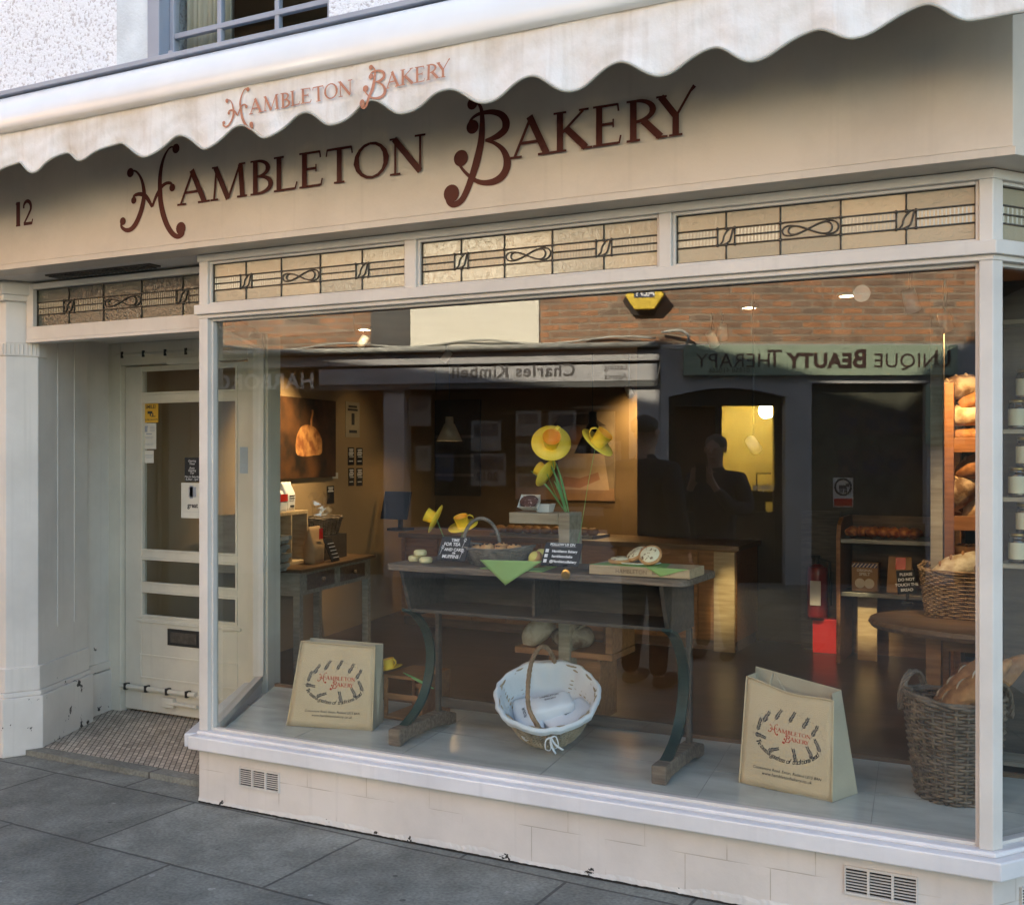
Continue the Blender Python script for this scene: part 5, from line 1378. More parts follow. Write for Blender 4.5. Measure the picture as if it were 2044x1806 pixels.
def parcel(label, c, size, M, lines):
    t = thing("paper_parcel", label, "parcel", tuple(c), group="white paper parcels in the lined basket")
    b = B(); b.T = Matrix.Translation(c) @ M; sx_, sy_, sz_ = size
    N_ = 10
    vs = []
    for k in range(N_ + 1):
        f_ = k / N_ * 2 - 1; pin = 1 - .25 * abs(f_) ** 6
        for a in range(20):
            th = 2 * math.pi * a / 20; cx_, s2 = math.cos(th), math.sin(th)
            vs.append((f_ * sx_ / 2, (abs(cx_) ** .5) * (1 if cx_ > 0 else -1) * sy_ / 2 * pin, (abs(s2) ** .5) * (1 if s2 > 0 else -1) * sz_ / 2 * pin + .003 * math.sin(f_ * 7 + a)))
    b.add(vs, [(k * 20 + a, k * 20 + (a + 1) % 20, (k + 1) * 20 + (a + 1) % 20, (k + 1) * 20 + a) for k in range(N_) for a in range(20)] + [tuple(range(20))[::-1], tuple(range(N_ * 20, N_ * 20 + 20))])
    b.build("wrapper", PARCEL, t, smooth=True)
    for e, m_ in enumerate(t.children): pass
    texts("print", [(s_, z_, Matrix.Translation(c) @ M @ frame_to((x_, y_, sz_ / 2 + .004), (1, 0, 0), (0, 1, 0)), {'bold': .0003}) for s_, z_, x_, y_ in lines], INK, t)
    return t
RBM = MB_
pc = lambda x, y, z: bc + MB_ @ Vector((x, y, z))
parcel("white flour parcel lying crosswise on top of the two others", pc(.015, .0, .115), (.185, .115, .085), MB_ @ Matrix.Rotation(R(12), 4, 'Z') @ Matrix.Rotation(R(-10), 4, 'X'), [("HAMBLETON", .014, 0, .02), ("BAKERY", .014, 0, .0)])
parcel("white flour parcel under the top one, on the left of the basket", pc(-.085, -.02, .085), (.20, .11, .07), MB_ @ Matrix.Rotation(R(100), 4, 'Z'), [("FLOUR", .018, 0, .01), ("1.5 kg", .012, 0, -.015)])
parcel("white flour parcel under the top one, on the right of the basket", pc(.085, -.035, .085), (.21, .11, .07), MB_ @ Matrix.Rotation(R(35), 4, 'Z'), [("HAMBLETON", .013, 0, .012), ("BAKERY", .013, 0, -.008)])

# big log basket with sticks of bread
lc = Vector((3.075, .60, .302))
lb = thing("log_basket", "tall brown rattan basket with looped side handles holding baguettes", "basket", tuple(lc), group="wicker baskets in the window")
b = B(); weave(b, lc, .36, lambda t: (lerp(.125, .165, min(1, t * 1.25) ** .8),) * 2, 26, 30, .0055, None, amp=.008, zf=lambda th, t: .010 * math.sin(th * 2 + 1) * t); b.build("woven_body", WICKER_D, lb, smooth=True)
for th in (R(158), R(-22)):
    ctr = lc + Vector((math.cos(th), math.sin(th), 0)) * .158 + UP * .36; tn = Vector((-math.sin(th), math.cos(th), 0)); b = B()
    for o2 in (0, .012): twist_rope(b, [ctr + tn * (.085 * math.cos(a)) + UP * (.10 * math.sin(a) - .03) + Vector((math.cos(th), math.sin(th), 0)) * o2 for a in [math.pi * k / 24 * 1.2 - .3 for k in range(25)]], .008, 3, 5)
    b.build("handle", WICKER_D, lb, smooth=True)
def loaf(name, label, c, size, M, m, cat="loaf", group=None, slashes=3, seed=1, lump=.05):
    t = thing(name, label, cat, tuple(c), group=group)
    b = B(); b.blob(c, size, M, n=26, m=16, lump=lump, seed=seed, flatb=.75); b.build("crust", m, t, smooth=True)
    if slashes:
        b = B()
        for k in range(slashes):
            f_ = (k + .5) / slashes * 2 - 1; f_ *= .62; h = math.sqrt(max(0, 1 - f_ * f_)) * 1.0
            p = [Vector((f_ * size[0] + .10 * size[0] * q, size[1] * .45 * q, size[2] * math.sqrt(max(.02, 1 - f_ * f_ - .2 * q * q)) * 1.01)) for q in (-1, -.5, 0, .5, 1)]
            b.tube([Vector(c) + (M @ x if M is not None else x) for x in p], [size[2] * .03, size[2] * .10, size[2] * .12, size[2] * .10, size[2] * .03], 6)
        b.build("scored_cut", FLOURY if m is not FLOURY else CRUST, t, smooth=True)
    return t
for i, (x, y, a, l2, lean) in enumerate(((.03, -.02, 44, .22, 5), (.06, .04, 40, .24, 15), (-.0, .06, 52, .19, -8))):
    M = Matrix.Rotation(R(lean), 4, 'Z') @ Matrix.Rotation(R(-a), 4, 'Y')
    loaf("baguette", ["thick crusty baguette leaning to the right in the log basket, nearest the glass", "longest baguette leaning out past the corner post", "short baguette at the back of the log basket"][i], lc + Vector((x, y, .36)), (l2, .055, .05), M, CRUST, "baguette", "baguettes in the log basket", 4, i + 5)

# ---- chalk signs on the desk
def chalkboard(label, u0, v0, u1, v1, y, lines, extra=None, lean=.05, name="chalk_sign", slant=0.0):
    p0_ = at(u0, v1, y); p1_ = at(u1, v1, y); p2_ = at(u0, v0, y + lean)
    bl = Vector(p0_); br = Vector((p1_.x, y, bl.z + slant)); up_ = Vector((0, lean, p2_.z - p0_.z)); xd = (br - bl).normalized(); zd = up_.normalized(); n_ = xd.cross(zd)
    t = thing(name, label, "chalk sign", tuple((bl + br) / 2), group="black chalk signs")
    b = B(); w_ = (br - bl)
    b.prism3([bl, br, br + up_, bl + up_], -n_ * .006); b.build("board", BLACK, t, bevel=.001)
    W, H = w_.length, up_.length
    texts("chalk_lettering", [(s_, sz * H, frame_to(bl + xd * (W * fx) + zd * (H * fy) + n_ * .0012, xd, zd), dict({'bold': .0007}, **kw)) for s_, sz, fx, fy, kw in lines], CHALK, t)
    if extra:
        b = B(); extra(b, lambda x, z: bl + xd * (W * x) + zd * (H * z) + n_ * .0013); b.build("chalk_drawing", CHALK, t)
    b = B(); b.beam(bl + xd * W * .3 + Vector((0, -.03, .004)), bl + xd * W * .3 + Vector((0, .05, .004)), .006, .008); b.beam(bl + xd * W * .7 + Vector((0, -.03, .004)), bl + xd * W * .7 + Vector((0, .05, .004)), .006, .008); b.build("stand", IRONB, t)
    return t
def daff(b, P):
    for cx_, cz in ((.12, .55), (.84, .88), (.84, .42)):
        for k in range(6):
            a = k * 1.05; b.tube([P(cx_ + .02 * math.cos(a), cz + .03 * math.sin(a)), P(cx_ + .055 * math.cos(a), cz + .09 * math.sin(a))], .0014, 4)
        b.tube([P(cx_, cz - .04), P(cx_ - .03, cz - .2), P(cx_ - .05, cz - .33)], .0007, 4)
L0 = {}
chalkboard("black chalk sign about tea, cake and muffins with drawn daffodils, by the grey basket", 871, 1070, 928, 1117, .30, [("TIME", .17, .5, .80, {}), ("FOR TEA", .19, .42, .62, {}), ("AND CAKE", .17, .52, .40, {}), ("OR", .10, .55, .28, {}), ("MUFFINS", .19, .46, .10, {})], daff)
def icons(b, P):
    for cz in (.62, .40, .18):
        b.add([P(.05, cz - .07), P(.14, cz - .07), P(.14, cz + .08), P(.05, cz + .08)], [(0, 1, 2, 3)])
    b.tube([P(.18, .82), P(.85, .82)], .0006, 4)
chalkboard("black chalk sign listing social media names, by the pale breadboard", 1079, 1081, 1153, 1127, .29, [("FOLLOW US ON", .145, .48, .86, {}), ("Hambleton Bakery", .145, .57, .57, {}), ("hambletonbake", .145, .53, .35, {}), ("@HambletonBakery", .14, .58, .13, {})], icons)

# ---- bakes on the desk
DZT = DT + .001
def onto(u, v, z=DZT): return onz(u, v, z)
mf = []
def muffin(label, c, r=.028, h=.026, M=None):
    t = thing("muffin", label, "muffin", tuple(c), group="pale muffins stacked on the desk")
    b = B(); pr = [(.001, 0), (r * .8, 0), (r, h * .25), (r * 1.02, h * .55), (r * .94, h * .85), (r * .6, h), (.001, h * 1.02)]; b.lathe(spline(pr, 3), c, 24, M); b.build("crumb", BUN, t, smooth=True)
    b = B(); b.lathe([(r * 1.005, h * .33), (r * 1.03, h * .45), (r * 1.005, h * .57)], c, 24, M); b.build("split_line", FLOURY, t, smooth=True); return t
m1 = Vector((at(828, 1100, .40).x, .40, DZT)); m2 = Vector((at(850, 1100, .36).x, .36, DZT))
muffin("pale muffin at the lower left of the stack of three", m1); muffin("pale muffin at the lower right of the stack of three", m2)
muffin("pale muffin resting on top of the two others", (m1 + m2) / 2 + Vector((0, .0, .0275)))
# grey wicker tray basket with scones
tb = Vector((at(992, 1100, .42).x, .42, DZT + .001))
tk = thing("scone_basket", "shallow grey willow basket with arched handle full of scones on the desk", "basket", tuple(tb), group="wicker baskets in the window")
b = B(); weave(b, tb, .062, lambda t: (lerp(.12, .162, t), lerp(.075, .105, t)), 30, 12, .0024, None, amp=.0035, zf=lambda th, t: .012 * abs(math.cos(th)) ** 3 * t); b.build("woven_body", WICKER_G, tk, smooth=True)
b = B(); twist_rope(b, [tb + Vector((-.085 - .002 * k / 30 + .085 * -math.cos(math.pi * k / 30) * .95 + .01, .0 - .02 * math.cos(math.pi * k / 30), .045 + .15 * math.sin(math.pi * k / 30) ** .8)) for k in range(31)], .0075, 4, 7); b.build("handle", WICKER_G, tk, smooth=True)
rn = random.Random(11)
for i, (dx_, dy_) in enumerate(((-.075, -.03), (-.02, -.045), (.04, -.04), (.095, -.02), (-.05, .03), (.01, .025), (.075, .03))):
    c = tb + Vector((dx_, dy_, .066 + .008 * (i % 2)))
    t = thing("scone", "golden fruit scone in the grey willow basket on the desk", "scone", tuple(c), group="scones in the grey willow basket")
    b = B(); b.blob(c, (.032, .030, .020), None, n=18, m=10, lump=.06, seed=i); b.build("dough", SCONE, t, smooth=True)
    b = B()
    for k in range(6): b.blob(c + Vector((rn.uniform(-.018, .018), rn.uniform(-.022, .005), .0175)), (.005, .004, .003), n=6, m=4)
    b.build("currants", CURRANT, t, smooth=True)
# round wooden board with two iced pasties
wb = Vector((at(1062, 1112, .42).x, .42, DZT))
t = thing("round_board", "small round wooden board under the two green-topped pastries", "board", tuple(wb)); b = B(); b.lathe([(.001, 0), (.056, 0), (.06, .006), (.058, .024), (.001, .026)], wb, 32); b.build("board_top", BROWNWOOD, t, smooth=False, bevel=.002)
for i, (u, v, y, dz_) in enumerate(((1068, 1094, .39, .026), (1081, 1078, .44, .034))):
    p = at(u, v, y); c = Vector((p.x, y, DZT + dz_ + .014))
    t = thing("iced_pastry", ["green-topped round pastry standing on edge in front", "green-topped round pastry leaning behind the first"][i], "pastry", tuple(c), group="iced pastries on the round board")
    M = rot_to(Vector((-.35, -.7, .55)) if i == 0 else Vector((0, -.25, .9)))
    b = B(); b.blob(c, (.033, .033, .022), M, lump=.05, seed=i); b.build("pastry_base", SCONE, t, smooth=True)
    b = B(); b.blob(c + (M @ Vector((0, 0, .008))), (.027, .027, .0185), M, lump=.02, seed=i + 2); b.build("icing", PALEBUN, t, smooth=True)
# napkin hanging over the desk front
def napkin(label, pts, ny, group="green napkins", parent=None, rip=.004):
    t = thing("napkin", label, "napkin", tuple(pts[0]), group=group)
    A, Bq, Cq = [Vector(p) for p in pts]; n_ = (Bq - A).cross(Cq - A).normalized(); b = B(); N_ = 14; idx = {}; vs = []
    for i in range(N_ + 1):
        for j in range(N_ + 1 - i):
            idx[i, j] = len(vs); u_, v_ = i / N_, j / N_; vs.append(A + (Bq - A) * u_ + (Cq - A) * v_ + n_ * (rip * math.sin(u_ * 9 + v_ * 2) * v_))
    fs = []
    for i in range(N_):
        for j in range(N_ - i):
            fs.append((idx[i, j], idx[i + 1, j], idx[i, j + 1]))
            if i + j < N_ - 1: fs.append((idx[i + 1, j], idx[i + 1, j + 1], idx[i, j + 1]))
    b.add(vs, fs); o = b.build("cloth", NAPKIN, t, smooth=True); q = o.modifiers.new("thick", 'SOLIDIFY'); q.thickness = .0015
    return t
a_, b_, c_ = at(958, 1117, .252), at(1082, 1120, .252), at(1008, 1168, .250)
n1 = napkin("green napkin hanging as a point over the desk's front edge, under the willow basket", [a_, b_, c_], 0)
b = B(); b.add([Vector((a_.x, .251, DT + .0035)), Vector((b_.x, .251, DT + .0035)), Vector((b_.x - .03, .46, DT + .0035)), Vector((a_.x - .02, .46, DT + .0035))], [(0, 1, 2, 3)])
q = b.build("folded_top", NAPKIN, n1).modifiers.new("thick", 'SOLIDIFY'); q.thickness = .002
# pale breadboard on the right of the desk
x0_, x1_ = at(1192, 1130, .285).x, at(1379, 1128, .285).x
bb_ = thing("breadboard", "pale oak presentation board with burnt-in lettering at the right of the desk", "board", ((x0_ + x1_) / 2, .35, DZT))
b = B(); b.bb(x0_ - .035, x1_ - .005, .285, .47, DZT, DZT + .036); b.build("plank", PALEWOOD, bb_, bevel=.002)
text("burnt_lettering", "HAMBLETON   BAKERY", .022, frame_to(((x0_ + x1_) / 2 + .0, .2838, DZT + .010), (1, 0, 0), (0, 0, 1)), mat("burnt_wood", (.20, .13, .075)), bb_)
zt_ = DZT + .0375
napkin("green napkin folded over the pale oak board, its point hanging down", [(at(1290, 1108, .284).x, .2832, zt_), (at(1375, 1108, .284).x, .2832, zt_), (at(1318, 1132, .283).x, .2828, DZT + .004)], 0, rip=.001)
t = thing("side_plate", "white oval plate of flat biscuits on the green napkin", "plate", (at(1270, 1100, .36).x, .37, zt_)); pcx = at(1268, 1100, .36).x
b = B(); b.lathe([(.001, .002), (.085, .002), (.10, .008), (.101, .010), (.085, .0045), (.001, .0045)], (pcx, .375, zt_ - .0005), 40, sy=.62); b.build("dish", WHITEM, t, smooth=True)
b = B(); b.add([(pcx - .17, .30, zt_ - .0008), (pcx + .15, .29, zt_ - .0008), (pcx + .11, .465, zt_ - .0008), (pcx - .12, .465, zt_ - .0008)], [(0, 1, 2, 3)]); q = b.build("napkin", NAPKIN, None); tag(q, "flat green napkin spread under the plate of biscuits", "napkin", "green napkins"); q.modifiers.new("thick", 'SOLIDIFY').thickness = .0012
for i, (u, v, y, ax) in enumerate(((1238, 1096, .36, (0, -.10, 1)), (1270, 1088, .38, (-.35, -.45, .8)), (1298, 1088, .35, (.05, -.75, .65)))):
    p = at(u, v, y); p.z = zt_ + (.0145 if i == 0 else .040); t = thing("flat_biscuit", ["flat round iced biscuit lying on the left of the plate", "flat round iced biscuit leaning in the middle of the plate", "flat round iced biscuit leaning at the right of the plate"][i], "biscuit", tuple(p), group="flat biscuits on the plate"); M = rot_to(ax)
    b = B(); b.lathe(spline([(.001, -.008), (.040, -.008), (.045, -.003), (.044, .005), (.001, .007)], 3), p, 28, M); b.build("biscuit_base", SCONE, t, smooth=True)
    b = B(); b.lathe([(.038, .0068), (.036, .0095), (.001, .0105)], p, 28, M); b.build("icing", mat("speckled_icing", (.74, .68, .46), (.20, .12, .06), scale=70, contrast=(.36, .44)), t, smooth=True)

# ---- riser behind the desk, with two foil loaf tins
ry = .72
x0_, x1_ = at(1016, 1030, ry).x, at(1136, 1030, ry).x; zt_ = at(1075, 1024, ry).z; zb_2 = at(1075, 1046, ry).z
rs = thing("wooden_riser", "rough pale timber riser with a flat plank on a post behind the desk", "riser", ((x0_ + x1_) / 2, ry, .30))
b = B(); b.bb(x0_, x1_ - .055, ry, ry + .14, zb_2, zt_); b.build("plank", GREYWOOD, rs, bevel=.003)
b = B(); b.bb(x1_ - .054, x1_, ry + .003, ry + .14, .305, zt_ + .004); b.build("post", GREYWOOD, rs, bevel=.003)
for i, (u0, u1, v0, v1, yy, ax) in enumerate(((1042, 1080, 984, 1022, ry + .03, -24), (1072, 1102, 1002, 1024, ry + .08, 0))):
    x0_, x1_ = at(u0, 1000, yy).x, at(u1, 1000, yy).x; z0_ = zt_ + .001; t = thing("loaf_tin", ["small foil tin of dark cake tipped up towards the glass", "small foil tin of dark cake standing level behind"][i], "cake tin", ((x0_ + x1_) / 2, yy, z0_), group="small foil cake tins")
    M = Matrix.Translation(((x0_ + x1_) / 2, yy, z0_ + (.026 if ax else 0))) @ Matrix.Rotation(R(-ax * 2.2), 4, 'X'); w2 = (x1_ - x0_) / 2
    b = B(); b.T = M; h = .038; b.add([(-w2 * .78, -.02, 0), (w2 * .78, -.02, 0), (w2 * .78, .03, 0), (-w2 * .78, .03, 0), (-w2, -.03, h), (w2, -.03, h), (w2, .04, h), (-w2, .04, h)], [(0, 3, 2, 1), (0, 1, 5, 4), (1, 2, 6, 5), (2, 3, 7, 6), (3, 0, 4, 7)])
    q = b.build("foil_case", WHITEM, t); q.modifiers.new("thick", 'SOLIDIFY').thickness = .001
    b = B(); b.T = M; b.blob((0, .005, h - .004), (w2 * .96, .034, .008), n=16, m=8, lump=.08, seed=i); b.build("cake", mat("dark_seeded_cake", (.09, .04, .035), (.5, .42, .4), scale=90, contrast=(.32, .4), rough=.5), t, smooth=True)

# ---- yellow paper cup-and-saucer daffodils
def cup(label, c, axis, s=1.0, roll=0, wire=None):
    t = thing("paper_cup_flower", label, "paper cup", tuple(c), group="yellow paper cup and saucer daffodils")
    M = rot_to(axis, roll)
    b = B(); b.lathe([(.001, 0), (.03 * s, 0), (.066 * s, .006 * s), (.0665 * s, .0075 * s), (.03 * s, .0015), (.001, .0015)], c, 48, M); b.build("saucer", YELLOW, t, smooth=True)
    b = B(); b.lathe([(.024 * s, .0), (.031 * s, .052 * s), (.0315 * s, .052 * s)], c, 40, M); b.cur = 1; b.lathe([(.030 * s, .0515 * s), (.0232 * s, .002), (.001, .0022)], c, 40, M); b.build("cup", [YELLOW, ORANGE], t, smooth=True)
    b = B(); pts = [(.028, .046), (.040, .050), (.052, .040), (.050, .026), (.038, .014), (.026, .012)]
    pts = spline(pts, 5); vs = []
    for x, z in pts:
        for y in (-.006, .006): vs.append(Vector(c) + M @ Vector((x * s, y * s, z * s)))
    b.add(vs, [(2 * i, 2 * i + 1, 2 * i + 3, 2 * i + 2) for i in range(len(pts) - 1)]); q = b.build("handle", YELLOW, t, smooth=True); q.modifiers.new("thick", 'SOLIDIFY').thickness = .001
    if wire:
        b = B(); b.tube(spline([tuple(Vector(c))] + [tuple(p) for p in wire], 6), .0013, 5); b.build("wire_stem", LEAF, t, smooth=True)
    return t
TC = -FW
cy1 = .62; base_ = Vector(at(1132, 1024, .80))
cup("largest yellow paper cup flower facing the glass, orange inside, handle at upper right", at(1100, 886, cy1), TC * .86 + UP * .44, 1.30, R(60), [at(1108, 950, .68), at(1122, 1000, .76), base_])
cup("yellow paper cup flower tilted right in front of the pendant lamp", at(1190, 886, cy1), RT * .52 + UP * .62 + TC * .34, 1.24, R(140), [at(1175, 960, .70), at(1162, 1040, .74), at(1150, 1100, .76)])
cup("yellow paper cup flower drooping left below the largest one", at(1092, 946, cy1 + .04), -RT * .62 + UP * .42 + TC * -.35, 1.02, R(200), [at(1104, 975, .72), at(1118, 1005, .76), base_ + Vector((.004, 0, 0))])
cup("yellow paper cup flower lying sideways over the muffins", at(872, 1037, .44), -RT * .86 + UP * .42 - TC * .12, 1.02, R(200), [at(885, 1070, .46), at(900, 1100, .47)])
cup("yellow paper cup flower sitting upright behind the willow basket handle", at(925, 1052, .50), UP * .86 + TC * .30 - RT * .22, 1.02, R(30), [at(920, 1080, .49), at(915, 1105, .48)])
lf = thing("paper_leaves", "bunch of long green paper leaves standing by the timber riser", "leaves", tuple(base_))
for (u0, v0), (u1, v1) in (((1100, 930), (1133, 1026)), ((1110, 925), (1136, 1026)), ((1106, 960), (1130, 1026)), ((1060, 940), (1128, 1022))):
    a_, c_ = at(u0, v0, .66), at(u1, v1, .78); b = B(); n = 12; vs = []
    for k in range(n + 1):
        f_ = k / n; p = a_.lerp(c_, f_) + UP * (.018 * math.sin(math.pi * f_)); w_ = .0042 * math.sin(math.pi * min(1, f_ * .9 + .06)) + .001; vs += [p - RT * w_, p + RT * w_ + FW * .004]
    b.add(vs, [(2 * i, 2 * i + 1, 2 * i + 3, 2 * i + 2) for i in range(n)]); q = b.build("leaf", LEAF, lf, smooth=True); q.modifiers.new("thick", 'SOLIDIFY').thickness = .0006

# ---- crate with fallen cup flower, left
c0 = Vector((at(768, 1430, .72).x, .66, .302))
cr = thing("wooden_crate", "small orange pine crate with cut-out side behind the left tote bag", "crate", tuple(c0))
xa, xb = at(766, 1400, .62).x, at(842, 1400, .62).x; zt_ = at(800, 1347, .64).z
b = B()
b.bb(xa, xb, .62, .88, zt_ - .014, zt_); b.bb(xa, xb, .62, .88, .302, .316)
for y in (.62, .866): b.bb(xa, xa + .018, y, y + .014, .316, zt_ - .014); b.bb(xa + .018, xb - .018, y + .001, y + .012, lerp(.316, zt_, .42), lerp(.316, zt_, .56))
b.bb(xb - .018, xb, .62, .88, .316, zt_ - .014)
b.build("boards", ORANGEWOOD, cr, bevel=.002)
cup("yellow paper cup flower lying on the small pine crate", Vector((at(778, 1338, .70).x, .70, zt_ + .010)), UP * .95 - RT * .2, .95, R(50))
b = B(); a_, c_ = Vector((at(805, 1338, .66).x, .66, zt_ + .008)), at(866, 1374, .52); n = 10; vs = []
for k in range(n + 1):
    f_ = k / n; p = a_.lerp(c_, f_); w_ = .006 * math.sin(math.pi * (f_ * .9 + .05)) + .001; vs += [p - UP * w_, p + UP * w_]
b.add(vs, [(2 * i, 2 * i + 1, 2 * i + 3, 2 * i + 2) for i in range(n)]); q = b.build("fallen_leaf", LEAF, None, smooth=True); q.modifiers.new("thick", 'SOLIDIFY').thickness = .0006
tag(q, "single green paper leaf jutting from the pine crate to the iron leg", "leaf")

# ---- stacked boxes with two loaves beneath the desk
yb = .80
def orange_box(label, u0, v0, u1, v1, y, dep, openf, name="display_box"):
    x0_, x1_ = at(u0, v1, y).x, at(u1, v1, y).x; z1_, z0_ = at(u0, v0, y).z, max(.302, at(u1, v1, y).z)
    t = thing(name, label, "wooden box", ((x0_ + x1_) / 2, y, z0_), group="pine display boxes")
    b = B(); w_ = .016
    b.bb(x0_, x1_, y, y + dep, z1_ - w_, z1_); b.bb(x0_, x1_, y, y + dep, z0_, z0_ + w_ * 1.3); b.bb(x1_ - w_, x1_, y, y + dep, z0_ + w_ * 1.3, z1_ - w_)
    if openf == 'left': pass
    else: b.bb(x0_, x0_ + w_, y, y + dep, z0_ + w_ * 1.3, z1_ - w_); b.bb(x0_ + w_, x1_ - w_, y + .003, y + w_, z0_ + w_ * 1.3, z1_ - w_)
    b.build("boards", ORANGEWOOD, t, bevel=.002); return x0_, x1_, z0_, z1_
lo = orange_box("closed pine box standing behind the lined basket", 1095, 1303, 1198, 1440, yb, .20, 'no')
x0_ = at(1027, 1290, yb - .06).x; x1_ = at(1222, 1290, yb - .06).x
t = thing("display_box", "open-fronted pine box holding two floury loaves beneath the desk shelf", "wooden box", ((x0_ + x1_) / 2, yb, lo[3]), group="pine display boxes")
z0_ = lo[3] + .001; b = B(); b.bb(x0_, x1_, yb - .06, yb + .22, z0_, z0_ + .028); b.bb(x1_ - .035, x1_ - .002, yb - .058, yb + .22, z0_ + .029, z0_ + .19); b.bb(x1_ - .15, x1_ - .03, yb + .19, yb + .215, z0_ + .029, z0_ + .19); b.build("boards", ORANGEWOOD, t, bevel=.003)
loaf("loaf", "round dark floury loaf in the box beneath the desk", Vector((at(1140, 1250, yb).x, yb + .03, z0_ + .075)), (.10, .09, .055), Matrix.Rotation(R(10), 4, 'Z'), CRUST_D, group="loaves in the box beneath the desk", seed=3)
loaf("loaf", "upright oval floury loaf leaning at the left of the box beneath the desk", Vector((at(1072, 1240, yb).x, yb + .02, z0_ + .09)), (.09, .05, .06), Matrix.Rotation(R(-40), 4, 'Y') @ Matrix.Rotation(R(15), 4, 'Z'), FLOURY, group="loaves in the box beneath the desk", seed=4)

# ================================================================ SHOP INTERIOR FURNITURE
def sidewall(u):
    """point of the out-of-square left wall on the view column u"""
    d = ray(u, 905); k = .9 / 5.2
    t = (CAM[0] + 1.66 - k * 1.10 + k * CAM[1] * 1.0) ; 
    # x = -1.66 - k (y - 1.10)
    t = -(CAM[0] + 1.66 + k * (CAM[1] - 1.10)) / (d[0] + k * d[1])
    return Vector((CAM[0] + d[0] * t, CAM[1] + d[1] * t, 0)), t
WDIR = Vector((-.9, 5.2, 0)).normalized(); WN = Vector((5.2, .9, 0)).normalized()
def wallrect(u0, u1, vt, vb, uref=None):
    p0_, t0 = sidewall(u0); p1_, t1 = sidewall(u1)
    zt_ = CAM[2] - (vt - PCY) / FPX * t1; zb_3 = CAM[2] - (vb - PCY) / FPX * t1
    return p0_, p1_, zb_3, zt_
def wallpanel(b, p0_, p1_, z0_, z1_, d0, d1):
    b.prism([tuple((p + WN * o)[:2]) for p, o in ((p0_, d0), (p0_, d1), (p1_, d1), (p1_, d0))][::-1], z0_, z1_)
p0_, p1_, z0_, z1_ = wallrect(538, 664, 801, 951)
def painting_mat():
    m, N, L, p = nodes_of("oil_painting")
    tc = N.new("ShaderNodeTexCoord"); mid = (p0_ + p1_) / 2; zc = (z0_ + z1_) / 2
    mp = N.new("ShaderNodeMapping"); mp.vector_type = 'POINT'; L.new(tc.outputs["Object"], mp.inputs[0])
    n = N.new("ShaderNodeTexNoise"); n.inputs["Scale"].default_value = 5; n.inputs["Detail"].default_value = 6; L.new(mp.outputs[0], n.inputs[0])
    rp = N.new("ShaderNodeValToRGB"); e = rp.color_ramp.elements; e[0].position = .35; e[0].color = (.012, .010, .008, 1); e[1].position = .75; e[1].color = (.13, .055, .02, 1)
    L.new(n.outputs[0], rp.inputs[0]); L.new(rp.outputs[0], p.inputs["Base Color"]); p.inputs["Roughness"].default_value = .45
    return m
t = thing("painting", "large dark unframed oil painting of an orange animal's hindquarters on the side wall", "painting", tuple((p0_ + p1_) / 2) [:2] + ((z0_ + z1_) / 2,))
b = B(); wallpanel(b, p0_, p1_, z0_, z1_, .002, .03); b.build("canvas", painting_mat(), t)
pm = mat("painted_hide", (.62, .30, .10), (.26, .09, .03), rough=.6, scale=14, contrast=(.38, .62))
def wp(f_, g_, d): 
    p = p0_.lerp(p1_, f_) + WN * d; return Vector((p.x, p.y, lerp(z0_, z1_, g_)))
b = B()
out = [(.40, .62), (.46, .66), (.56, .665), (.66, .62), (.74, .52), (.76, .40), (.74, .30), (.60, .28), (.48, .27), (.36, .29), (.33, .38), (.35, .52)]
out = spline(out + [out[0]], 4)[:-1]
b.add([wp(x, z, .0315) for x, z in out], [tuple(range(len(out)))]); b.build("painted_figure", pm, t)
b = B(); pts = [(.575, .64), (.58, .74), (.60, .82), (.595, .86)]; b.ribbon(spline(pts, 4), .028, lambda x, z: wp(x, z, .032))
b.build("painted_tail", pm, t)
def wallthing(name, label, cat, u0, u1, vt, vb, m, marks=None, group=None, ink=INK, d=.004):
    a, c, zb_3, zt_ = wallrect(u0, u1, vt, vb); t = thing(name, label, cat, (a.x, a.y, zb_3), group=group)
    b = B(); wallpanel(b, a, c, zb_3, zt_, .001, d); pn = b.build("board", m, t)
    if marks:
        b = B()
        for f0, f1, g0, g1 in marks:
            wallpanel(b, a.lerp(c, f0), a.lerp(c, f1), lerp(zb_3, zt_, g0), lerp(zb_3, zt_, g1), d + .0005, d + .0015)
        b.build("print", ink, t)
    return t
tx = [(.15, .85, .86, .92), (.2, .8, .76, .82), (.1, .9, .66, .72)]
wallthing("framed_notice", "cream framed notice with a drawn figure on the side wall right of the painting", "poster", 689, 717, 804, 873, mat("cream_notice", (.42, .36, .26)), [(.2, .8, .84, .9), (.15, .85, .75, .81), (.42, .62, .35, .68), (.25, .8, .12, .2)])
for i, (u0, u1, vt, vb, w1, w2) in enumerate(((694, 706, 893, 928, "upper", "left"), (711, 723, 894, 928, "upper", "right"), (695, 706, 934, 969, "lower", "left"), (711, 723, 934, 969, "lower", "right"))):
    wallthing("price_slate", f"{w1} {w2} slate of the four small black slates on the side wall", "slate", u0, u1, vt, vb, BLACK, tx + [(.1, .8, .56, .62), (.2, .9, .46, .5), (.15, .8, .2, .25)], "four small black price slates", CHALK)
wallthing("tall_slate", "narrow black slate on the side wall behind the cellophane hamper", "slate", 652, 666, 969, 1004, BLACK, tx, None, CHALK)
wallthing("switch_plate", "small white light switch at the painting's lower right corner", "switch", 663, 674, 943, 955, PAPER, None)

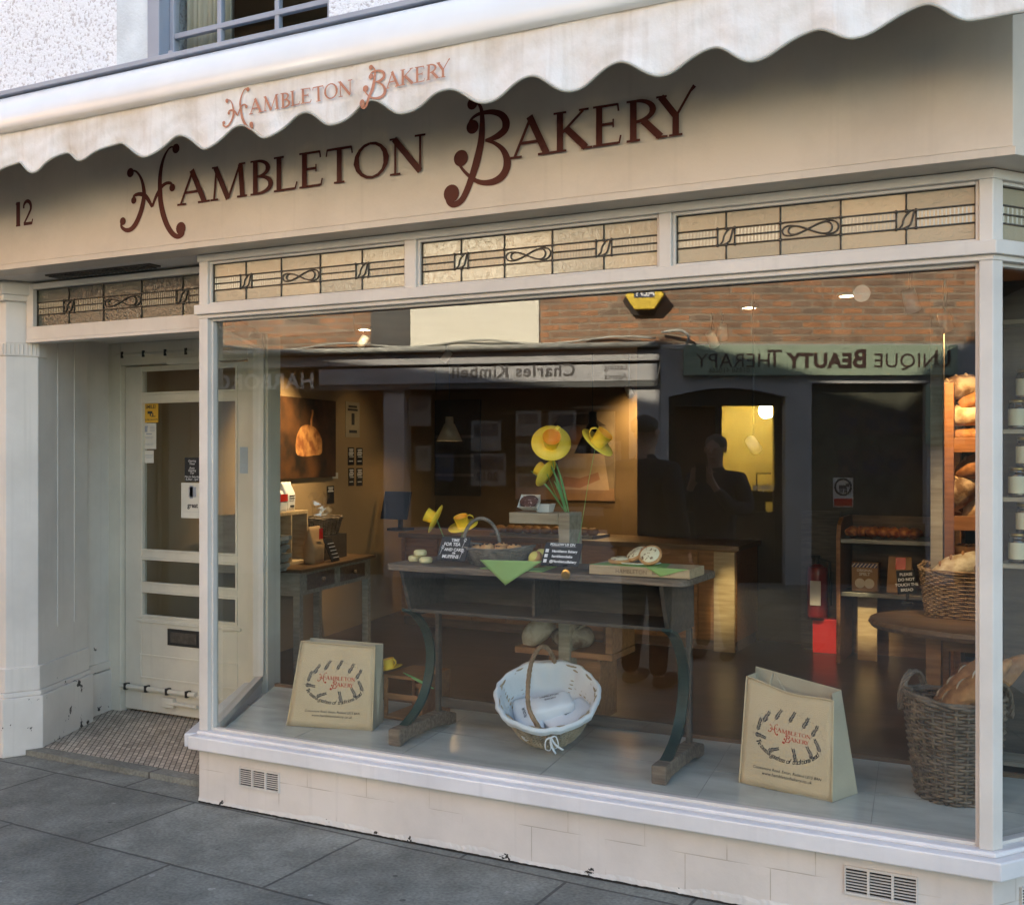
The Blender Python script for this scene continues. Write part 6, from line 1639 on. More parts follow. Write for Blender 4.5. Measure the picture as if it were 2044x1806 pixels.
# side table with drawers along the wall
tq = Vector(onz(598, 1138, .74)); tr_ = tq + WDIR * 1.15
tbl = thing("side_table", "brown wooden table with two drawers against the left side wall", "table", (tq.x, tq.y, .02))
def tpt(a, c): return tq + WDIR * a - WN * c          # a along wall, c towards wall
def tbox(b, a0, a1, c0, c1, z0, z1):
    b.prism([tuple(tpt(a, c)[:2]) for a, c in ((a0, c0), (a1, c0), (a1, c1), (a0, c1))], z0, z1)
b = B(); tbox(b, -.03, 1.2, -.03, .50, .722, .745); b.build("table_top", BROWNWOOD, tbl, bevel=.003)
b = B(); tbox(b, .0, 1.16, .0, .03, .56, .721); tbox(b, .0, .03, .03, .46, .56, .721); tbox(b, 1.13, 1.16, .03, .46, .56, .721); b.build("apron", GREYWOOD, tbl)
for a, c in ((.0, .0), (1.11, .0), (.0, .43), (1.11, .43)):
    b = B(); tbox(b, a - .002, a + .052, c - .002, c + .05, .02, .5595); b.build("leg", GREYWOOD, tbl, bevel=.003)
for a in (.10, .62):
    b = B(); tbox(b, a, a + .42, -.008, -.0005, .59, .70); d_ = b.build("drawer", BROWNWOOD, tbl, bevel=.002)
    b = B(); b.blob(tpt(a + .21, -.025) + UP * (-.74 + .645), .018); b.build("knob", BROWNWOOD, d_, smooth=True)
TZ = .746
def T3(a, c, z): p = tpt(a, c); return Vector((p.x, p.y, z))
# cubby unit
cu_ = thing("cubby_unit", "pale wooden cubby unit standing on the side table below the painting", "shelf unit", tuple(T3(.1, .3, TZ)))
zc0, zc1 = TZ, 1.13
b = B(); tbox(b, -.35, .50, .20, .46, zc1 - .025, zc1)
for a in (-.35, .02, .24, .48): tbox(b, a, a + .02, .20, .46, zc0 + .02, zc1 - .025)
tbox(b, -.35, .50, .20, .46, zc0, zc0 + .02); tbox(b, -.33, .48, .45, .46, zc0 + .02, zc1 - .025); tbox(b, .04, .23, .21, .44, .94, .955)
b.build("boards", PALEWOOD, cu_, bevel=.002)
def bagobj(name, label, cat, a, c, z, wa, wc, h, m, group=None, marks=None, ink=INK, gable=.6, rot=0):
    t = thing(name, label, cat, tuple(T3(a, c, z)), group=group); b = B(); N_ = 8
    A_, C_ = WDIR, -WN
    rings = []
    for k in range(N_ + 1):
        f_ = k / N_; pin = 1 + .06 * math.sin(math.pi * f_); th = pin if f_ < gable else lerp(pin, .12, ((f_ - gable) / (1 - gable)) ** .8)
        ring = []
        for q in range(16):
            an = 2 * math.pi * q / 16; x = (abs(math.cos(an)) ** .4) * (1 if math.cos(an) > 0 else -1); y = (abs(math.sin(an)) ** .4) * (1 if math.sin(an) > 0 else -1)
            ring.append(T3(a, c, z) + A_ * (x * wa / 2 * (pin + .02 * math.sin(q * 2 + k))) + C_ * (y * wc / 2 * th) + UP * (h * f_))
        rings += ring
    b.add(rings, [(k * 16 + q, k * 16 + (q + 1) % 16, (k + 1) * 16 + (q + 1) % 16, (k + 1) * 16 + q) for k in range(N_) for q in range(16)] + [tuple(range(16))[::-1], tuple(range(N_ * 16, N_ * 16 + 16))])
    b.build("sack", m, t, smooth=True)
    if marks:
        b = B()
        for f0, f1, g0, g1 in marks:
            pp = [T3(a, c, z) + A_ * (wa * (f - .5)) - C_ * (wc / 2 * 1.10) + UP * (h * g) for f, g in ((f0, g0), (f1, g0), (f1, g1), (f0, g1))]; b.add(pp, [(0, 1, 2, 3)])
        b.build("label_print", ink, t)
    return t
mk = [(.2, .8, .50, .54), (.2, .8, .42, .45), (.2, .7, .34, .36), (.25, .75, .12, .2)]
bagobj("flour_bag", "white flour bag at the left end of the cubby unit, half behind the door frame", "flour bag", -.20, .30, zc1 + .001, .13, .10, .22, PARCEL, "flour bags on the cubby unit", mk)
bagobj("flour_bag", "second white flour bag from the left on the cubby unit", "flour bag", -.03, .30, zc1 + .001, .15, .11, .23, PARCEL, "flour bags on the cubby unit", mk)
bagobj("flour_bag", "flour bag with a dark red label band in the middle of the cubby unit", "flour bag", .17, .28, zc1 + .001, .17, .10, .15, PARCEL, "flour bags on the cubby unit", [(.08, .92, .5, .85)], RED)
bagobj("flour_bag", "white flour bag with black print at the right end of the cubby unit", "flour bag", .36, .31, zc1 + .001, .13, .10, .21, PARCEL, "flour bags on the cubby unit", mk)
bagobj("kraft_bag", "brown paper bag with a dark red label and clear window on the side table", "paper bag", .40, .10, TZ + .001, .17, .10, .27, PAPERB, None, [(.35, .7, .66, .95)], RED, .5)
for i in (0, 1):
    t = thing("soap_bottle", ["left one of two soap bottles with white pumps above the flour bags", "right one of two soap bottles with white pumps above the flour bags"][i], "bottle", tuple(T3(.10 + .09 * i, .36, zc1 + .20)), group="pump bottles above the flour bags")
    p = T3(.10 + .09 * i, .36, zc1 + .155); b = B(); b.lathe([(.001, 0), (.03, 0), (.03, .10), (.012, .115), (.001, .115)], p, 18); b.build("bottle_body", BLUE, t, smooth=True)
    b = B(); b.tube([p + UP * .115, p + UP * .15, p + UP * .152 + WDIR * .04, p + UP * .14 + WDIR * .045], .007, 6); b.build("pump", PAPER, t, smooth=True)
t = thing("upper_shelf_box", "small wooden block carrying the two pump bottles above the flour bags", "block", tuple(T3(.15, .38, zc1))); b = B(); tbox(b, .04, .26, .34, .44, zc1 + .001, zc1 + .154); b.build("block", PALEWOOD, t)
for i in range(4):
    z = TZ + .001 + .062 * (i // 1 if i < 3 else 3); a = -.26 + .03 * (i % 2)
    t = thing("egg_box", ["bottom egg box of the stack on the side table", "second egg box from the bottom of the stack", "third egg box from the bottom of the stack", "topmost egg box with a white label standing on the stack"][i], "egg box", tuple(T3(a, .1, z)), group="stacked pulp egg boxes")
    b = B(); tbox(b, a - .15, a + .16, .02, .16, z + .026, z + .056)
    for k in range(6):
        for q in (.05, .12): p = T3(a - .13 + k * .052, q, z); b.lathe([(.001, 0), (.015, 0), (.023, .027)], p, 10)
    b.build("pulp_tray", EGGBOX, t, bevel=.004)
    if i == 3: b = B(); tbox(b, a - .10, a + .10, .012, .0195, z + .028, z + .054); b.build("white_label", PAPER, t)
hm = thing("cellophane_hamper", "dark wicker hamper with crinkled cellophane standing up behind it on the side table", "hamper", tuple(T3(.85, .22, TZ)))
hc = T3(.80, .24, .93); b = B(); Mh = Matrix.Rotation(math.atan2(WDIR.y, WDIR.x), 4, 'Z')
weave(b, hc, .12, lambda t: (lerp(.17, .22, t), lerp(.10, .13, t)), 24, 12, .004, Mh, amp=.005); b.build("woven_body", WICKER_D, hm, smooth=True)
b = B(); tbox(b, .62, .98, .12, .36, TZ + .001, .928); tag(b.build("hamper_stand", DESKWOOD, None), "dark wooden block that lifts the cellophane hamper above the side table", "stand")
celo = bpy.data.materials.new("cellophane"); celo.use_nodes = True; _n, _l = celo.node_tree.nodes, celo.node_tree.links; _n.remove(_n["Principled BSDF"])
_a = _n.new("ShaderNodeBsdfTransparent"); _b = _n.new("ShaderNodeBsdfGlossy"); _b.inputs["Roughness"].default_value = .15; _m = _n.new("ShaderNodeMixShader"); _m.inputs[0].default_value = .16
_l.new(_a.outputs[0], _m.inputs[1]); _l.new(_b.outputs[0], _m.inputs[2]); _l.new(_m.outputs[0], _n["Material Output"].inputs[0])
rn = random.Random(5); b = B(); g_ = []
for i in range(13):
    for j in range(7): g_.append(hc + WDIR * (-.18 + .03 * i) + UP * (.08 + .035 * j * (1 + .2 * math.sin(i))) + WN * rn.uniform(-.03, .03))
b.add(g_, [(i * 7 + j, (i + 1) * 7 + j, (i + 1) * 7 + j + 1, i * 7 + j + 1) for i in range(12) for j in range(6)]); b.build("cellophane", celo, hm)
# leaning black label by the hamper
t = thing("chalk_label", "slanted black chalk label leaning under the cellophane hamper", "chalk sign", tuple(T3(.62, -.02, TZ)), group="black chalk signs")
p = T3(.52, .02, TZ + .002); b = B(); b.prism3([p, p + WDIR * .13, p + WDIR * .09 - WN * .05 + UP * .17, p - WDIR * .04 - WN * .05 + UP * .17], WN * .005); b.build("board", BLACK, t)
b = B()
for k in range(5):
    o = UP * (.03 + .026 * k) - WN * (.008 * k + .0) + WN * .0065 - WDIR * (.006 * k); b.tube([p + o + WDIR * .02, p + o + WDIR * .11], .003, 4)
b.build("chalk_lettering", CHALK, t)
t = thing("till_screen", "dark till screen on the counter behind the side table", "till", (-1.35, 4.72, .82))

# counter along the back
ct = thing("shop_counter", "long pine-fronted serving counter across the back of the shop", "counter", (.4, 4.8, .02))
cy0 = 4.55
cxl, cxr = at(800, 1100, cy0).x, at(1468, 1100, cy0).x
b = B(); b.bb(cxl, cxr, cy0 + .03, cy0 + .65, .10, .80); b.build("front_panel", ORANGEWOOD, ct)
b = B(); b.bb(cxl - .02, cxr + .03, cy0 - .01, cy0 + .70, .8005, .84); b.build("worktop", BROWNWOOD, ct, bevel=.003)
b = B(); b.bb(cxl, cxr, cy0 + .06, cy0 + .6, .02, .0995); b.build("kick_board", BROWNWOOD, ct)
b = B()
for k in range(9): x = lerp(cxl, cxr, k / 9); b.bb(x, x + .035, cy0 + .012, cy0 + .0295, .11, .79)
b.build("batten", ORANGEWOOD, ct)
bpy.data.objects.remove(bpy.data.objects["till_screen"])
t = thing("till", "dark till screen standing on the back counter left of the desk", "till", (at(790, 1000, cy0 + .2).x, cy0 + .2, .84)); x = at(792, 1040, cy0 + .2).x
b = B(); b.prism3([(x - .13, cy0 + .12, .95), (x + .15, cy0 + .12, .95), (x + .15, cy0 + .2, 1.2), (x - .13, cy0 + .2, 1.2)], (0, .03, .0)); b.build("screen", BLUE, t, bevel=.004)
b = B(); b.bb(x - .08, x + .1, cy0 + .16, cy0 + .34, .841, .865); b.bb(x, x + .03, cy0 + .22, cy0 + .26, .865, 1.02); b.build("stand", IRONB, t)
# glazed cabinet with breads on the counter
t = thing("bread_tray", "long tray of dark rolls on the back counter behind the desk", "tray", (.2, cy0 + .3, .84))
xa, xb = at(985, 1080, cy0 + .15).x, at(1190, 1080, cy0 + .15).x; b = B(); b.bb(xa, xb, cy0 + .08, cy0 + .45, .8405, .865); b.build("tray_base", STEEL, t)
rn = random.Random(8)
for i in range(11):
    c = Vector((lerp(xa + .05, xb - .05, i / 10), cy0 + .2 + rn.uniform(-.03, .03), .895)); t = thing("bread_roll", "dark brown roll on the long tray behind the desk", "roll", tuple(c), group="rolls on the long tray behind the desk")
    b = B(); b.blob(c, (.05, .06, .035), lump=.06, seed=i, n=14, m=8); b.build("crust", CRUST, t, smooth=True)
# posters on the back wall
yb_ = 6.19
def backposter(name, label, u0, v0, u1, v1, m, shapes, cat="poster"):
    a, c = at(u0, v0, yb_), at(u1, v1, yb_); t = thing(name, label, cat, (a.x, yb_, c.z)); b = B(); b.bb(a.x, c.x, yb_ - .015, yb_, c.z, a.z); b.build("board", m, t)
    for k, (nm, mm, pts) in enumerate(shapes):
        b = B(); yy = yb_ - .016 - .001 * k; b.prism3([(lerp(a.x, c.x, f_), yy, lerp(c.z, a.z, g_)) for f_, g_ in pts], (0, -.0008, 0)); b.build(nm, mm, t)
    return t
skm = mat("poster_skin", (.26, .13, .08)); apm = mat("poster_apron", (.34, .25, .18)); dkm = mat("poster_dark_hat", (.05, .035, .03))
el = lambda cx_, cz, rx, rz: [(cx_ + rx * math.cos(k * math.pi / 8), cz + rz * math.sin(k * math.pi / 8)) for k in range(16)]
backposter("baker_poster", "large poster of a person kneading dough, glowing beside the pendant lamp", 1030, 825, 1228, 1000, mat("poster_ground", (.20, .15, .105), (.13, .095, .07), scale=4),
           [("poster_table", mat("poster_table", (.22, .13, .08)), [(0, 0), (1, 0), (1, .14), (0, .14)]), ("poster_body", apm, [(.42, .12), (.95, .12), (.9, .52), (.78, .68), (.56, .68), (.45, .5)]), ("poster_arm", skm, [(.48, .16), (.66, .14), (.86, .24), (.84, .32), (.66, .25), (.50, .27)]), ("poster_head", skm, el(.62, .74, .07, .11)), ("poster_hat", dkm, [(.36, .80), (.46, .96), (.74, .98), (.92, .84), (.62, .86)])])
backposter("menu_board", "dark framed menu board at the far left of the back wall", 830, 800, 960, 990, mat("dark_menu", (.05, .04, .03)), [("rows", mat("faint_rows", (.12, .10, .08)), [(.1, .2), (.9, .2), (.9, .23), (.1, .23)]), ("rows", mat("faint_rows", (.12, .10, .08)), [(.1, .4), (.9, .4), (.9, .43), (.1, .43)]), ("rows", mat("faint_rows", (.12, .10, .08)), [(.1, .6), (.9, .6), (.9, .63), (.1, .63)])])
# black pendant lamp
def pendant(label, u, vt, vb, y, m, lit, rad_=.15):
    top = at(u, vt, y); bt = at(u, vb, y); t = thing("pendant_lamp", label, "lamp", (top.x, y, top.z), group="pendant lamps over the counter")
    h = top.z - bt.z
    b = B(); b.tube([(top.x, y, 2.469), (top.x, y, top.z - .01)], .004, 6); b.build("cord", IRONB, t)
    b = B(); b.lathe([(.001, 0), (.035, 0), (.04, -h * .28), (.05, -h * .3), (rad_, -h), (rad_ - .004, -h), (.045, -h * .33), (.001, -h * .3)], top, 28); b.build("lamp_shade", m, t, smooth=True)
    b = B(); b.blob((top.x, y, top.z - h * .62), .032); b.build("bulb", mat("lit_bulb", (1, .8, .5), emit=((1, .72, .35), 9 if lit else .5)), t, smooth=True)
    if lit: lamp("pendant_light", t, (top.x, y, top.z - h * .80), lit, (1, .62, .26), .03)
    return t
pendant("black industrial pendant lamp hanging behind the upper right cup flower", 1183, 822, 905, 5.55, mat("black_enamel", (.02, .02, .02), rough=.35), 4, .17)
pendant("pale glass pendant lamp hanging far left over the counter", 897, 832, 880, 5.0, mat("opal_glass_shade", (.35, .35, .33), rough=.2), 1.0, .12)

# ceiling spotlights
for i, (u, v, pw, aim) in enumerate(((727, 656, 14, None), (1495, 612, 5, None), (1690, 588, 6, None))):
    d = ray(u, v); tt = (2.455 - CAM[2]) / d[2]; p = Vector(CAM) + Vector(d) * tt
    t = thing("ceiling_spot", ["lit ceiling spotlight nearest the side wall painting", "lit ceiling spotlight above the middle of the shop", "lit ceiling spotlight at the right, over the bread racks"][i], "spotlight", tuple(p), group="ceiling spotlights")
    b = B(); b.lathe([(.001, .015), (.05, .015), (.055, -.012), (.042, -.012), (.04, .0)], p, 22); b.build("rim", WHITEM, t, smooth=True)
    b = B(); b.lathe([(.041, -.006), (.001, -.0065)], p, 20); b.build("lens", mat("lit_lens", (1, .85, .6), emit=((1, .78, .45), 18)), t)
pp, tpp = sidewall(560)
sw, _ = sidewall(600)
def spot(label, p, aim, power, ang, c=(1, .70, .36)):  # some of these spotlights are added only for the light they throw
    t = thing("shop_or_added_spot", label, "spotlight", tuple(p), group="track spotlights"); q = rot_to(Vector(aim) - Vector(p))
    b = B(); b.lathe([(.001, -.05), (.03, -.05), (.035, .05), (.031, .05), (.029, -.04)], p, 20, q); b.build("can", WHITEM, t, smooth=True)
    b = B(); b.tube([(p[0], p[1], 2.469), Vector(p)], .008, 6); b.build("stem", IRONB, t)
    lamp("shop_or_added_light", t, Vector(p) + (Vector(aim) - Vector(p)).normalized() * .06, power, c, .02, ang, aim)
    return t
wa_ = sidewall(545)[0]
spot("track spotlight washing the side wall and the painting with warm light", tuple(wa_ + WN * .75 + UP * 2.38), tuple(wa_ + UP * 1.35), 30, 85)
wc_ = sidewall(700)[0]
_wl = at(1240, 800, 5.6)
spot("track spotlight washing the back wall just right of the pendant lamp", (_wl.x + .0, 5.80, 2.12), (_wl.x + .02, 6.19, 1.66), 13, 130, (1, .66, .26))  # extra lamp added to make the glow around the pendant
spot("second track spotlight, over the far end of the side table", tuple(wc_ + WN * .9 + UP * 2.38), tuple(wc_ + UP * 1.3), 2, 80)

# ---- right side: bread rack on castors, fire point, table, shelves
ry_ = 4.5
def rack():
    t = thing("bread_rack", "low curved-top wooden bread rack with two grey shelves at the back right", "rack", (at(1700, 1290, ry_).x, ry_, .02))
    xa, xb = at(1669, 1200, ry_).x, at(1905, 1200, ry_).x; zt_ = at(1669, 1034, ry_).z
    z1_, z2_ = at(1700, 1076, ry_).z, at(1700, 1182, ry_).z
    b = B(); b.prism3([(xa, ry_, .02), (xa, ry_ + .5, .02), (xa, ry_ + .5, zt_ + .0), (xa, ry_ + .12, zt_), (xa, ry_ + .03, zt_ - .05), (xa, ry_, zt_ - .14)], (.03, 0, 0)); b.build("side_board", ORANGEWOOD, t, bevel=.003)
    b = B(); b.bb(xb, xb + .03, ry_, ry_ + .5, .02, zt_); b.build("side_board", ORANGEWOOD, t)
    b = B(); b.bb(xa + .031, xb - .001, ry_ + .48, ry_ + .5, .02, zt_); b.build("back_board", BROWNWOOD, t)
    for z in (z1_, z2_): b = B(); b.bb(xa + .031, xb - .001, ry_ + .01, ry_ + .47, z - .03, z); b.build("shelf", STEEL, t, bevel=.002)
    return xa, xb, z1_, z2_
xa, xb, z1_, z2_ = rack()
rn = random.Random(2)
for i in range(7):
    x = lerp(xa + .09, xa + .52, i / 6); c = Vector((x, ry_ + .16 + .03 * (i % 2), z1_ + .045))
    t = thing("cheese_bun", "orange cheese-topped bun in the row on the rack's top shelf", "bun", tuple(c), group="cheese-topped buns on the bread rack")
    b = B(); b.blob(c, (.055, .08, .04), lump=.14, seed=i, n=18, m=10); b.build("crust", mat("cheese_crust", (.62, .26, .06), (.34, .09, .03), rough=.5, scale=26, bump=.7, contrast=(.4, .6)), t, smooth=True)
loaf("loaf", "smooth golden loaf right of the cheese buns on the rack's top shelf", (xa + .75, ry_ + .2, z1_ + .05), (.11, .09, .055), None, CRUST, group="loaves on the bread rack", seed=9)
def carton(name, label, u0, u1, v0, v1, y, m, stripe, z0, group=None):
    a, c = at(u0, v0, y), at(u1, v1, y); t = thing(name, label, "carton", (a.x, y, z0), group=group); zt_ = z0 + (a.z - c.z)
    b = B(); b.bb(a.x, c.x, y, y + .08, z0, zt_); b.build("box", m, t, bevel=.002)
    b = B(); b.bb(a.x + .003, c.x - .003, y - .002, y - .0005, lerp(z0, zt_, .84), zt_ - .002); b.build("flag_band", stripe, t)
    b = B()
    for k in range(7): x = lerp(a.x, c.x, (k + .5) / 7); b.beam((x - .012, y - .003, lerp(z0, zt_, .85)), (x + .012, y - .003, zt_ - .004), .0015, .008)
    for x in (.32, .68): b.lathe([(.034, 0), (.036, .002), (.028, .003), (.001, .0035)], (lerp(a.x, c.x, x), y - .0005, lerp(z0, zt_, .28)), 20, Matrix.Rotation(R(90), 4, 'X'))
    b.build("printed_biscuits", PAPER, t)
    texts("print", [("ORIGINAL", .024, frame_to((lerp(a.x, c.x, .5), y - .0025, lerp(z0, zt_, .70)), (1, 0, 0), (0, 0, 1)), {'bold': .001}), ("SPELT", .030, frame_to((lerp(a.x, c.x, .5), y - .0025, lerp(z0, zt_, .56)), (1, 0, 0), (0, 0, 1)), {'bold': .001})], PAPER, t)
carton("biscuit_box", "tan biscuit carton with a flag band standing on the rack's lower shelf", 1700, 1752, 1119, 1178, ry_ + .1, mat("tan_carton", (.34, .22, .13), (.28, .18, .10)), mat("flag_blue", (.08, .10, .24)), z2_ + .001)
t = thing("kraft_bag", "tan paper bag with red label right of the biscuit carton", "paper bag", tuple(at(1795, 1178, ry_ + .1))); a = at(1795, 1178, ry_ + .1)
b = B(); b.add([(a.x - .09, a.y, z2_ + .001), (a.x + .09, a.y, z2_ + .001), (a.x + .09, a.y + .1, z2_ + .001), (a.x - .09, a.y + .1, z2_ + .001), (a.x - .08, a.y + .045, z2_ + .26), (a.x + .08, a.y + .045, z2_ + .26), (a.x + .08, a.y + .055, z2_ + .26), (a.x - .08, a.y + .055, z2_ + .26)], [(0, 3, 2, 1), (4, 5, 6, 7), (0, 1, 5, 4), (1, 2, 6, 5), (2, 3, 7, 6), (3, 0, 4, 7)]); b.build("sack", PAPERB, t, bevel=.004)
b = B(); b.add([(a.x - .03, a.y + .024, z2_ + .17), (a.x + .04, a.y + .024, z2_ + .17), (a.x + .04, a.y + .040, z2_ + .255), (a.x - .03, a.y + .040, z2_ + .255)], [(0, 1, 2, 3)]); b.build("red_label", RED, t)

p = at(1459, 1180, cy0 - .02)
b = B(); b.bb(cxr - .17, cxr - .005, cy0 - .004, cy0 + .0285, .021, .79); b.build("streak_post", PALEWOOD, ct, bevel=.002)  # pale post added to carry the bright sun streak
spot("track spotlight throwing a narrow yellow beam on the counter's end post", (cxr + .25, cy0 - 1.2, 2.35), (cxr - .06, cy0, .42), 60, 9, (1, .80, .40))  # added lamp, imitates sunlight falling on the counter end
q0, q1 = at(1712, 1192, ry_ + .2), at(1742, 1290, ry_ + .2)
t = thing("streak_panel", "pale board catching a lamp below the bread rack's lower shelf", "board", (q0.x, ry_ + .2, .02)); b = B(); b.bb(q0.x, q1.x + .03, ry_ + .2, ry_ + .22, .021, z2_ - .035); b.build("board", PALEWOOD, t)  # pale board added so that a sun streak shows here
spot("track spotlight aimed low under the bread rack", (q0.x - .2, ry_ - 2.0, 1.6), ((q0.x + q1.x) / 2, ry_ + .2, .30), 50, 9, (1, .80, .42))  # added lamp, imitates a patch of sun below the rack
# fire extinguisher with a lit red block below
fy = 4.9; fc = at(1632, 1180, fy)
t = thing("fire_extinguisher", "red fire extinguisher hanging beside the bread rack above a glowing red block", "fire extinguisher", (fc.x, fy, .2))
zt_ = at(1632, 1125, fy).z; zb_3 = at(1632, 1232, fy).z
DRED = mat("dark_red_enamel", (.22, .012, .012), rough=.3, coat=.5)
b = B(); b.lathe(spline([(.001, zb_3), (.07, zb_3), (.078, zb_3 + .02), (.078, zt_ - .06), (.055, zt_ - .02), (.02, zt_), (.001, zt_)], 3), (fc.x, fy, 0), 28); b.build("cylinder", DRED, t, smooth=True)
b = B(); b.bb(fc.x - .04, fc.x + .04, fy - .085, fy - .078, lerp(zb_3, zt_, .25), lerp(zb_3, zt_, .7)); b.build("white_label", PAPER, t)
b = B(); b.tube([(fc.x, fy, zt_), (fc.x, fy, zt_ + .05)], .018, 8); b.tube([(fc.x, fy, zt_ + .04), (fc.x + .09, fy, zt_ + .02), (fc.x + .10, fy - .02, zb_3 + .1)], .012, 6); b.bb(fc.x - .06, fc.x + .02, fy - .012, fy + .012, zt_ + .05, zt_ + .065); b.build("valve_and_hose", IRONB, t, smooth=True)
b = B(); b.bb(fc.x - .01, fc.x + .01, fy + .079, fy + .11, zb_3 + .05, zt_ - .1); b.bb(fc.x - .15, fc.x + .15, fy + .11, fy + .13, .02, 1.1); b.build("back_panel", DESKWOOD, t)
t = thing("red_stand", "bright red block on the floor beneath the fire extinguisher, catching a lamp", "stand", (fc.x, fy, .02)); q0, q1 = at(1622, 1234, fy - .05), at(1672, 1268, fy - .05)
b = B(); b.bb(q0.x, q1.x, fy - .05, fy + .08, .021, q0.z); b.build("block", RED, t, bevel=.004)
spot("track spotlight throwing a small beam on the red block", (fc.x - .35, fy - 1.6, 2.3), (lerp(q0.x, q1.x, .5), fy - .03, .10), 55, 9, (1, .8, .5))  # added lamp in place of the sun on the block

# round-edged table at the right with a loaf hamper
TZ2 = .72
tc_ = Vector((3.05, 2.05, 0))
t = thing("display_table", "brown oval display table at the right carrying the big loaf hamper", "table", (tc_.x, tc_.y, .02))
lf_ = onz(1752, 1215, TZ2)
tcx = lf_.x + .75
b = B(); b.lathe([(.001, TZ2 - .04), (.74, TZ2 - .04), (.755, TZ2 - .02), (.745, TZ2), (.001, TZ2)], (tcx, 2.15, 0), 64, sy=.62); b.build("table_top", BROWNWOOD, t)
for x, y in ((-.42, -.18), (-.42, .2), (.4, -.18), (.4, .2)):
    b = B(); b.bb(tcx + x - .035, tcx + x + .035, 2.15 + y - .035, 2.15 + y + .035, .02, TZ2 - .0405); b.build("leg", ORANGEWOOD, t, bevel=.004)
b = B(); b.bb(tcx - .38, tcx + .36, 1.95, 1.99, .60, .678); b.build("apron", ORANGEWOOD, t)
hx0 = onz(1836, 1232, TZ2); hcx = Vector((hx0.x + .38, hx0.y + .17, TZ2 + .002))
t = thing("loaf_hamper", "large rectangular brown willow hamper of loaves on the oval table", "basket", tuple(hcx), group="wicker baskets in the window")
b = B(); weave(b, hcx, .225, lambda t: (lerp(.36, .39, t), lerp(.17, .19, t)), 46, 22, .0042, None, amp=.0055, zf=lambda th, t: .02 * t * abs(math.cos(th)) ** 3, pw=.32); b.build("woven_body", WICKER, t, smooth=True)
for i, (dx_, dy_, m, sz, rz, tl) in enumerate(((-.22, .0, FLOURY, (.15, .085, .07), 20, -25), (-.05, .03, CRUST_D, (.13, .10, .08), 80, 0), (.12, -.02, CRUST_D, (.12, .10, .075), 30, 10), (.27, .02, CRUST, (.12, .09, .075), 100, 0))):
    loaf("loaf", ["pale floury loaf sloping up at the left end of the big hamper", "dark round loaf in the big hamper, second from the left", "dark loaf half behind the corner post in the big hamper", "brown loaf at the right end of the big hamper"][i], hcx + Vector((dx_, dy_, .235)), sz, Matrix.Rotation(R(rz), 4, 'Z') @ Matrix.Rotation(R(tl), 4, 'Y'), m, group="loaves in the big hamper", seed=i + 20)
pz_ = onz(1811, 1205, TZ2)
t = thing("chalk_sign_on_stand", "small black chalk sign asking not to touch the bread, on a metal clip stand", "chalk sign", (pz_.x, pz_.y, TZ2), group="black chalk signs")
w_ = .10; h_ = .13; zq = TZ2 + .055
b = B(); b.T = Matrix.Translation((pz_.x, pz_.y, zq)) @ Matrix.Rotation(YAW - .1, 4, 'Z') @ Matrix.Rotation(R(-4), 4, 'Y'); b.bb(-w_ / 2, w_ / 2, 0, .006, 0, h_); b.build("board", BLACK, t)
Mq = Matrix.Translation((pz_.x, pz_.y, zq)) @ Matrix.Rotation(YAW - .1, 4, 'Z') @ Matrix.Rotation(R(-4), 4, 'Y')
texts("chalk_lettering", [(s_, .022, Mq @ frame_to((0, -.0015, h_ * f_), (1, 0, 0), (0, 0, 1)), {'bold': .0005}) for s_, f_ in (("PLEASE", .78), ("DO NOT", .56), ("TOUCH THE", .34), ("BREAD", .12))], CHALK, t)
b = B(); b.tube([(pz_.x, pz_.y + .01, zq), (pz_.x, pz_.y + .01, TZ2 + .01)], .008, 6); b.lathe([(.001, 0), (.03, 0), (.028, .01), (.001, .012)], (pz_.x, pz_.y + .01, TZ2 + .001), 18); b.build("clip_stand", IRONB, t, smooth=True)

# tall shelving of big loaves at the right, warmly lit
sy_ = 2.95
u_l = at(1885, 1000, sy_).x; u_r = at(2070, 1000, sy_).x + .35
t = thing("bread_shelving", "tall orange pine shelving of big loaves glowing under a lamp at the right", "shelving", (u_l, sy_, .02))
zsx = [at(1900, v, sy_).z for v in (885, 1040, 1120)]
for x in (u_l, u_r):
    b = B(); b.bb(x, x + .05, sy_, sy_ + .05, .02, 1.95); b.build("upright", ORANGEWOOD, t, bevel=.003)
    b = B(); b.bb(x, x + .05, sy_ + .42, sy_ + .47, .02, 1.95); b.build("upright", ORANGEWOOD, t, bevel=.003)
for z in zsx + [.30]:
    b = B()
    for k in range(5): b.bb(u_l + .051, u_r - .001, sy_ + .01 + k * .095, sy_ + .08 + k * .095, z - .025, z)
    b.bb(u_l + .051, u_r - .001, sy_ - .012, sy_ - .0005, z - .05, z + .03); b.build("shelf", ORANGEWOOD, t, bevel=.002)
for i, (u, v, m, sz, rz, tl) in enumerate(((1925, 970, CRUST_D, (.17, .09, .085), 40, -48), (1903, 1010, CRUST_D, (.14, .08, .07), 100, -60), (1960, 930, CRUST, (.15, .10, .08), 10, -20), (1950, 1010, FLOURY, (.15, .08, .07), 20, -50), (2000, 985, CRUST, (.16, .10, .09), 60, -20))):
    p = at(u, v, sy_ + .12 + .04 * (i % 2)); loaf("big_loaf", ["long dark floury loaf leaning up on the pine shelving", "dark loaf on end beside the pine upright", "brown crusty loaf on top of the leaning loaves", "pale floury loaf leaning at the front of the pine shelving", "brown loaf just past the corner post on the pine shelving"][i], p, sz, Matrix.Rotation(R(rz), 4, 'Z') @ Matrix.Rotation(R(tl), 4, 'Y'), m, group="big loaves on the pine shelving", seed=40 + i)
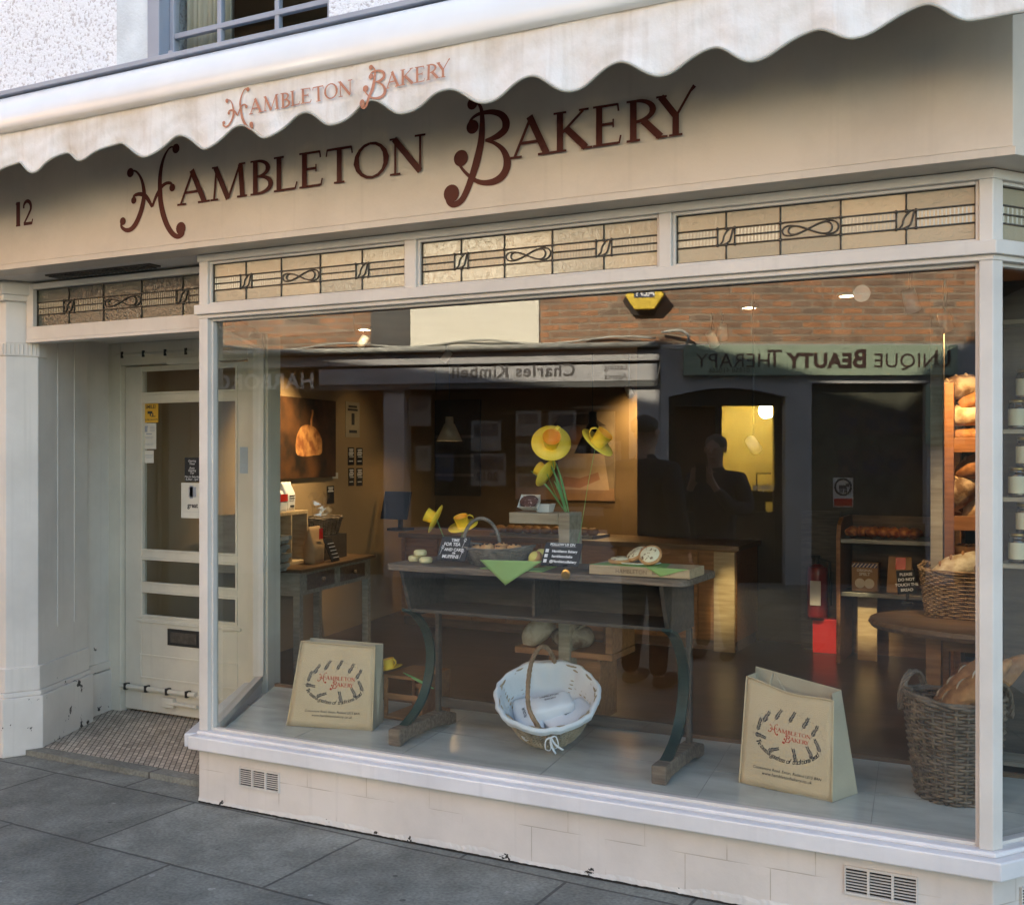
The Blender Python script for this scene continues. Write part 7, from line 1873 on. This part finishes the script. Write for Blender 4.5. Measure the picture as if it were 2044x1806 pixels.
for i, (u, v, m, rz, tl) in enumerate(((1915, 775, CRUST_D, 30, -15), (1948, 800, CRUST, 70, -10), (1930, 830, FLOURY, 10, -5), (1985, 790, CRUST_D, 40, -10))):
    p = at(u, v, sy_ + .16 + .05 * (i % 2)); loaf("big_loaf", ["dim floury loaf highest at the left of the pine shelving", "brown loaf high on the pine shelving beside the corner post", "pale loaf lowest of the high row on the pine shelving", "dark loaf of the high row, past the corner post"][i], p, (.14, .09, .075), Matrix.Rotation(R(rz), 4, 'Z') @ Matrix.Rotation(R(tl), 4, 'Y'), m, group="big loaves on the pine shelving", seed=80 + i)
for i, (u, v) in enumerate(((1925, 878), (1945, 870), (1915, 1112), (1950, 1108))):
    p = at(u, v, sy_ + .15); loaf("small_loaf", ["small loaf on the upper shelf, left", "small loaf on the upper shelf, right", "small loaf on the low shelf behind the hamper, left", "small loaf on the low shelf behind the hamper, right"][i] , (p.x, p.y, zsx[0 if i < 2 else 2] + .045), (.09, .07, .045), None, CRUST, group="small loaves on the pine shelving", seed=60 + i)
sxm = (u_l + u_r) / 2
spot("track spotlight glowing orange over the pine shelving, left", (u_l + .05, sy_ - .45, 2.25), (u_l + .25, sy_ + .15, 1.5), 15, 85, (1, .55, .22))
spot("track spotlight picking out the loaf hamper on the oval table", (hcx.x - .35, hcx.y - .75, 2.25), (hcx.x - .1, hcx.y, .95), 13, 55, (1, .72, .42))  # added lamp, lifts the hamper where daylight falls short
spot("track spotlight glowing orange low behind the loaf hamper", (u_l + .5, sy_ + .36, 1.25), (u_l + .3, sy_ + .2, .8), 9, 140, (1, .55, .22))

pu0, pu1 = at(1857, 900, 2.5), at(1882, 900, 2.5)
b = B(); b.bb(pu0.x, pu1.x, 2.5, 2.58, .021, 2.469); tag(b.build("timber_post", GREYWOOD, bevel=.004), "tall grey timber post left of the pine shelving, floor to ceiling", "post")
# jars on dark shelves, seen through the canted corner pane
JY = 1.42
jx0 = at(2004, 900, JY).x
jt = thing("jar_shelves", "dark shelves of black labelled jars seen through the canted corner window", "shelving", (jx0, JY, .3))
jz = [at(2020, v, JY).z for v in (640, 857, 992, 1124)]
b = B(); b.bb(jx0 - .03, jx0 - .01, JY - .04, JY + .14, .02, 2.3); b.build("side_post", DESKWOOD, jt)
b = B(); b.bb(jx0 - .009, 4.0, JY + .12, JY + .14, .02, 2.3); b.build("back_board", DESKWOOD, jt)
for z in jz + [.25]: b = B(); b.bb(jx0 - .009, 4.0, JY - .04, JY + .119, z - .018, z); b.build("shelf", GREYWOOD, jt)
JG = mat("dark_jar_glass", (.02, .014, .012), rough=.08, coat=.6)
for r_i, z in enumerate(jz[1:]):
    rn_ = ("top", "middle", "bottom")[r_i]
    for lv in (0, 1):
        for i in range(4):
            if lv and (i + r_i) % 4 == 3: continue
            hj = .112
            c = Vector((jx0 + .05 + .078 * i + .03 * lv, JY + .03, z + .001 + lv * (hj + .016)))
            t = thing("jar", f"dark jar with cream label, {('lower', 'upper')[lv]} layer of the {rn_} shelf, {('first', 'second', 'third', 'fourth')[i]} from its post", "jar", tuple(c), group="dark labelled jars in the corner window")
            b = B(); b.lathe(spline([(.001, 0), (.033, 0), (.035, .01), (.035, hj * .8), (.028, hj * .92), (.028, hj), (.001, hj)], 2), c, 18); b.build("jar_body", JG, t, smooth=True)
            b = B(); b.lathe([(.0353, hj * .14), (.0357, hj * .15), (.0357, hj * .76), (.0353, hj * .77)], c, 18); b.build("label", mat("cream_label", (.66, .64, .48), rough=.6), t, smooth=True)
            b = B(); b.lathe([(.030, hj + .0005), (.031, hj + .001), (.031, hj + .014), (.001, hj + .015)], c, 18); b.build("lid", BRASS, t, smooth=True)
# white sucker and hanging disc sign on the panes
t = thing("window_disc", "small round pale sticker high up inside the display window", "sticker", tuple(at(1720, 586, .058))); p = at(1720, 586, .0575)
b = B(); b.lathe([(.028, 0), (.028, .0008), (.001, .001)], p, 32, Matrix.Rotation(R(90), 4, 'X')); b.build("disc", mat("pale_disc", (.30, .27, .22), rough=.6), t)
